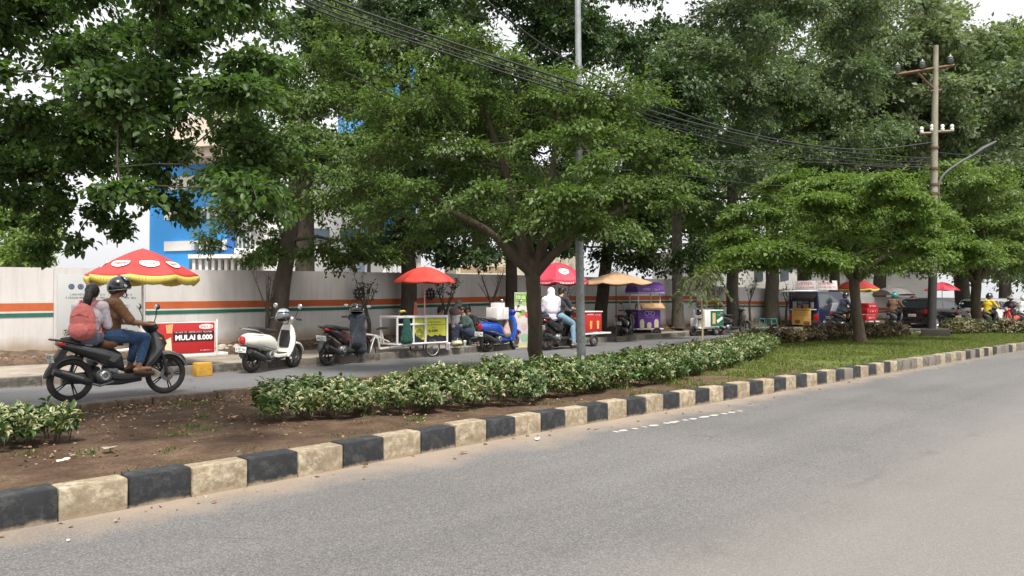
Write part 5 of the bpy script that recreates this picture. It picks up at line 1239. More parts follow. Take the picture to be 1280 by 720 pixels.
M_cred = mat('canopy_red', (0.40, 0.035, 0.032), .7, var=.1, scale=3); M_cpink = mat('canopy_rose_red', (0.46, 0.04, 0.07), .65, var=.12, scale=3)
M_cyel = mat('valance_yellow', (0.50, 0.41, 0.08), .7, var=.12, scale=4); M_corr = mat('canopy_plain_red', (0.60, 0.05, 0.035), .7, var=.05)
M_ctan = mat('canopy_tan', (0.42, 0.27, 0.155), .85, var=.1, scale=2); M_logo = mat('logo_white', (0.78, 0.74, 0.72), .7); M_logor = mat('logo_red', (0.50, 0.03, 0.03), .7)
M_cpur = mat('canopy_purple', (0.10, 0.022, 0.20), .55, var=.15, scale=5)
M_red2 = mat('red_board', (0.45, 0.022, 0.025), .45, var=.06); M_dkred = mat('dark_band', (0.05, 0.01, 0.012), .5)
RB = lambda p: Vector(p)

# ------------------------------------------------------------------ information board painted on the wall
xc = (PX0 + PX1) / 2; yw = wall_y(xc)
ang = atan2(wall_y(PX1) - wall_y(PX0), PX1 - PX0)
ib = empty('information_board', (xc, yw - .045, 0), ang, 'pale grey notice board with rows of small black writing on the wall', 'sign')
wdt = PX1 - PX0 - .12; mb = MB(); mb.box((0, 0, 1.26), (wdt, .02, 1.5), .003); mb.build('board', mat('board_grey', (0.43, 0.44, 0.44), .6, var=.05, scale=1), ib)
ink = mat('notice_ink', (0.05, 0.05, 0.05), .7)
mb = MB()
for i, (zz, h_, wd_) in enumerate(((1.57, .042, .72), (1.50, .042, .82), (1.44, .035, .3), (1.33, .03, .66), (1.28, .03, .64), (1.23, .03, .62), (1.12, .03, .60), (1.07, .03, .55), (.97, .03, .62), (.90, .03, .5), (.80, .03, .6))):
    scribble(mb, -wdt * wd_ / 2, zz, wdt * wd_, h_, i + 2, -.012)
mb.build('small_writing', ink, ib)
for k, (dx, m) in enumerate(((-.36, 'b'), (-.18, 'b'), (.0, 's'), (.16, 't'))):
    mb = MB(); ds = -.25
    if m == 'b': mb.torus((dx + ds, -.012, 1.74), .048, .014, 'Y', 20, 4, rz=.002); mb.box((dx + ds, -.012, 1.74), (.05, .003, .05))
    elif m == 's': mb.box((dx + ds, -.012, 1.74), (.15, .003, .12))
    else: scribble(mb, dx + ds - .04, 1.75, .1, .03, 4, -.012)
    mb.build('emblem', mat('emblem_blue', (0.05, 0.08, 0.16), .6) if m == 'b' else mat('emblem_navy', (0.03, 0.015, 0.10), .6), ib)
mb = MB(); r = random.Random(2)
for k in range(26): mb.box((-wdt * .44 + r.uniform(0, .12), -.012, .72 + r.uniform(-.05, .09)), (r.uniform(.01, .04), .002, r.uniform(.01, .03)))
mb.build('black_emblem', ink, ib); mb = MB(); mb.box((-wdt * .36, -.012, .66), (.34, .002, .2)); mb.build('faded_patch', mat('faded_cream', (0.47, 0.42, 0.36), .8), ib)

# ------------------------------------------------------------------ the moving motorcycle and its two riders
P = at(149, 497); MH = radians(4)
body_dk = paint('graphite', (0.045, 0.046, 0.048), .35, .3); grey_pl = paint('grey', (0.11, 0.11, 0.112), .3, .35)
moto = scooter(P, MH, 'dark grey motor scooter riding along the far road with two people on it', 'sport', body_dk, grey_pl, scale=1.07, R=.29, name='motor_scooter', stand=False)
def person_root(loc, rz, label, scale=1.0, group=None): return empty('person', loc, rz, label, 'person', group, scale)
pr = person_root(P, MH, 'person in brown shirt, blue jeans and black helmet steering the dark grey scooter', 1.05)
J = rider_pose(-.16, .885, .04, arm=(.34, .31, 1.02), knee=(.29, .15, .84), ankle=(.20, .155, .42)); J['ftL'] = (1, .1, -.12); J['ftR'] = (1, -.1, -.12)
person(pr, J, M_skin, fabric('brown', (0.175, 0.082, 0.036)), .92, fabric('denim', (0.030, 0.075, 0.16)), .80, None, .0085, None, seed=3, shirt_hem=.10, barefoot=True)
hm = helmet(pr, J['head'] + Vector((0, 0, .01)), mat('helmet_black', (0.015, 0.016, 0.018), .25, coat=.8, var=.1), mat('visor_glint', (0.25, 0.28, 0.30), .06, .3, coat=1), open_=True)
def sidesaddle(P, rz, sc, label, seat=(-.44, -.02, .88), yaw=48, lean=.03):
    """a passenger sitting sideways on the back seat with the legs on the far side"""
    M = Matrix.Rotation(rz, 4, 'Z'); o = Vector(P) + (M @ Vector((seat[0], seat[1], 0))) * sc
    r_ = person_root(o, rz + radians(yaw), label, sc); z = seat[2] - 0.0; h = Vector((0, 0, z)); ch = h + Vector((lean, -.02, .27)); nk = ch + Vector((lean * .5, -.01, .19)); J = dict(hip=h, chest=ch, neck=nk, head=nk + Vector((.03, -.01, .145)))
    for s, g in (('L', 1), ('R', -1)):
        sh = nk + Vector((-.01, .165 * g, -.05)); J['sh' + s] = sh; J['el' + s] = sh + Vector((.04, .05 * g, -.26)); J['ha' + s] = h + Vector((.22, .12 * g if s == 'L' else -.30, .10)); J['hd' + s] = (.8, -.2, -.3); J['pn' + s] = (0, 0, -1)
        J['kn' + s] = h + Vector((.40, .10 * g, -.05)); J['an' + s] = h + Vector((.42, .09 * g, -.44)); J['ft' + s] = (1, 0, -.3)
    return r_, J
pp, J2 = sidesaddle(P, MH, 1.05, 'person with a black ponytail and white blouse sitting behind the rider in the brown shirt')
J2['tail'] = [(-.09, 0, .0), (-.15, 0, -.1), (-.17, .03, -.25), (-.19, .07, -.36)]
person(pp, J2, M_skin2, fabric('white_blouse', (0.66, 0.60, 0.64)), 1.0, None, 1, mat('shoe_black', (0.02, 0.02, 0.02), .6), .0085, 'pony', seed=5, skirt=fabric('grey_skirt', (0.16, 0.16, 0.20)), shirt_hem=.03)
bp = empty('backpack', pp.location, pp.rotation_euler.z, 'salmon pink backpack worn by the passenger with the ponytail', 'backpack', None, 1.05)
c = J2['chest'] + Vector((-.205, 0, -.06)); M_pk = fabric('salmon', (0.62, 0.17, 0.15), .8)
blob('bag', [('e', c + Vector((.0, 0, .0)), (.115, .165, .25)), ('e', c + Vector((-.01, 0, -.10)), (.12, .18, .16)), ('e', c + Vector((.02, 0, .08)), (.10, .145, .16))], .009, M_pk, bp, .004, 10, it=8)
blob('front_pocket', [('e', c + Vector((-.085, 0, -.12)), (.065, .12, .105))], .009, M_pk, bp, .003, 10, it=6)
mb = MB(); mb.tube([c + Vector((-.085, .11, .06)), c + Vector((-.115, .0, .10)), c + Vector((-.085, -.11, .06))], .005, 5); mb.build('zip', mat('zip_dark', (0.20, 0.05, 0.05), .6), bp)
mb = MB(); mb.torus(c + Vector((.03, 0, .215)), .03, .006, 'Y', 14, 5); mb.build('loop', M_pk, bp)
for sg in (1, -1):
    mb = MB(); sh = J2['shL' if sg > 0 else 'shR']; q, rr = resample([c + Vector((.05, .07 * sg, .17)), sh + Vector((-.05, -.06 * sg, .08)), sh + Vector((.075, -.055 * sg, .0)), J2['chest'] + Vector((.10, .12 * sg, -.06)), c + Vector((.12, .18 * sg, -.17))], [.02] * 5, 5); mb.tube(q, [.016] * len(q), 6); mb.build('shoulder_strap', M_pk, bp)

# ------------------------------------------------------------------ vendor cart behind the motorcycle, its umbrella and the kerb block
def cart_frame(loc, rz, label, name='food_cart', cat='cart', group=None): return empty(name, loc, rz, label, cat, group)
C0 = at(214, 468); rz = radians(-2)
ct = cart_frame(C0, rz, 'red food cart with a price board behind the moving dark grey scooter')
mb = MB(); mb.box((.18, .25, .70), (1.35, .52, .62), .01); mb.build('box', M_white, ct)
mb = MB(); mb.box((.18, -.022, .70), (1.30, .012, .60), .002); bdp = mb.build('price_board', M_red2, ct)
mb = MB(); mb.box((.42, -.03, .73), (.80, .006, .20)); mb.build('dark_band', M_dkred, ct)
text_mesh('MULAI 8.000', .135, mat('board_white', (0.8, 0.8, 0.8), .5), ct, (.42, -.036, .705), (pi / 2, 0, 0), bold=.006)
mb = MB(); scribble(mb, .05, .815, .72, .028, 9, -.036); scribble(mb, .55, .45, .22, .022, 19, -.030); mb.build('small_lettering', M_logo, ct)
mb = MB(); vs = [(.66 + .14 * cos(t * pi / 9) * (1 + .12 * sin(t * 2 * pi / 9) ** 2), -.031, .92 + .05 * sin(t * pi / 9)) for t in range(18)]; mb.add(vs, [tuple(range(18))]); mb.build('logo_patch', M_logo, ct, smooth=0, fix=False)
mb = MB(); scribble(mb, .56, .92, .2, .04, 12, -.034); mb.build('logo_lettering', M_logor, ct)
mb = MB(); mb.prism([(-.12, .96), (.02, .98), (0, .80), (-.10, .80)], .006, Matrix.Translation((0, -.031, 0))); mb.build('bun_picture', mat('picture_orange', (0.62, 0.34, 0.14), .6), ct)
mb = MB(); mb.prism([(-.14, .66), (-.02, .72), (.0, .46), (-.12, .44)], .006, Matrix.Translation((0, -.031, 0))); mb.build('cup_picture', mat('picture_cream', (0.7, 0.6, 0.38), .6), ct)
mb = MB(); mb.box((.3, .0, .355), (1.62, .06, .06), .006); mb.box((.3, .5, .355), (1.62, .06, .06), .006); mb.box((1.08, .25, .355), (.05, .5, .06), .006); mb.box((.875, -.02, .70), (.03, .03, .72), .004); mb.build('chassis', M_white, ct)
for y in (-.05, .55):
    h = wheel(ct, 0.02, .205, .05, M_rim, 6, disc=False); h.location = (.0, y, 0)
    mb = MB(); rings = []
    for i in range(11): a = radians(15 + 150 * i / 10); rings.append([(.02 + (.235 + dr) * cos(a), y + yy, .205 + (.235 + dr) * sin(a)) for yy, dr in ((-.06, -.02), (-.05, 0), (.05, 0), (.06, -.02), (.05, -.01), (-.05, -.01))])
    mb.loft(rings); mb.build('wheel_guard', M_blk, ct)
mb = MB(); mb.tube([(-.7, .25, .5), (-1.3, .25, .45)], .03, 8); mb.build('drawbar', M_white, ct)
ub = at(184, 466, .02); ub.y += .3
umbrella(ub, 1.06, 1.94, 2.48, M_white, M_cred, 'big red patio umbrella with a scalloped yellow valance and white logos above the left cart', valance=M_cyel, valh=.17, logos=(M_logo, M_logor, range(8), (.19, .12)), rot=.25, val_text=mat('valance_ink', (0.55, 0.30, 0.03), .7), flat=1.25)
kb = at(253, 470, 0); mb = MB(); mb.box((0, 0, .13), (.30, .22, .26), .02); mb.build('kerb_marker', mat('marker_yellow', (0.50, 0.27, 0.03), .8, var=.25, scale=7, bmp=.4, dirt=(0.2, 0.12, 0.05), dirt_amt=.7), None)
km = bpy.data.objects['kerb_marker']; km.location = kb; km.rotation_euler = (0, 0, .02); tag(km, 'yellow painted concrete block on the kerb beside the left cart', 'kerb block')

# ------------------------------------------------------------------ parked scooters
white_p = paint('ivory', (0.80, 0.78, 0.70), 0, .3)
s2 = scooter(at(341, 462.5), radians(24), 'ivory white retro scooter parked below the leaning tree with a grey helmet on its handlebar', 'retro', white_p, white_p, mat('seat_darkbrown', (0.03, 0.022, 0.02), .6), scale=1.05, lean=.04)
hh = empty('helmet', at(341, 462.5), radians(24), 'grey and silver helmet hanging on the ivory scooter handlebar', 'helmet', None, 1.05)
helmet(hh, (.20, -.08, 1.02), mat('helmet_grey', (0.12, 0.13, 0.14), .3, coat=.7), mat('visor_silver', (0.5, 0.55, 0.58), .08, .5), face=(-.5, -1, 0), name='shell')
mar = paint('black_maroon', (0.035, 0.012, 0.016), .3, .3)
s3 = scooter(at(431, 454.5), radians(22), 'black and maroon scooter with a dark jacket draped over its front', 'sport', mar, paint('maroon', (0.16, 0.015, 0.03), .3, .3), scale=1.04, lean=.05)
jk = empty('jacket', at(431, 454.5), radians(22), 'black rain jacket hanging from the handlebar of the maroon scooter', 'jacket', None, 1.04)
blob('cloth', [('c', (.38, -.16, 1.0), (.40, .10, 1.0), .09, .09), ('c', (.36, -.16, 1.0), (.30, -.22, .3), .09, .12), ('c', (.36, 0, .95), (.30, -.10, .3), .11, .12), ('c', (.40, -.1, .8), (.22, -.18, .45), .12, .13)], .02, fabric('black_rain', (0.012, 0.018, 0.028)), jk, .012, 9)
h3 = empty('helmet', at(431, 454.5), radians(22), 'black helmet resting on the mirrors of the maroon scooter', 'helmet', None, 1.04)
helmet(h3, (.36, -.06, 1.14), mat('helmet_black', (0.015, 0.016, 0.018), .25, coat=.8), None, face=(-1, -.6, 0), name='shell')
blue_p = paint('royal_blue', (0.010, 0.075, 0.42), .15, .25)
s4 = scooter(at(626, 438.5), radians(10), 'royal blue retro scooter with white boxes stacked on its seat', 'retro', blue_p, blue_p, mat('seat_greybrown', (0.10, 0.085, 0.08), .7), scale=1.12, lean=.03, rack=True)
for (dx, dz, sz, lb) in ((-.14, .955, (.50, .34, .30), 'large white cardboard box standing on the blue scooter seat'), (-.13, 1.165, (.28, .24, .12), 'small white box on top of the large white box')):
    b = empty('cardboard_box', at(626, 438.5), radians(10), lb, 'box', None, 1.12); mb = MB(); mb.box((dx, 0, dz), sz, .006); mb.build('carton', mat('carton_white', (0.68, 0.66, 0.65), .8), b)
    mb = MB(); mb.box((dx, -sz[1] / 2 - .003, dz), (.04, .002, sz[2] * .9)); mb.box((dx, 0, dz + sz[2] / 2 + .002), (sz[0] * .9, .03, .002)); mb.build('tape', mat('tape_tan', (0.55, 0.50, 0.44), .5), b)
blob_root = empty('shopping_bag', at(626, 438.5), radians(10), 'pinkish cloth bag hanging inside the blue scooter leg shield', 'bag', None, 1.12)
blob('cloth', [('c', (.13, -.08, .75), (.10, -.10, .45), .05, .12), ('c', (.16, -.02, .7), (.14, -.02, .45), .05, .1)], .015, fabric('pinkish', (0.42, 0.28, 0.24)), blob_root, .008, 12)

# ------------------------------------------------------------------ white cargo tricycle with its plain red umbrella
C1 = at(520, 447.5); rz = radians(1)
cg = empty('cargo_tricycle', C1, rz, 'white framed cargo tricycle with a yellow and black panel and a green apron', 'cargo tricycle')
fr = MB(); t_ = .028
x0_, x1_, y0_, y1_, z0_, z1_ = -.62, .98, -.05, .62, .36, 1.02
for (a, b) in (((x0_, y0_, z0_), (x1_, y0_, z0_)), ((x0_, y1_, z0_), (x1_, y1_, z0_)), ((x0_, y0_, z1_), (x1_, y0_, z1_)), ((x0_, y1_, z1_), (x1_, y1_, z1_)), ((x0_, y0_, z0_), (x0_, y0_, z1_)), ((x1_, y0_, z0_), (x1_, y0_, z1_)), ((x0_, y1_, z0_), (x0_, y1_, z1_)), ((x1_, y1_, z0_), (x1_, y1_, z1_)), ((x0_, y0_, z0_), (x0_, y1_, z0_)), ((x0_, y0_, z1_), (x0_, y1_, z1_)), ((x1_, y0_, z0_), (x1_, y1_, z0_)), ((x1_, y0_, z1_), (x1_, y1_, z1_)),
               ((-.12, y0_, z0_), (-.12, y0_, z1_)), ((.26, y0_, z0_), (.26, y0_, z1_)), ((x0_, y0_, .84), (.26, y0_, .84))): fr.tube([a, b], t_ if a[0] != .26 else .03, 6)
fr.box((.18, .285, 1.04), (1.66, .72, .035), .006); fr.build('frame', M_white, cg)
mb = MB(); mb.box((.42, .30, .68), (1.05, .60, .58), .006); mb.build('box', mat('cart_navy', (0.03, 0.03, 0.06), .5), cg)
mb = MB(); mb.prism([(-.09, .99), (.965, .99), (.965, .52), (.80, .54), (.77, .58), (.72, .53), (.60, .56), (.5, .52), (.42, .54), (.36, .58), (.33, .52), (.22, .44), (.12, .48), (-.02, .56), (-.09, .70)], .01, Matrix.Translation((0, -.012, 0))); mb.build('yellow_panel', mat('panel_yellow', (0.56, 0.56, 0.05), .5), cg)
mb = MB(); scribble(mb, .36, .885, .42, .03, 31, -.02); scribble(mb, .34, .82, .58, .03, 32, -.02); scribble(mb, .5, .75, .12, .02, 33, -.02); mb.build('small_lettering', ink, cg)
text_mesh('Rp 8.000', .085, ink, cg, (.53, -.022, .665), (pi / 2, 0, 0), bold=.002)
mb = MB()
for k in range(3): mb.torus((.09, -.022, .60), .05 + .035 * k, .008, 'Y', 22, 4, rz=.002)
mb.build('round_emblem', ink, cg)
wa = wheel(cg, .52, .24, .022, M_rimw, 16, disc=False); wa.location = (0, -.02, 0)
wb = wheel(cg, .52, .24, .022, M_rimw, 16, disc=False); wb.location = (0, .62, 0)
wc = wheel(cg, -1.22, .21, .024, M_rimw, 16, disc=False); wc.location = (0, .28, 0)
mb = MB()
for y in (.22, .34): mb.tube([(-1.22, y, .21), (-1.15, y, .42), (-1.02, .28, .60), (-.92, .28, .56)], .016, 6)
mb.tube([(-1.34, .28, .63), (-1.1, .28, .60), (-.95, .28, .50), (-.9, .28, .26)], .024, 8); mb.tube([(-.9, .28, .26), (-.4, .28, .28), (.1, .28, .30)], .028, 8); mb.tube([(-1.1, .28, .6), (-.62, .28, .42)], .02, 8); mb.tube([(-.78, .28, .38), (-.85, .28, .72)], .02, 8)
mb.build('front_frame', M_white, cg)
mb = MB(); mb.loft([ringx(x, z, hw, hh, 2.4, 14, .28) for x, z, hw, hh in [(-.98, .74, .03, .02), (-.85, .76, .08, .03), (-.72, .77, .11, .03)]]); mb.build('saddle', M_blk, cg)
mb = MB(); mb.tube([(-.42, .05, 1.02), (-.42, .05, 1.14), (-.42, -.2, 1.16)], .014, 6); mb.tube([(-.42, .05, 1.14), (-.42, .32, 1.16)], .014, 6); mb.build('handlebar', M_blk, cg)
mb = MB(); mb.ball((-.40, .03, 1.17), (.09, .06, .035), 12, 8); mb.build('basket_lid', mat('straw_yellow', (0.55, 0.42, 0.10), .7), cg)
ap = empty('apron', C1, rz, 'dark green apron hanging on the left side of the cargo tricycle frame', 'apron')
blob('cloth', [('c', (-.40, -.09, .96), (-.44, -.10, .46), .05, .09), ('c', (-.34, -.09, .96), (-.28, -.10, .46), .05, .09), ('c', (-.37, -.09, .9), (-.37, -.10, .46), .06, .09)], .015, fabric('green_apron', (0.008, 0.065, 0.052)), ap, .01, 14)
pb = C1 + Vector((cos(rz) * .27, .0, .36)); umbrella(pb, .80, 1.90, 2.29, mat('pole_reddish', (0.70, 0.33, 0.26), .5), M_corr, 'plain bright red umbrella fixed to the white cargo tricycle', n=8, rot=.2, flat=1.8)
# bundled orange cloth by the trunk
tb_ = at(526, 446, 0); cb2 = empty('orange_cover', (tb_.x + .1, tb_.y + .35, 1.03), 0, 'rolled orange umbrella cover standing behind the cart pole', 'cover')
blob('cloth', [('c', (0, 0, .0), (0, 0, .34), .06, .035)], .012, fabric('orange_cover', (0.62, 0.20, 0.12)), cb2, .006, 20)

# ------------------------------------------------------------------ rolled banner stand
B1 = at(653, 436.5, 0); bn = empty('banner_stand', B1, radians(-18), 'tall narrow roll-up banner with fruit drink pictures left of the middle tree trunk', 'banner')
mb = MB(); mb.box((0, 0, 0.86), (.52, .008, 1.62), .002); mb.build('banner_sheet', mat('banner_pale', (0.62, 0.57, 0.56), .6, var=.1, scale=4), bn)
mb = MB(); mb.box((0, 0, .03), (.56, .22, .06), .01); mb.build('foot', M_rimw, bn)
for (x, z, w2_, h2, c) in ((0, 1.52, .50, .26, (0.20, 0.36, 0.06)), (.0, 1.34, .50, .09, (0.36, 0.46, 0.20)), (0, .12, .50, .12, (0.50, 0.45, 0.25))): mb = MB(); mb.box((x, -.006, z), (w2_, .004, h2)); mb.build('printed_band', mat('print_%d' % int(z * 100), c, .6), bn)
for (x, z, r1, c) in ((.0, 1.08, .10, (0.25, 0.36, 0.08)), (-.1, .98, .06, (0.55, 0.45, 0.12)), (.17, 1.02, .10, (0.58, 0.10, 0.13)), (.08, .33, .14, (0.26, 0.46, 0.30)), (-.14, 1.28, .05, (0.10, 0.07, 0.06)), (-.1, .42, .08, (0.55, 0.36, 0.36)), (.04, .66, .1, (0.60, 0.42, 0.42))):
    mb = MB(); mb.add([(x + r1 * cos(2 * pi * k / 18), -.0075 - r1 * .002, z + r1 * .9 * sin(2 * pi * k / 18)) for k in range(18)], [tuple(range(18))]); mb.build('printed_picture', mat('print_r%d' % int(z * 100), c, .6), bn, smooth=0, fix=False)
mb = MB(); scribble(mb, -.2, 1.54, .38, .11, 41, -.012); scribble(mb, -.16, .80, .3, .05, 42, -.012); mb.build('banner_lettering', mat('print_white', (0.75, 0.8, 0.6), .6), bn)

# ------------------------------------------------------------------ motorcycle with a boy and a passenger in a white headscarf
P5 = at(700, 436.5); R5 = radians(8)
scooter(P5, R5, 'black scooter with orange tail light carrying the passenger in the white headscarf', 'sport', paint('black', (0.012, 0.012, 0.013), .1, .25), M_blk, scale=1.12, name='motor_scooter')
pa = person_root(P5, R5, 'person with short black hair, dark t-shirt and light jeans steering the black scooter', 1.12)
J = rider_pose(-.12, .87, .10, knee=(.32, .17, .74), ankle=(.26, .26, .12)); J['ftR'] = (1, -.2, -.1); J['ftL'] = (1, .2, -.1)
for s, g in (('L', 1), ('R', -1)): J['kn' + s] = Vector((.27, .22 * g, .68)); J['an' + s] = Vector((.20, .30 * g, .15))
person(pa, J, M_skin2, fabric('dark_tee', (0.018, 0.020, 0.026)), .75, fabric('light_denim', (0.16, 0.27, 0.36)), 1.0, None, .011, 'short', seed=9, barefoot=True, shirt_hem=.06)
pb_, J = sidesaddle(P5, R5, 1.12, 'person in a long white headscarf sitting behind the driver of the black scooter', seat=(-.46, -.02, .88), yaw=60)
person(pb_, J, M_skin2, fabric('lilac_white', (0.60, 0.56, 0.64)), 1.7, fabric('navy', (0.02, 0.025, 0.05)), 1, mat('shoe_black', (0.02, 0.02, 0.02), .6), .012, None, seed=11, shirt_hem=.05)
hijab(pb_, J, fabric('scarf_white', (0.72, 0.68, 0.74)), .012, .62)

# ------------------------------------------------------------------ people sitting on the pavement
def sit_pose(z0=.28, lean=.12, knees=(.36, .14, .50), ankles=(.42, .12, .08), hands=(.36, .12, .52), tw=0):
    h = Vector((0, 0, z0)); ch = h + Vector((lean, 0, .28)); nk = h + Vector((lean * 1.7, 0, .46)); J = dict(hip=h, chest=ch, neck=nk, head=nk + Vector((.05, 0, .145)))
    for s, g in (('L', 1), ('R', -1)):
        sh = nk + Vector((-.01, .17 * g, -.05)); ha = Vector((hands[0], hands[1] * g, hands[2])); J['sh' + s] = sh; J['ha' + s] = ha; J['el' + s] = sh.lerp(ha, .5) + Vector((-.05, .06 * g, -.09)); J['kn' + s] = Vector((knees[0], knees[1] * g, knees[2])); J['an' + s] = Vector((ankles[0], ankles[1] * g, ankles[2])); J['ft' + s] = (1, 0, -.1); J['hd' + s] = (.9, -.2 * g, -.2); J['pn' + s] = (0, -.5 * g, -1)
    return J
def stool(loc, rz, label, material, h=.28, w=.28, group=None):
    root = empty('stool', loc, rz, label, 'stool', group); mb = MB(); mb.box((0, 0, h - .015), (w, w, .03), .008); mb.build('seat', material, root)
    for sx in (1, -1):
        for sy in (1, -1): mb = MB(); mb.tube([(sx * w * .40, sy * w * .40, h - .02), (sx * w * .5, sy * w * .5, 0)], [.022, .018], 6); mb.build('leg', material, root)
    for (a, b) in (((1, 1), (1, -1)), ((1, -1), (-1, -1)), ((-1, -1), (-1, 1)), ((-1, 1), (1, 1))):
        mb = MB(); mb.tube([(a[0] * w * .45, a[1] * w * .45, h * .5), (b[0] * w * .45, b[1] * w * .45, h * .5)], .012, 6); mb.build('rail', material, root)
    return root
q = at(588, 432, .15); R_ = radians(150)
stool(q, 0, 'low dark plastic stool under the person in the green shirt', mat('stool_dark', (0.04, 0.04, 0.05), .6), .22)
pg = person_root(q, R_, 'person in a dark green shirt seated on the pavement left of the blue scooter', 1.1); J = sit_pose(.30, .10); person(pg, J, M_skin2, fabric('dark_green', (0.030, 0.070, 0.062)), .9, fabric('navy2', (0.015, 0.025, 0.06)), 1, mat('shoe_black', (0.02, 0.02, 0.02), .6), .012, 'short', seed=12, shirt_hem=.1)
q = at(600, 430, .15); stool(q, 0, 'low dark plastic stool under the person in black', mat('stool_dark', (0.04, 0.04, 0.05), .6), .22)
pk_ = person_root(q, radians(165), 'person in black clothes leaning behind the one in the green shirt', 1.1); J = sit_pose(.32, .20); person(pk_, J, M_skin2, fabric('black', (0.012, 0.012, 0.014)), 1.6, fabric('black', (0.012, 0.012, 0.014)), 1, mat('shoe_black', (0.02, 0.02, 0.02), .6), .013, 'short', seed=13)
q = at(570, 428.5, .15); stool(q, 0, 'stool under the person in the grey headscarf', mat('stool_dark', (0.04, 0.04, 0.05), .6), .40)
ph = person_root(q, radians(20), 'person in a grey headscarf and pale blouse beyond the white cargo tricycle', 1.06); J = sit_pose(.50, .06, knees=(.40, .13, .50), hands=(.3, .1, .6)); person(ph, J, M_skin2, fabric('pale_grey', (0.68, 0.68, 0.70)), 1.8, fabric('brownish', (0.08, 0.05, 0.04)), 1, mat('shoe_black', (0.02, 0.02, 0.02), .6), .013, None, seed=14); hijab(ph, J, fabric('grey_scarf', (0.22, 0.18, 0.17)), .013, .2)
q = at(545, 429.5, .15); stool(q, 0, 'stool hidden behind the yellow panel', mat('stool_dark', (0.04, 0.04, 0.05), .6), .28)
pz = person_root(q, radians(-10), 'person with black hair whose head shows above the yellow panel', 1.02); J = sit_pose(.36, .06); person(pz, J, M_skin, fabric('maroon', (0.12, 0.02, 0.03)), .9, fabric('black', (0.012, 0.012, 0.014)), 1, mat('shoe_black', (0.02, 0.02, 0.02), .6), .013, 'short', seed=15)
q = at(571, 436, .15); hl = empty('helmet', q, 0, 'cream white helmet lying on the pavement edge in front of the seated people', 'helmet'); helmet(hl, (0, 0, .12), mat('helmet_cream', (0.62, 0.62, 0.42), .35, coat=.5), None, face=(-.3, -1, 0), name='shell')
for k, (u, c) in enumerate(((558.5, (0.55, 0.45, 0.55)), (561, (0.45, 0.40, 0.48)), (581, (0.35, 0.42, 0.42)))):
    q = at(u, 437 if k < 2 else 434, .15); b = empty('drink_cup', q, 0, ('pinkish plastic cup standing left of the cream helmet', 'mauve plastic cup next to the pinkish cup', 'clear plastic cup standing right of the cream helmet')[k], 'cup')
    mb = MB(); mb.lathe([(.03, 0), (.042, .12), (.046, .16)], None, 14, True); mb.build('cup', mat('cup_%d' % k, c, .3), b); mb = MB(); mb.lathe([(.047, .16), (.045, .175), (.02, .19), (.001, .19)], None, 14); mb.build('lid', M_white, b)

# ------------------------------------------------------------------ thin trees and ornaments along the wall
def small_tree(u, Y, label, lean=0, h=1.5, seed=1, leafy=.3, z0=.33):
    b = onY(u, Y); b.z = z0; r = random.Random(seed); root = empty('young_tree', b, 0, label, 'young tree', 'thin young trees along the wall'); mb = MB()
    top = Vector((lean, r.uniform(-.1, .1), h * .55)); mb.tube([(0, 0, -.1), (lean * .3 + r.uniform(-.04, .04), 0, h * .28), tuple(top)], [.07, .055, .05], 8); tips = []
    for k in range(7):
        a = r.uniform(0, 2 * pi); d = Vector((cos(a) * .45, sin(a) * .3, r.uniform(.5, 1.1))) * h * .55; m = top + d * .5 + Vector((0, 0, -.05)); e = top + d; mb.tube([top - Vector((0, 0, r.uniform(0, .2))), m, e], [.022, .014, .005], 5, cap=False); tips.append((m, e))
        for j in range(3): s = m.lerp(e, r.random()); e2 = s + Vector((r.uniform(-.3, .3), r.uniform(-.2, .2), r.uniform(.05, .4))); mb.tube([s, e2], [.007, .003], 4, cap=False); tips.append((s, e2))
    mb.build('trunk', BARK2, root, smooth=60); n = int(260 * leafy)
    if n:
        g = np.random.default_rng(seed); Pq = np.array([tuple(a.lerp(c, r.random())) for a, c in (r.choice(tips) for _ in range(n))]); leaf_object('crown', Pq, g.normal(size=(n, 3)), g.normal(size=(n, 3)) * .4 + np.array([0, 0, 1.]), .11 * g.uniform(.6, 1.2, n), .05 * g.uniform(.6, 1.2, n), L_dark, root)
    return root
small_tree(333, 17.9, 'bare stemmed young tree left of the leaning trunk behind the ivory scooter', 0, 1.7, 1, .0)
small_tree(461, 17.9, 'young tree with a few leaves behind the maroon scooter', -.05, 1.6, 2, .4)
small_tree(556, 17.9, 'young leafy tree right of the plain red umbrella pole', 0, 1.5, 3, .6)
small_tree(613, 17.9, 'bare forked young tree behind the boxes on the blue scooter', 0, 1.9, 4, .02)
small_tree(705, 17.6, 'young tree behind the white headscarf', 0, 1.6, 5, .3)
small_tree(893, 17.4, 'crooked young tree with sparse leaves behind the green and white cart', .2, 2.0, 6, .8)
small_tree(938, 17.5, 'thin wavy young tree left of the teal stools', -.15, 1.9, 7, .5)
small_tree(982, 17.4, 'thin young tree between the stools and the food van', .05, 1.8, 8, .4)
for u, lb in ((449, 'round black toothed ring ornament on the wall behind the maroon scooter'), (538, 'round black toothed ring ornament on the wall under the plain red umbrella')):
    q = onY(u, 18.25); q.z = 1.63; o = MB(); o.torus((0, 0, 0), .13, .03, 'Y', 26, 6)
    for k in range(10): a = 2 * pi * k / 10; o.box((.17 * cos(a), 0, .17 * sin(a)), (.05, .03, .05))
    o.box((0, 0, 0), (.05, .03, .24)); o.box((0, 0, 0), (.24, .028, .05)); o = o.build('wall_ornament', M_blk); o.location = q; tag(o, lb, 'ornament')
    g2 = MB(); g2.tube([(0, 0, 0), (0, .24, 0)], .015, 6); g2.build('peg', M_blk, o)
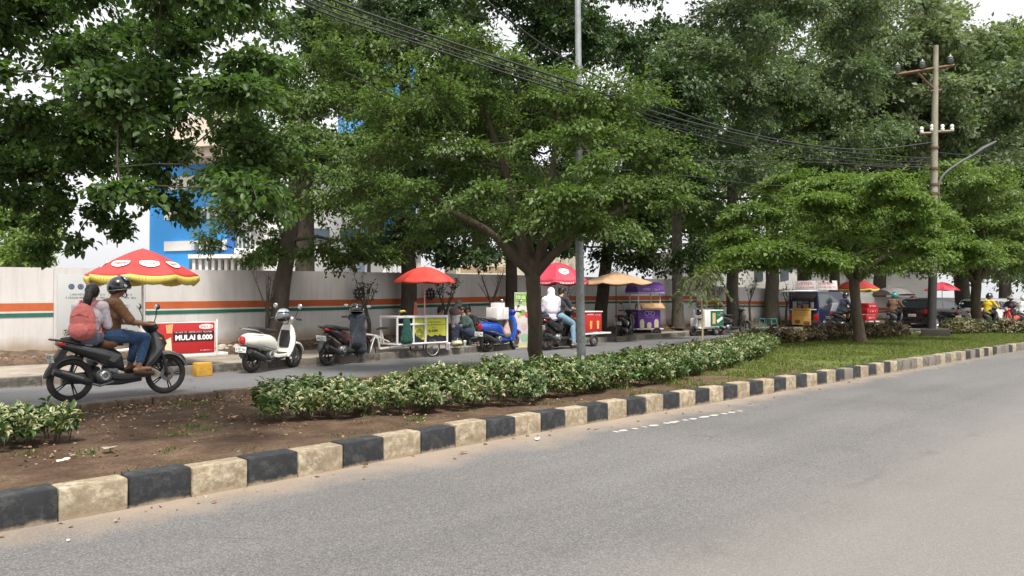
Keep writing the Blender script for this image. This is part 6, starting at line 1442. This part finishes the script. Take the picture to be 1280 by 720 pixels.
# rubble on the planting strip
mb = MB(); r = random.Random(9)
for k in range(9): mb.ball((r.uniform(-.3, .3), r.uniform(-.15, .15), r.uniform(0, .1)), (r.uniform(.05, .14), r.uniform(.05, .1), r.uniform(.02, .06)), 7, 5)
q = onY(281, 17.5); q.z = .30; o = mb.build('rubble', mat('rubble_pale', (0.36, 0.32, 0.27), .9, bmp=.5)); o.location = q; tag(o, 'small heap of pale broken rubble on the earth strip left of the ivory scooter', 'rubble', kind='stuff')

# staked sapling on the median
b = at(878, 441, .14); sp = empty('staked_sapling', b, 0, 'drooping pale green sapling tied to a thin bamboo stake on the median', 'sapling'); Zs = Zof(b)
tp = pd(876, 345, Zs) - b; mb = MB(); mb.tube([(0, 0, -.05), (.01, 0, tp.z * .5), tuple(tp * .72)], [.024, .022, .02], 7); mb.build('stake', mat('bamboo', (0.42, 0.34, 0.19), .7), sp)
mb = MB(); st = []; r = random.Random(5); mb.tube([(.05, 0, 0), (.03, 0, tp.z * .5), tuple(tp * .85), tuple(tp)], [.014, .012, .008, .004], 6)
for k in range(22):
    s = tp * r.uniform(.62, 1.0); a = r.uniform(0, 2 * pi); L = r.uniform(.25, .6); e = s + Vector((cos(a) * L, sin(a) * L, r.uniform(.05, .25))); f_ = e + Vector((cos(a) * L * .35, sin(a) * L * .35, -r.uniform(.15, .4))); mb.tube([s, e, f_], [.006, .004, .002], 4, cap=False); st.append((s, e, f_))
mb.build('stem', M_stem, sp, smooth=0); g = np.random.default_rng(5); n = 1400; PP = []; DD = []
for k in range(n): s, e, f_ = r.choice(st); t = r.random(); p = (s.lerp(e, t) if r.random() < .4 else e.lerp(f_, t)); PP.append(tuple(p)); DD.append(((f_ - s).x, (f_ - s).y, -.6))
leaf_object('crown', np.array(PP), np.array(DD) + g.normal(size=(n, 3)) * .25, g.normal(size=(n, 3)) * .5 + np.array([0, 0, 1.]), .12 * g.uniform(.6, 1.3, n), .028 * g.uniform(.7, 1.3, n), leaf_mat('leaf_sapling', [(0.12, 0.15, 0.06), (0.18, 0.21, 0.10), (0.10, 0.13, 0.05)], .4), sp)
# ------------------------------------------------------------------ red drinks cart and its umbrella
def small_wheel(root, x, y, R, rim=None):
    h = wheel(root, x, R, R * .26, rim or M_rimw, 6, disc=False); h.location = (0, y, 0); return h
q = at(741, 433); rz = radians(0)
rc = empty('drinks_cart', q, rz, 'small red drinks cart with a white chassis right of the lamp post', 'cart')
mb = MB(); mb.box((-.02, .25, .76), (.88, .55, .62), .015); mb.build('box', M_red2, rc)
mb = MB(); mb.box((-.02, .25, 1.085), (.94, .60, .035), .01); mb.build('lid', M_white, rc)
mb = MB(); mb.box((.15, 0, .40), (1.5, .05, .05), .008); mb.box((.15, .5, .40), (1.5, .05, .05), .008); mb.box((.88, .25, .40), (.05, .5, .05), .008); mb.build('chassis', M_white, rc)
for y in (-.04, .54): small_wheel(rc, .0, y, .19)
for (x, c) in ((-.12, (0.75, 0.35, 0.05)), (.22, (0.75, 0.42, 0.10))): mb = MB(); mb.prism([(x - .06, .80), (x + .06, .80), (x + .045, .55), (x - .045, .55)], .004, Matrix.Translation((0, -.03, 0))); mb.build('drink_picture', mat('drink_%d' % int(x * 10), c, .5), rc)
mb = MB(); scribble(mb, -.3, 1.0, .3, .04, 3, -.03); scribble(mb, .1, .98, .25, .03, 5, -.03); mb.build('small_lettering', M_logo, rc)
u5 = at(711.5, 434); u5.y += .5; umbrella(u5, .98, 2.03, 2.62, M_white, M_cpink, 'rose red umbrella with a white emblem just left of the lamp post', logos=(M_logo, mat('logo_grey', (0.25, 0.12, 0.12), .7), (5, 7), (.17, .13)), rot=-.1, flat=1.7, valance=M_cpink, valh=.10, val_text=M_logo)

# ------------------------------------------------------------------ tan umbrella, black scooter and the purple kiosk
q = at(779, 428); q.y += .3; umbrella(q, 1.28, 2.05, 2.42, mat('pole_dark', (0.07, 0.06, 0.055), .6), M_ctan, 'wide tan canvas umbrella partly over the purple kiosk', n=8, rot=.3, flat=1.15, valance=M_ctan, valh=.07)
scooter(at(781, 424.5), radians(20), 'black and white scooter parked against the purple kiosk', 'sport', paint('black', (0.012, 0.012, 0.013), .1, .25), white_p, scale=1.05, lean=.04)
fh = at(762, 427, 0); fh = empty('motor_scooter', fh, radians(150), 'dark red scooter seen nose-on between the red drinks cart and the black and white scooter', 'scooter')
bpy.data.objects.remove(fh)
q = at(812, 421.5); rz = radians(-24)
kk = empty('purple_kiosk', q, rz, 'purple food kiosk cart with an arched scalloped awning and cup pictures', 'kiosk')
W_, D_ = 1.0, .72; M_pur = mat('purple_panel', (0.13, 0.035, 0.30), .5, var=.06); M_purd = mat('purple_lettering', (0.55, 0.45, 0.75), .5)
mb = MB(); mb.box((0, D_ / 2, .70), (W_, D_, .72), .008); mb.build('cabinet', M_pur, kk)
mb = MB(); mb.box((0, D_ / 2, 1.08), (W_ + .06, D_ + .06, .03), .006); mb.build('counter', M_white, kk)
for sx in (-1, 1):
    for yy in (.02, D_ - .02): mb = MB(); mb.box((sx * (W_ / 2 - .02), yy, 1.03), (.035, .035, 1.42), .004); mb.build('post', M_white, kk)
mb = MB(); mb.box((.03, D_ / 2, .32), (W_ + .2, D_ + .02, .05), .01); mb.tube([(-.5, .2, .3), (-.95, .3, .28)], .025, 8); mb.build('chassis', M_white, kk)
for y in (-.02, D_ + .02): small_wheel(kk, .32, y, .19, M_rim)
rings = []; K = 10
for i in range(K + 1):
    a = pi * i / K; rings.append(a)
mb = MB(); vs = []; fs = []
for sx in (-1, 1):
    for i in range(K + 1): a = rings[i]; vs.append((sx * (W_ / 2 + .10), D_ / 2 - cos(a) * (D_ / 2 + .14), 1.74 + sin(a) * .42))
for i in range(K): fs.append((i, i + 1, i + K + 2, i + K + 1))
fs.append(tuple(range(K + 1))); fs.append(tuple(range(2 * K + 1, K, -1))); mb.add(vs, fs); aw = mb.build('awning', M_cpur, kk, smooth=30)
mb = MB(); n_ = 11
for yy in (-.14, D_ + .14):
    for k in range(n_): x = -(W_ / 2 + .1) + (k + .5) * (W_ + .2) / n_; mb.add([(x + .055 * cos(pi + pi * j / 6), yy, 1.762 + .07 * sin(pi + pi * j / 6)) for j in range(7)], [tuple(range(7))])
for sx in (-1, 1):
    for k in range(9): y = -.14 + (k + .5) * (D_ + .28) / 9; mb.add([(sx * (W_ / 2 + .1), y + .055 * cos(pi + pi * j / 6), 1.762 + .07 * sin(pi + pi * j / 6)) for j in range(7)], [tuple(range(7))])
sc_ = mb.build('scallops', mat('scallop_lilac', (0.45, 0.36, 0.58), .6), aw, smooth=0, fix=False); sc_.modifiers.new('t', 'SOLIDIFY').thickness = .006
mb = MB(); scribble(mb, -.36, 1.86, .7, .09, 51, -.13); mb.build('awning_lettering', M_purd, aw)
mb = MB(); mb.prism([(-.5, 1.30), (-.5, 1.14), (.62, 1.14), (.62, 1.30)], .02, Matrix.Translation((0, .0, 0)) @ Euler((-.6, 0, 0)).to_matrix().to_4x4() @ Matrix.Translation((0, -.75, .0))); 
mb = MB(); mb.box((.10, -.06, 1.22), (1.0, .30, .03), .004, (.75, 0, 0)); mb.build('menu_board', mat('board_orange', (0.60, 0.30, 0.12), .5), kk)
mb = MB(); mb.box((-.15, -.075, 1.235), (.3, .14, .01), .0, (.75, 0, 0)); mb.box((.32, -.075, 1.235), (.35, .16, .01), 0, (.75, 0, 0)); mb.build('menu_picture', mat('menu_tan', (0.62, 0.45, 0.25), .5), kk)
mb = MB(); [mb.torus((x, -.012, z), r1, .012, 'Y', 20, 4, rz=.003) for x, z, r1 in ((-.12, .93, .09), (.02, .95, .06), (.14, .92, .08))]; scribble(mb, -.2, .78, .42, .035, 8, -.012); mb.build('kiosk_emblem', M_purd, kk)
for x, h_ in ((-.34, .34), (-.02, .22), (.30, .34)):
    mb = MB(); mb.prism([(x - .085, .36), (x + .085, .36), (x + .10, .36 + h_ * .7), (x + .05, .36 + h_), (x - .05, .36 + h_), (x - .10, .36 + h_ * .7)], .006, Matrix.Translation((0, -.010, 0))); mb.build('cup_picture', mat('cup_pict_yellow', (0.66, 0.62, 0.35), .5), kk)
mb = MB(); Ms = Matrix.Translation((-W_ / 2 - .006, 0, 0)) @ Euler((0, 0, pi / 2)).to_matrix().to_4x4(); t2 = MB(); scribble(t2, .12, .95, .5, .07, 77, 0); [t2.torus((.36, 0, .86), .1, .012, 'Y', 20, 4, rz=.003)]; mb.add([tuple(v) for v in t2.v], t2.f, Ms); mb.build('side_lettering', M_purd, kk)
for k in range(6):
    b = MB(); x = -.35 + k * .13; b.lathe([(.03, 1.096), (.042, 1.23), (.045, 1.26), (.02, 1.28), (.001, 1.28)], Matrix.Translation((x, .45 + .05 * (k % 2), 0)), 10); o = b.build('sauce_bottle', mat('bottle_%d' % (k % 3), ((0.55, 0.06, 0.03), (0.6, 0.5, 0.3), (0.3, 0.32, 0.34))[k % 3], .4)); o.location = kk.location; o.rotation_euler = kk.rotation_euler
    tag(o, ('red sauce bottle at the left end of the kiosk counter', 'cream jar second from the left on the kiosk counter', 'grey jar third from the left on the kiosk counter', 'red sauce bottle right of the middle of the kiosk counter', 'cream jar second from the right on the kiosk counter', 'grey jar at the right end of the kiosk counter')[k], 'bottle', 'bottles on the kiosk counter')

# ------------------------------------------------------------------ green and white cart pulled by a small electric scooter
q = at(893, 419.5); rz = radians(-6)
gc = empty('drinks_cart', q, rz, 'white cart with a dark green drinks poster standing by the kerb', 'cart')
mb = MB(); mb.box((0, .28, .70), (1.25, .56, .70), .015); mb.build('box', M_white, gc)
mb = MB(); mb.box((.18, -.006, .70), (.86, .008, .62)); ps = mb.build('poster', mat('poster_green', (0.01, 0.12, 0.06), .5), gc)
mb = MB(); mb.prism([(-.14, .92), (.06, .92), (.06, .48), (-.14, .48)], .004, Matrix.Translation((0, -.014, 0))); mb.build('drink_picture', mat('drink_amber', (0.6, 0.42, 0.2), .5), gc)
mb = MB(); mb.prism([(.14, .62), (.52, .78), (.56, .68), (.2, .5)], .004, Matrix.Translation((0, -.014, 0))); scribble(mb, .38, .92, .18, .06, 9, -.014); scribble(mb, .2, .84, .2, .03, 19, -.014); mb.build('poster_lettering', M_logo, gc)
mb = MB(); mb.box((.05, .28, .32), (1.9, .5, .05), .01); mb.build('chassis', M_white, gc)
for y in (-.02, .58): small_wheel(gc, .1, y, .17)
mb = MB(); mb.box((-.95, .28, .55), (.12, .3, .34), .03); mb.build('front_box', M_white, gc)
mb = MB(); mb.tube([(-1.0, .28, .3), (-.85, .28, 1.05)], .03, 8); mb.tube([(-.85, -.02, 1.08), (-.85, .58, 1.08)], .016, 6); mb.box((-.84, .28, 1.10), (.1, .24, .06), .02); mb.build('handlebar', M_rimw, gc)
small_wheel(gc, -1.02, .28, .2, M_rim)
mb = MB(); mb.loft([ringx(x, z, hw, hh, 2.6, 14, .28) for x, z, hw, hh in [(-.82, .66, .08, .03), (-.7, .68, .13, .05), (-.55, .68, .12, .04)]]); mb.build('saddle', M_seat, gc)
hx = empty('helmet', q, rz, 'black helmet hanging at the left end of the green and white cart', 'helmet'); helmet(hx, (-.98, .0, .92), mat('helmet_black', (0.015, 0.016, 0.018), .25, coat=.8), None, face=(-.6, -1, 0), name='shell')
scooter(at(914, 418.5), radians(-25), 'dark scooter parked at the right end of the green and white cart', 'sport', paint('black', (0.012, 0.012, 0.013), .1, .25), paint('grey', (0.11, 0.11, 0.112), .3, .35), scale=1.05, lean=.05)
M_teal = mat('plastic_teal', (0.05, 0.24, 0.23), .4)
for u, lb in ((949.5, 'left teal plastic stool by the foot of the stout tree'), (964.5, 'right teal plastic stool by the foot of the stout tree')):
    stool(at(u, 411.5, .15), radians(-20), lb, M_teal, .48, .36, 'teal stools on the pavement')

# ------------------------------------------------------------------ cars
def car(loc, rz, label, paintm, L=3.9, W=1.66, H=1.5, kind='hatch', cat='car', name='parked_car', glass=None):
    """side profile swept across the width with tumblehome; arches, glass, lamps, wheels are parts"""
    root = empty(name, loc, rz, label, cat); glass = glass or mat('car_glass', (0.02, 0.024, 0.028), .06, coat=1); h = L / 2
    if kind == 'van': low = [(-h, .42), (-h, .95), (-h + .06, 1.05), (h - .5, 1.05), (h - .12, .95), (h, .72), (h, .38)]; roof = [(-h + .05, 1.04), (-h + .14, H - .06), (-h + .3, H), (h - 1.15, H), (h - .95, H - .05), (h - .42, 1.04)]
    elif kind == 'hatch': low = [(-h + .03, .36), (-h, .62), (-h + .06, .98), (h - 1.2, .98), (h - .5, .86), (h - .1, .70), (h, .55), (h - .02, .34)]; roof = [(-h + .10, .97), (-h + .32, H - .10), (-h + .6, H), (h - 1.75, H - .02), (h - 1.5, H - .1), (h - .95, .95)]
    else: low = [(-h + .02, .34), (-h, .6), (-h + .05, .92), (-h + .5, .98), (h - 1.3, .96), (h - .5, .84), (h - .1, .68), (h, .5), (h - .02, .3)]; roof = [(-h + .25, .95), (-h + .75, H - .06), (-h + 1.2, H), (h - 1.95, H - .03), (h - 1.1, .94)]
    wx = (-h + .72, h - .72); Rw = .30
    def arch(xc):
        return [(xc + (Rw + .06) * cos(a), max(.26, Rw + (Rw + .06) * sin(a))) for a in [pi - pi * i / 8 for i in range(9)]]
    prof = [low[0]] + low[1:-1] + [low[-1]] + [(h - .1, .24)]; bot = []
    for xc in reversed(wx): bot += [(x, z) for x, z in reversed(arch(xc))]
    poly = prof + bot + [(-h + .1, .24)]
    mb = MB(); mb.prism([(x, z) for x, z in poly][::-1], W, None, .05); mb.build('body', paintm, root, smooth=40)
    tw_ = W * .42; n = len(roof); mb = MB()
    vs = [(x, -(W / 2 - .05 if i in (0, n - 1) else tw_), z) for i, (x, z) in enumerate(roof)] + [(x, (W / 2 - .05 if i in (0, n - 1) else tw_), z) for i, (x, z) in enumerate(roof)]
    mb.add(vs, [tuple(range(n)), tuple(range(2 * n - 1, n - 1, -1))] + [(i, i + n, i + n + 1, i + 1) for i in range(n - 1)] + [(n - 1, 2 * n - 1, n, 0)])
    mb.build('cabin', paintm, root, smooth=25)
    # glass
    def lerp2(a, b, t): return (a[0] + (b[0] - a[0]) * t, a[1] + (b[1] - a[1]) * t)
    ys = lambda z: (W / 2 - .05) + (tw_ - (W / 2 - .05)) * min(1, max(0, (z - .97) / (H - .1 - .97))) + .006
    x_l, x_r = roof[1][0] + .12, roof[-2][0] - .05
    if kind == 'van': segs = [(x_l - .12, x_l + 1.0), (x_l + 1.06, x_r - .45), (x_r - .40, x_r + .1)]
    else: mid = (x_l + x_r) / 2; segs = [(x_l, mid - .05), (mid + .03, x_r)]
    for (a, b) in segs:
        for sg in (1, -1):
            mb = MB(); zb_, zt_ = 1.03, H - .12; sl_ = .22 if b == segs[-1][1] else .02; sr = .14 if a == segs[0][0] and kind != 'van' else .02
            q = [(a - sr, zb_), (b + sl_, zb_), (b, zt_), (a + .03, zt_)]
            vs = [(x, sg * ys(z), z) for x, z in q]; mb.add(vs + [(x, y - sg * .02, z) for x, y, z in vs], [(0, 1, 2, 3), (7, 6, 5, 4), (0, 4, 5, 1), (1, 5, 6, 2), (2, 6, 7, 3), (3, 7, 4, 0)]); mb.build('side_window', glass, root, smooth=0)
    for nm, (p0, p1) in (('rear_window', (roof[0], roof[1])), ('windscreen', (roof[-1], roof[-2]))):
        a, b = lerp2(p0, p1, .12), lerp2(p0, p1, .95); sg = -1 if nm == 'rear_window' else 1; o_ = .008 * sg
        vs = [(a[0] + o_, -W * .42, a[1]), (a[0] + o_, W * .42, a[1]), (b[0] + o_, W * .385, b[1]), (b[0] + o_, -W * .385, b[1])]; mb = MB(); mb.add(vs + [(x - o_ * 3, y, z) for x, y, z in vs], [(0, 1, 2, 3), (7, 6, 5, 4), (0, 4, 5, 1), (1, 5, 6, 2), (2, 6, 7, 3), (3, 7, 4, 0)]); mb.build(nm, glass, root, smooth=0)
    for xc in wx:
        for sg in (1, -1):
            M = Matrix.Translation((xc, sg * (W / 2 - .10), Rw)) @ Euler((-sg * pi / 2, 0, 0)).to_matrix().to_4x4()
            mb = MB(); mb.lathe([(.001, .07), (.04, .07), (.06, .05), (.17, .045), (.19, .07), (.20, .05), (.20, -.08)], M, 20); [mb.tube([M @ Vector((.04 * cos(a), .04 * sin(a), .062)), M @ Vector((.18 * cos(a), .18 * sin(a), .062))], .018, 5) for a in [2 * pi * k / 5 for k in range(5)]]
            wh = mb.build('wheel', M_rimw, root); mb = MB(); mb.torus((0, 0, 0), Rw - .055, .06, 'Z', 28, 8, rz=.09); mb2 = MB(); mb2.add(mb.v, mb.f, M); mb2.build('tyre', M_tyre, wh)
    for sg in (1, -1):
        z0 = .86 if kind != 'van' else .62
        mb = MB(); mb.box((-h + .03, sg * (W / 2 - .13), z0), (.08, .22, .22 if kind != 'van' else .34), .02); mb.build('tail_lamp', M_red, root)
        mb = MB(); mb.box((h - .10, sg * (W / 2 - .2), .68), (.16, .3, .13), .03); mb.build('headlamp', M_clear, root)
        mb = MB(); mb.ball((h - 1.35 if kind != 'van' else h - .5, sg * (W / 2 + .09), 1.05), (.06, .09, .07), 10, 8); mb.build('wing_mirror', paintm, root)
        for xx in ((-.15, .85) if kind != 'van' else (-.2, .9)): mb = MB(); mb.box((xx, sg * (W / 2 + .008), .86), (.16, .02, .03), .006); mb.build('door_handle', paintm, root)
        mb = MB(); [mb.box((xx, sg * (W / 2 + .001), .64), (.008, .004, .58)) for xx in (-.42, .55)]; mb.build('door_gap', M_blk, root)
    for sg, nm in ((-1, 'rear_bumper'), (1, 'front_bumper')): mb = MB(); mb.box((sg * (h - .02), 0, .38), (.14, W * .94, .20), .05); mb.build(nm, paintm if kind != 'van' else M_blk, root)
    plate(root, (-h - .035, 0, .66 if kind == 'hatch' else .5), .42, .14, (0, 0, 0)); mb = MB(); mb.box((h - .0, 0, .6), (.04, .8, .14), .01); mb.build('grille', M_blk, root)
    return root
van = car(at(1027, 412), radians(-4), 'dark blue food van with raised tailgate and a yellow menu sheet on the back', paint('navy_van', (0.005, 0.009, 0.05), 0, .4), 3.5, 1.5, 1.85, 'van', 'van', 'food_van')
for o in [o for o in van.children if o.name.startswith('rear_window')]: bpy.data.objects.remove(o)
Mv = Matrix.Translation((-1.75, 0, 0)) @ Euler((0, 0, -pi / 2)).to_matrix().to_4x4()      # x runs across the tail, -y points backwards
def vput(mb, nm, m, parent=van):
    o = MB(); o.add([tuple(p) for p in mb.v], mb.f, Mv); return o.build(nm, m, parent)
mb = MB(); mb.box((0, .10, 1.36), (1.28, .02, .76), .004, (-.08, 0, 0)); vput(mb, 'tail_shade_panel', mat('van_interior_shade', (0.025, 0.02, 0.02), .8))  # dark panel on the closed cabin, its colour standing in for the shaded interior
for sx in (-1, 1): mb = MB(); mb.box((sx * .70, .05, 1.40), (.07, .12, .86), .01); vput(mb, 'door_pillar', paint('van_pillar', (0.015, 0.02, 0.07), .1, .35))
mb = MB(); mb.box((0, -.40, 1.88), (1.46, .85, .04), .015, (.05, 0, 0)); vput(mb, 'tailgate', M_white)
mb = MB(); mb.tube([(-.66, .0, 1.5), (-.66, -.6, 1.84)], .012, 6); vput(mb, 'gas_strut', M_met)
mb = MB(); mb.box((0, .02, 1.0), (1.3, .14, .04), .006); vput(mb, 'counter', M_white)
for k, (x, z, sz, c) in enumerate(((-.45, 1.2, (.18, .08, .34), (0.35, 0.33, 0.30)), (-.22, 1.12, (.12, .08, .16), (0.28, 0.22, 0.12)), (.12, 1.15, (.24, .08, .2), (0.34, 0.18, 0.08)), (.42, 1.2, (.14, .08, .3), (0.2, 0.19, 0.2)))):
    mb = MB(); mb.box((x, .03, z), sz, .02); vput(mb, 'counter_item', mat('van_item_%d' % k, c, .6))
M_my = mat('menu_yellow', (0.60, 0.36, 0.10), .55, var=.12, scale=3)
mb = MB(); mb.box((-.06, -.075, .66), (.96, .012, .78), .002); mn_ = vput(mb, 'menu_sheet', M_my)
mb = MB(); scribble(mb, -.46, .97, .78, .085, 61, -.085); vput(mb, 'menu_title', mat('menu_brown', (0.10, 0.03, 0.02), .6), mn_)
mb = MB(); [scribble(mb, -.45, .85 - .075 * k, .75, .035, 62 + k, -.085) for k in range(3)]; vput(mb, 'menu_lettering', mat('menu_red', (0.36, 0.10, 0.03), .6), mn_)
mb = MB(); mb.ball((-.26, -.082, .42), (.15, .01, .10), 14, 8); mb.ball((.2, -.082, .38), (.17, .01, .08), 14, 8); vput(mb, 'food_picture', mat('food_brown', (0.22, 0.09, 0.03), .6), mn_)
M_bw = mat('banner_white', (0.72, 0.66, 0.66), .6); M_br = mat('banner_red', (0.62, 0.05, 0.10), .6)
for (x, y, wd_, zt_, rz_, k) in ((-1.45, .05, 1.05, 2.14, -pi / 2, 1), (-.35, -.45, 1.15, 2.16, -.5, 2)):
    Mb = Matrix.Translation((x, y, zt_)) @ Euler((-.12, 0, rz_)).to_matrix().to_4x4()
    mb = MB(); mb.box((0, 0, 0), (wd_, .015, .46), .003); o = MB(); o.add(mb.v, mb.f, Mb); bo = o.build('roof_banner', M_bw, van)
    mb = MB(); scribble(mb, -wd_ * .4, .10, wd_ * .75, .13, 70 + k, -.012); scribble(mb, -wd_ * .4, -.09, wd_ * .8, .07, 75 + k, -.012); o = MB(); o.add(mb.v, mb.f, Mb); o.build('banner_lettering', M_br, bo)
mb = MB(); mb.prism([(.35, 1.02), (1.72, .98), (1.75, .70), (1.45, .50), (.7, .62)], .006, Matrix.Translation((0, -.757, 0))); mb.build('orange_graphic', mat('van_orange', (0.62, 0.22, 0.08), .5), van)
mb = MB(); mb.prism([(.9, .60), (1.75, .62), (1.75, .45), (1.0, .40)], .006, Matrix.Translation((0, -.758, 0))); mb.build('white_graphic', M_white, van)
lbd = empty('leaning_board', van.location, van.rotation_euler.z, 'tall pale grey board leaning against the side of the food van', 'board')
mb = MB(); mb.box((-1.0, -1.0, .66), (.50, .03, 1.35), .004, (.30, 0, 0)); mb.build('panel', mat('board_silver', (0.5, 0.52, 0.56), .5), lbd)

bc = car(at(1168, 409.5), radians(-14), 'glossy black hatchback with a white number plate driving away behind the utility pole', paint('jet', (0.008, 0.009, 0.011), .2, .15), 3.9, 1.7, 1.55, 'hatch')
wcx = car(at(1243, 407.5), radians(-26), 'white hatchback at the right edge partly hidden by the right hand tree', paint('car_white', (0.66, 0.66, 0.64), 0, .3), 3.9, 1.65, 1.52, 'hatch')

# ------------------------------------------------------------------ distant riders
def small_rider(u, v, rz, slabel, plabel, shirt, trousers, helm, helm_c, bodyc, kind='sport', scale=1.0, seed=1, name='motor_scooter', sl=1.6):
    p = at(u, v); a = radians(rz); scooter(p, a, slabel, kind, bodyc, bodyc, scale=scale, name=name)
    pr_ = person_root(p, a, plabel, scale); J = rider_pose(-.13, .87, .08); person(pr_, J, M_skin, fabric(*shirt), sl, fabric(*trousers), 1, mat('shoe_black', (0.02, 0.02, 0.02), .6), .015, None if helm else 'short', seed=seed, shirt_hem=.06)
    if helm: helmet(pr_, J['head'], mat(helm, helm_c, .3, coat=.6))
blkp = paint('black', (0.012, 0.012, 0.013), .1, .25)
small_rider(1056, 414, -28, 'black scooter standing beside the front of the food van', 'person in a dark navy jacket on the scooter beside the food van', ('navy_jacket', (0.012, 0.02, 0.045)), ('black', (0.012, 0.012, 0.014)), 'helmet_navy', (0.012, 0.02, 0.04), blkp, seed=21, scale=1.08)
small_rider(1118, 412, -2, 'black and white scooter ridden by the person in the teal helmet', 'person in a brown jacket and teal helmet riding away', ('jacket_brown', (0.19, 0.105, 0.065)), ('black', (0.012, 0.012, 0.014)), 'helmet_teal', (0.03, 0.28, 0.30), paint('dark_silver', (0.16, 0.16, 0.16), .4, .3), seed=22, scale=1.08)
small_rider(1236, 413, -12, 'black scooter ridden by the person in the yellow shirt', 'person in a bright yellow shirt riding in front of the white car', ('yellow', (0.58, 0.42, 0.02)), ('black', (0.012, 0.012, 0.014)), 'helmet_black', (0.015, 0.016, 0.018), blkp, seed=23, scale=1.05, sl=1.2)
small_rider(1264, 412, 170, 'red scooter coming the other way at the right edge', 'person in dark clothes and a grey helmet on the red scooter', ('dark_grey', (0.05, 0.05, 0.055)), ('black', (0.012, 0.012, 0.014)), 'helmet_greyish', (0.3, 0.32, 0.34), paint('bright_red', (0.50, 0.02, 0.02), 0, .3), 'retro', seed=24)
small_rider(1279, 411.5, -15, 'dark scooter cut by the right edge of the view', 'person with a white helmet and white top at the right edge', ('white_top', (0.62, 0.62, 0.60)), ('dark_brown', (0.09, 0.05, 0.04)), 'helmet_white', (0.66, 0.64, 0.6), blkp, seed=25)
scooter(at(1196, 410), radians(20), 'black and maroon scooter parked beneath the bright red umbrella', 'sport', paint('maroon', (0.16, 0.015, 0.03), .3, .3), M_blk, scale=1.0)
scooter(at(1209, 408), radians(20), 'black scooter parked against the thick grey trunk', 'sport', blkp, paint('pale_green', (0.45, 0.5, 0.35), 0, .4), scale=1.0)

# ------------------------------------------------------------------ far umbrellas, carts, tent and signs
q = at(1070, 409); umbrella(q, 1.15, 2.06, 2.55, M_white, [M_cred, M_cred, mat('canopy_yellow', (0.62, 0.45, 0.08), .7), M_cred], 'faded red and yellow umbrella right of the food van', valance=M_cyel, valh=.16, rot=.2, flat=1.7)
rb = empty('red_cart', at(1086, 410.5), radians(-20), 'stack of red crates on a small cart under the faded red and yellow umbrella', 'cart')
for (x, z, w2_) in ((-.1, .55, .7), (.0, .88, .8), (-.02, 1.14, .6)): mb = MB(); mb.box((x, 0, z), (w2_, .5, .30), .02); mb.build('crate', M_red2, rb); mb = MB(); scribble(mb, x - .2, z, .4, .08, int(z * 50), -.255); mb.build('crate_lettering', M_logo, rb)
mb = MB(); mb.box((0, 0, .36), (.9, .55, .05), .01); mb.build('chassis', M_white, rb); small_wheel(rb, -.2, -.27, .16); small_wheel(rb, -.2, .27, .16)
q = at(1178, 408.5); umbrella(q, .88, 1.98, 2.42, M_white, M_cpink, 'bright red umbrella right of the utility pole', rot=.4, flat=1.7, logos=(M_cyel, M_logor, (5,), (.1, .1)))
tn = empty('grey_canopy', at(1117, 407), radians(-20), 'low grey canopy on poles behind the rider in the teal helmet', 'canopy')
mb = MB(); mb.loft([[(x, -.9 * s, z), (x, -.5 * s, z + .28 * s), (x, 0, z + .4 * s), (x, .5 * s, z + .28 * s), (x, .9 * s, z), (x, 0, z - .02)] for x, s, z in ((-.95, .8, 1.72), (-.5, 1, 1.78), (.1, 1, 1.8), (.6, 1, 1.78), (.95, .8, 1.72))]); mb.build('sheet', mat('canopy_grey', (0.22, 0.20, 0.20), .8, var=.2, scale=3), tn)
for sx in (-.8, .8):
    for sy in (-.7, .7): mb = MB(); mb.tube([(sx, sy, 0), (sx, sy, 1.75)], .022, 6); mb.build('pole', M_rimw, tn)
def sign(u, v, z, r, label, bar, lean=0):
    b = at(u, v); s = empty('road_sign', b, TH - pi / 2 + lean, label, 'road sign'); mb = MB(); mb.tube([(0, 0, 0), (0, 0, z + r)], .03, 8); mb.build('post', M_galv, s)
    Mq = Matrix.Translation((0, -.04, z)) @ Euler((pi / 2, 0, 0)).to_matrix().to_4x4()
    mb = MB(); mb.lathe([(.001, .01), (r, .01), (r, -.01), (.001, -.01)], Mq, 26); d = mb.build('disc', M_red2 if bar == 'flat' else M_white, s)
    mb = MB()
    if bar == 'flat': mb.box((0, -.055, z), (r * 1.3, .006, r * .32)); mb.build('white_bar', M_white, d)
    else:
        mb.torus((0, -.055, z), r * .85, r * .12, 'Y', 26, 4, rz=.004); mb.box((0, -.057, z), (r * 1.5, .004, r * .2), 0, (0, .8, 0)); mb.build('red_ring', M_red2, d); mb = MB(); mb.box((-r * .15, -.053, z), (r * .2, .003, r * .9)); mb.box((r * .05, -.053, z + r * .3), (r * .4, .003, r * .2)); mb.box((r * .1, -.053, z - r * .05), (r * .2, .003, r * .3), 0, (0, .6, 0)); mb.build('black_symbol', ink, d)
sign(1100, 405, 2.30, .36, 'round white sign with a red ring and slash above the grey canopy', 'ring')
sign(1141, 407, 1.42, .26, 'small round red no-entry sign with a white bar above the black hatchback', 'flat')
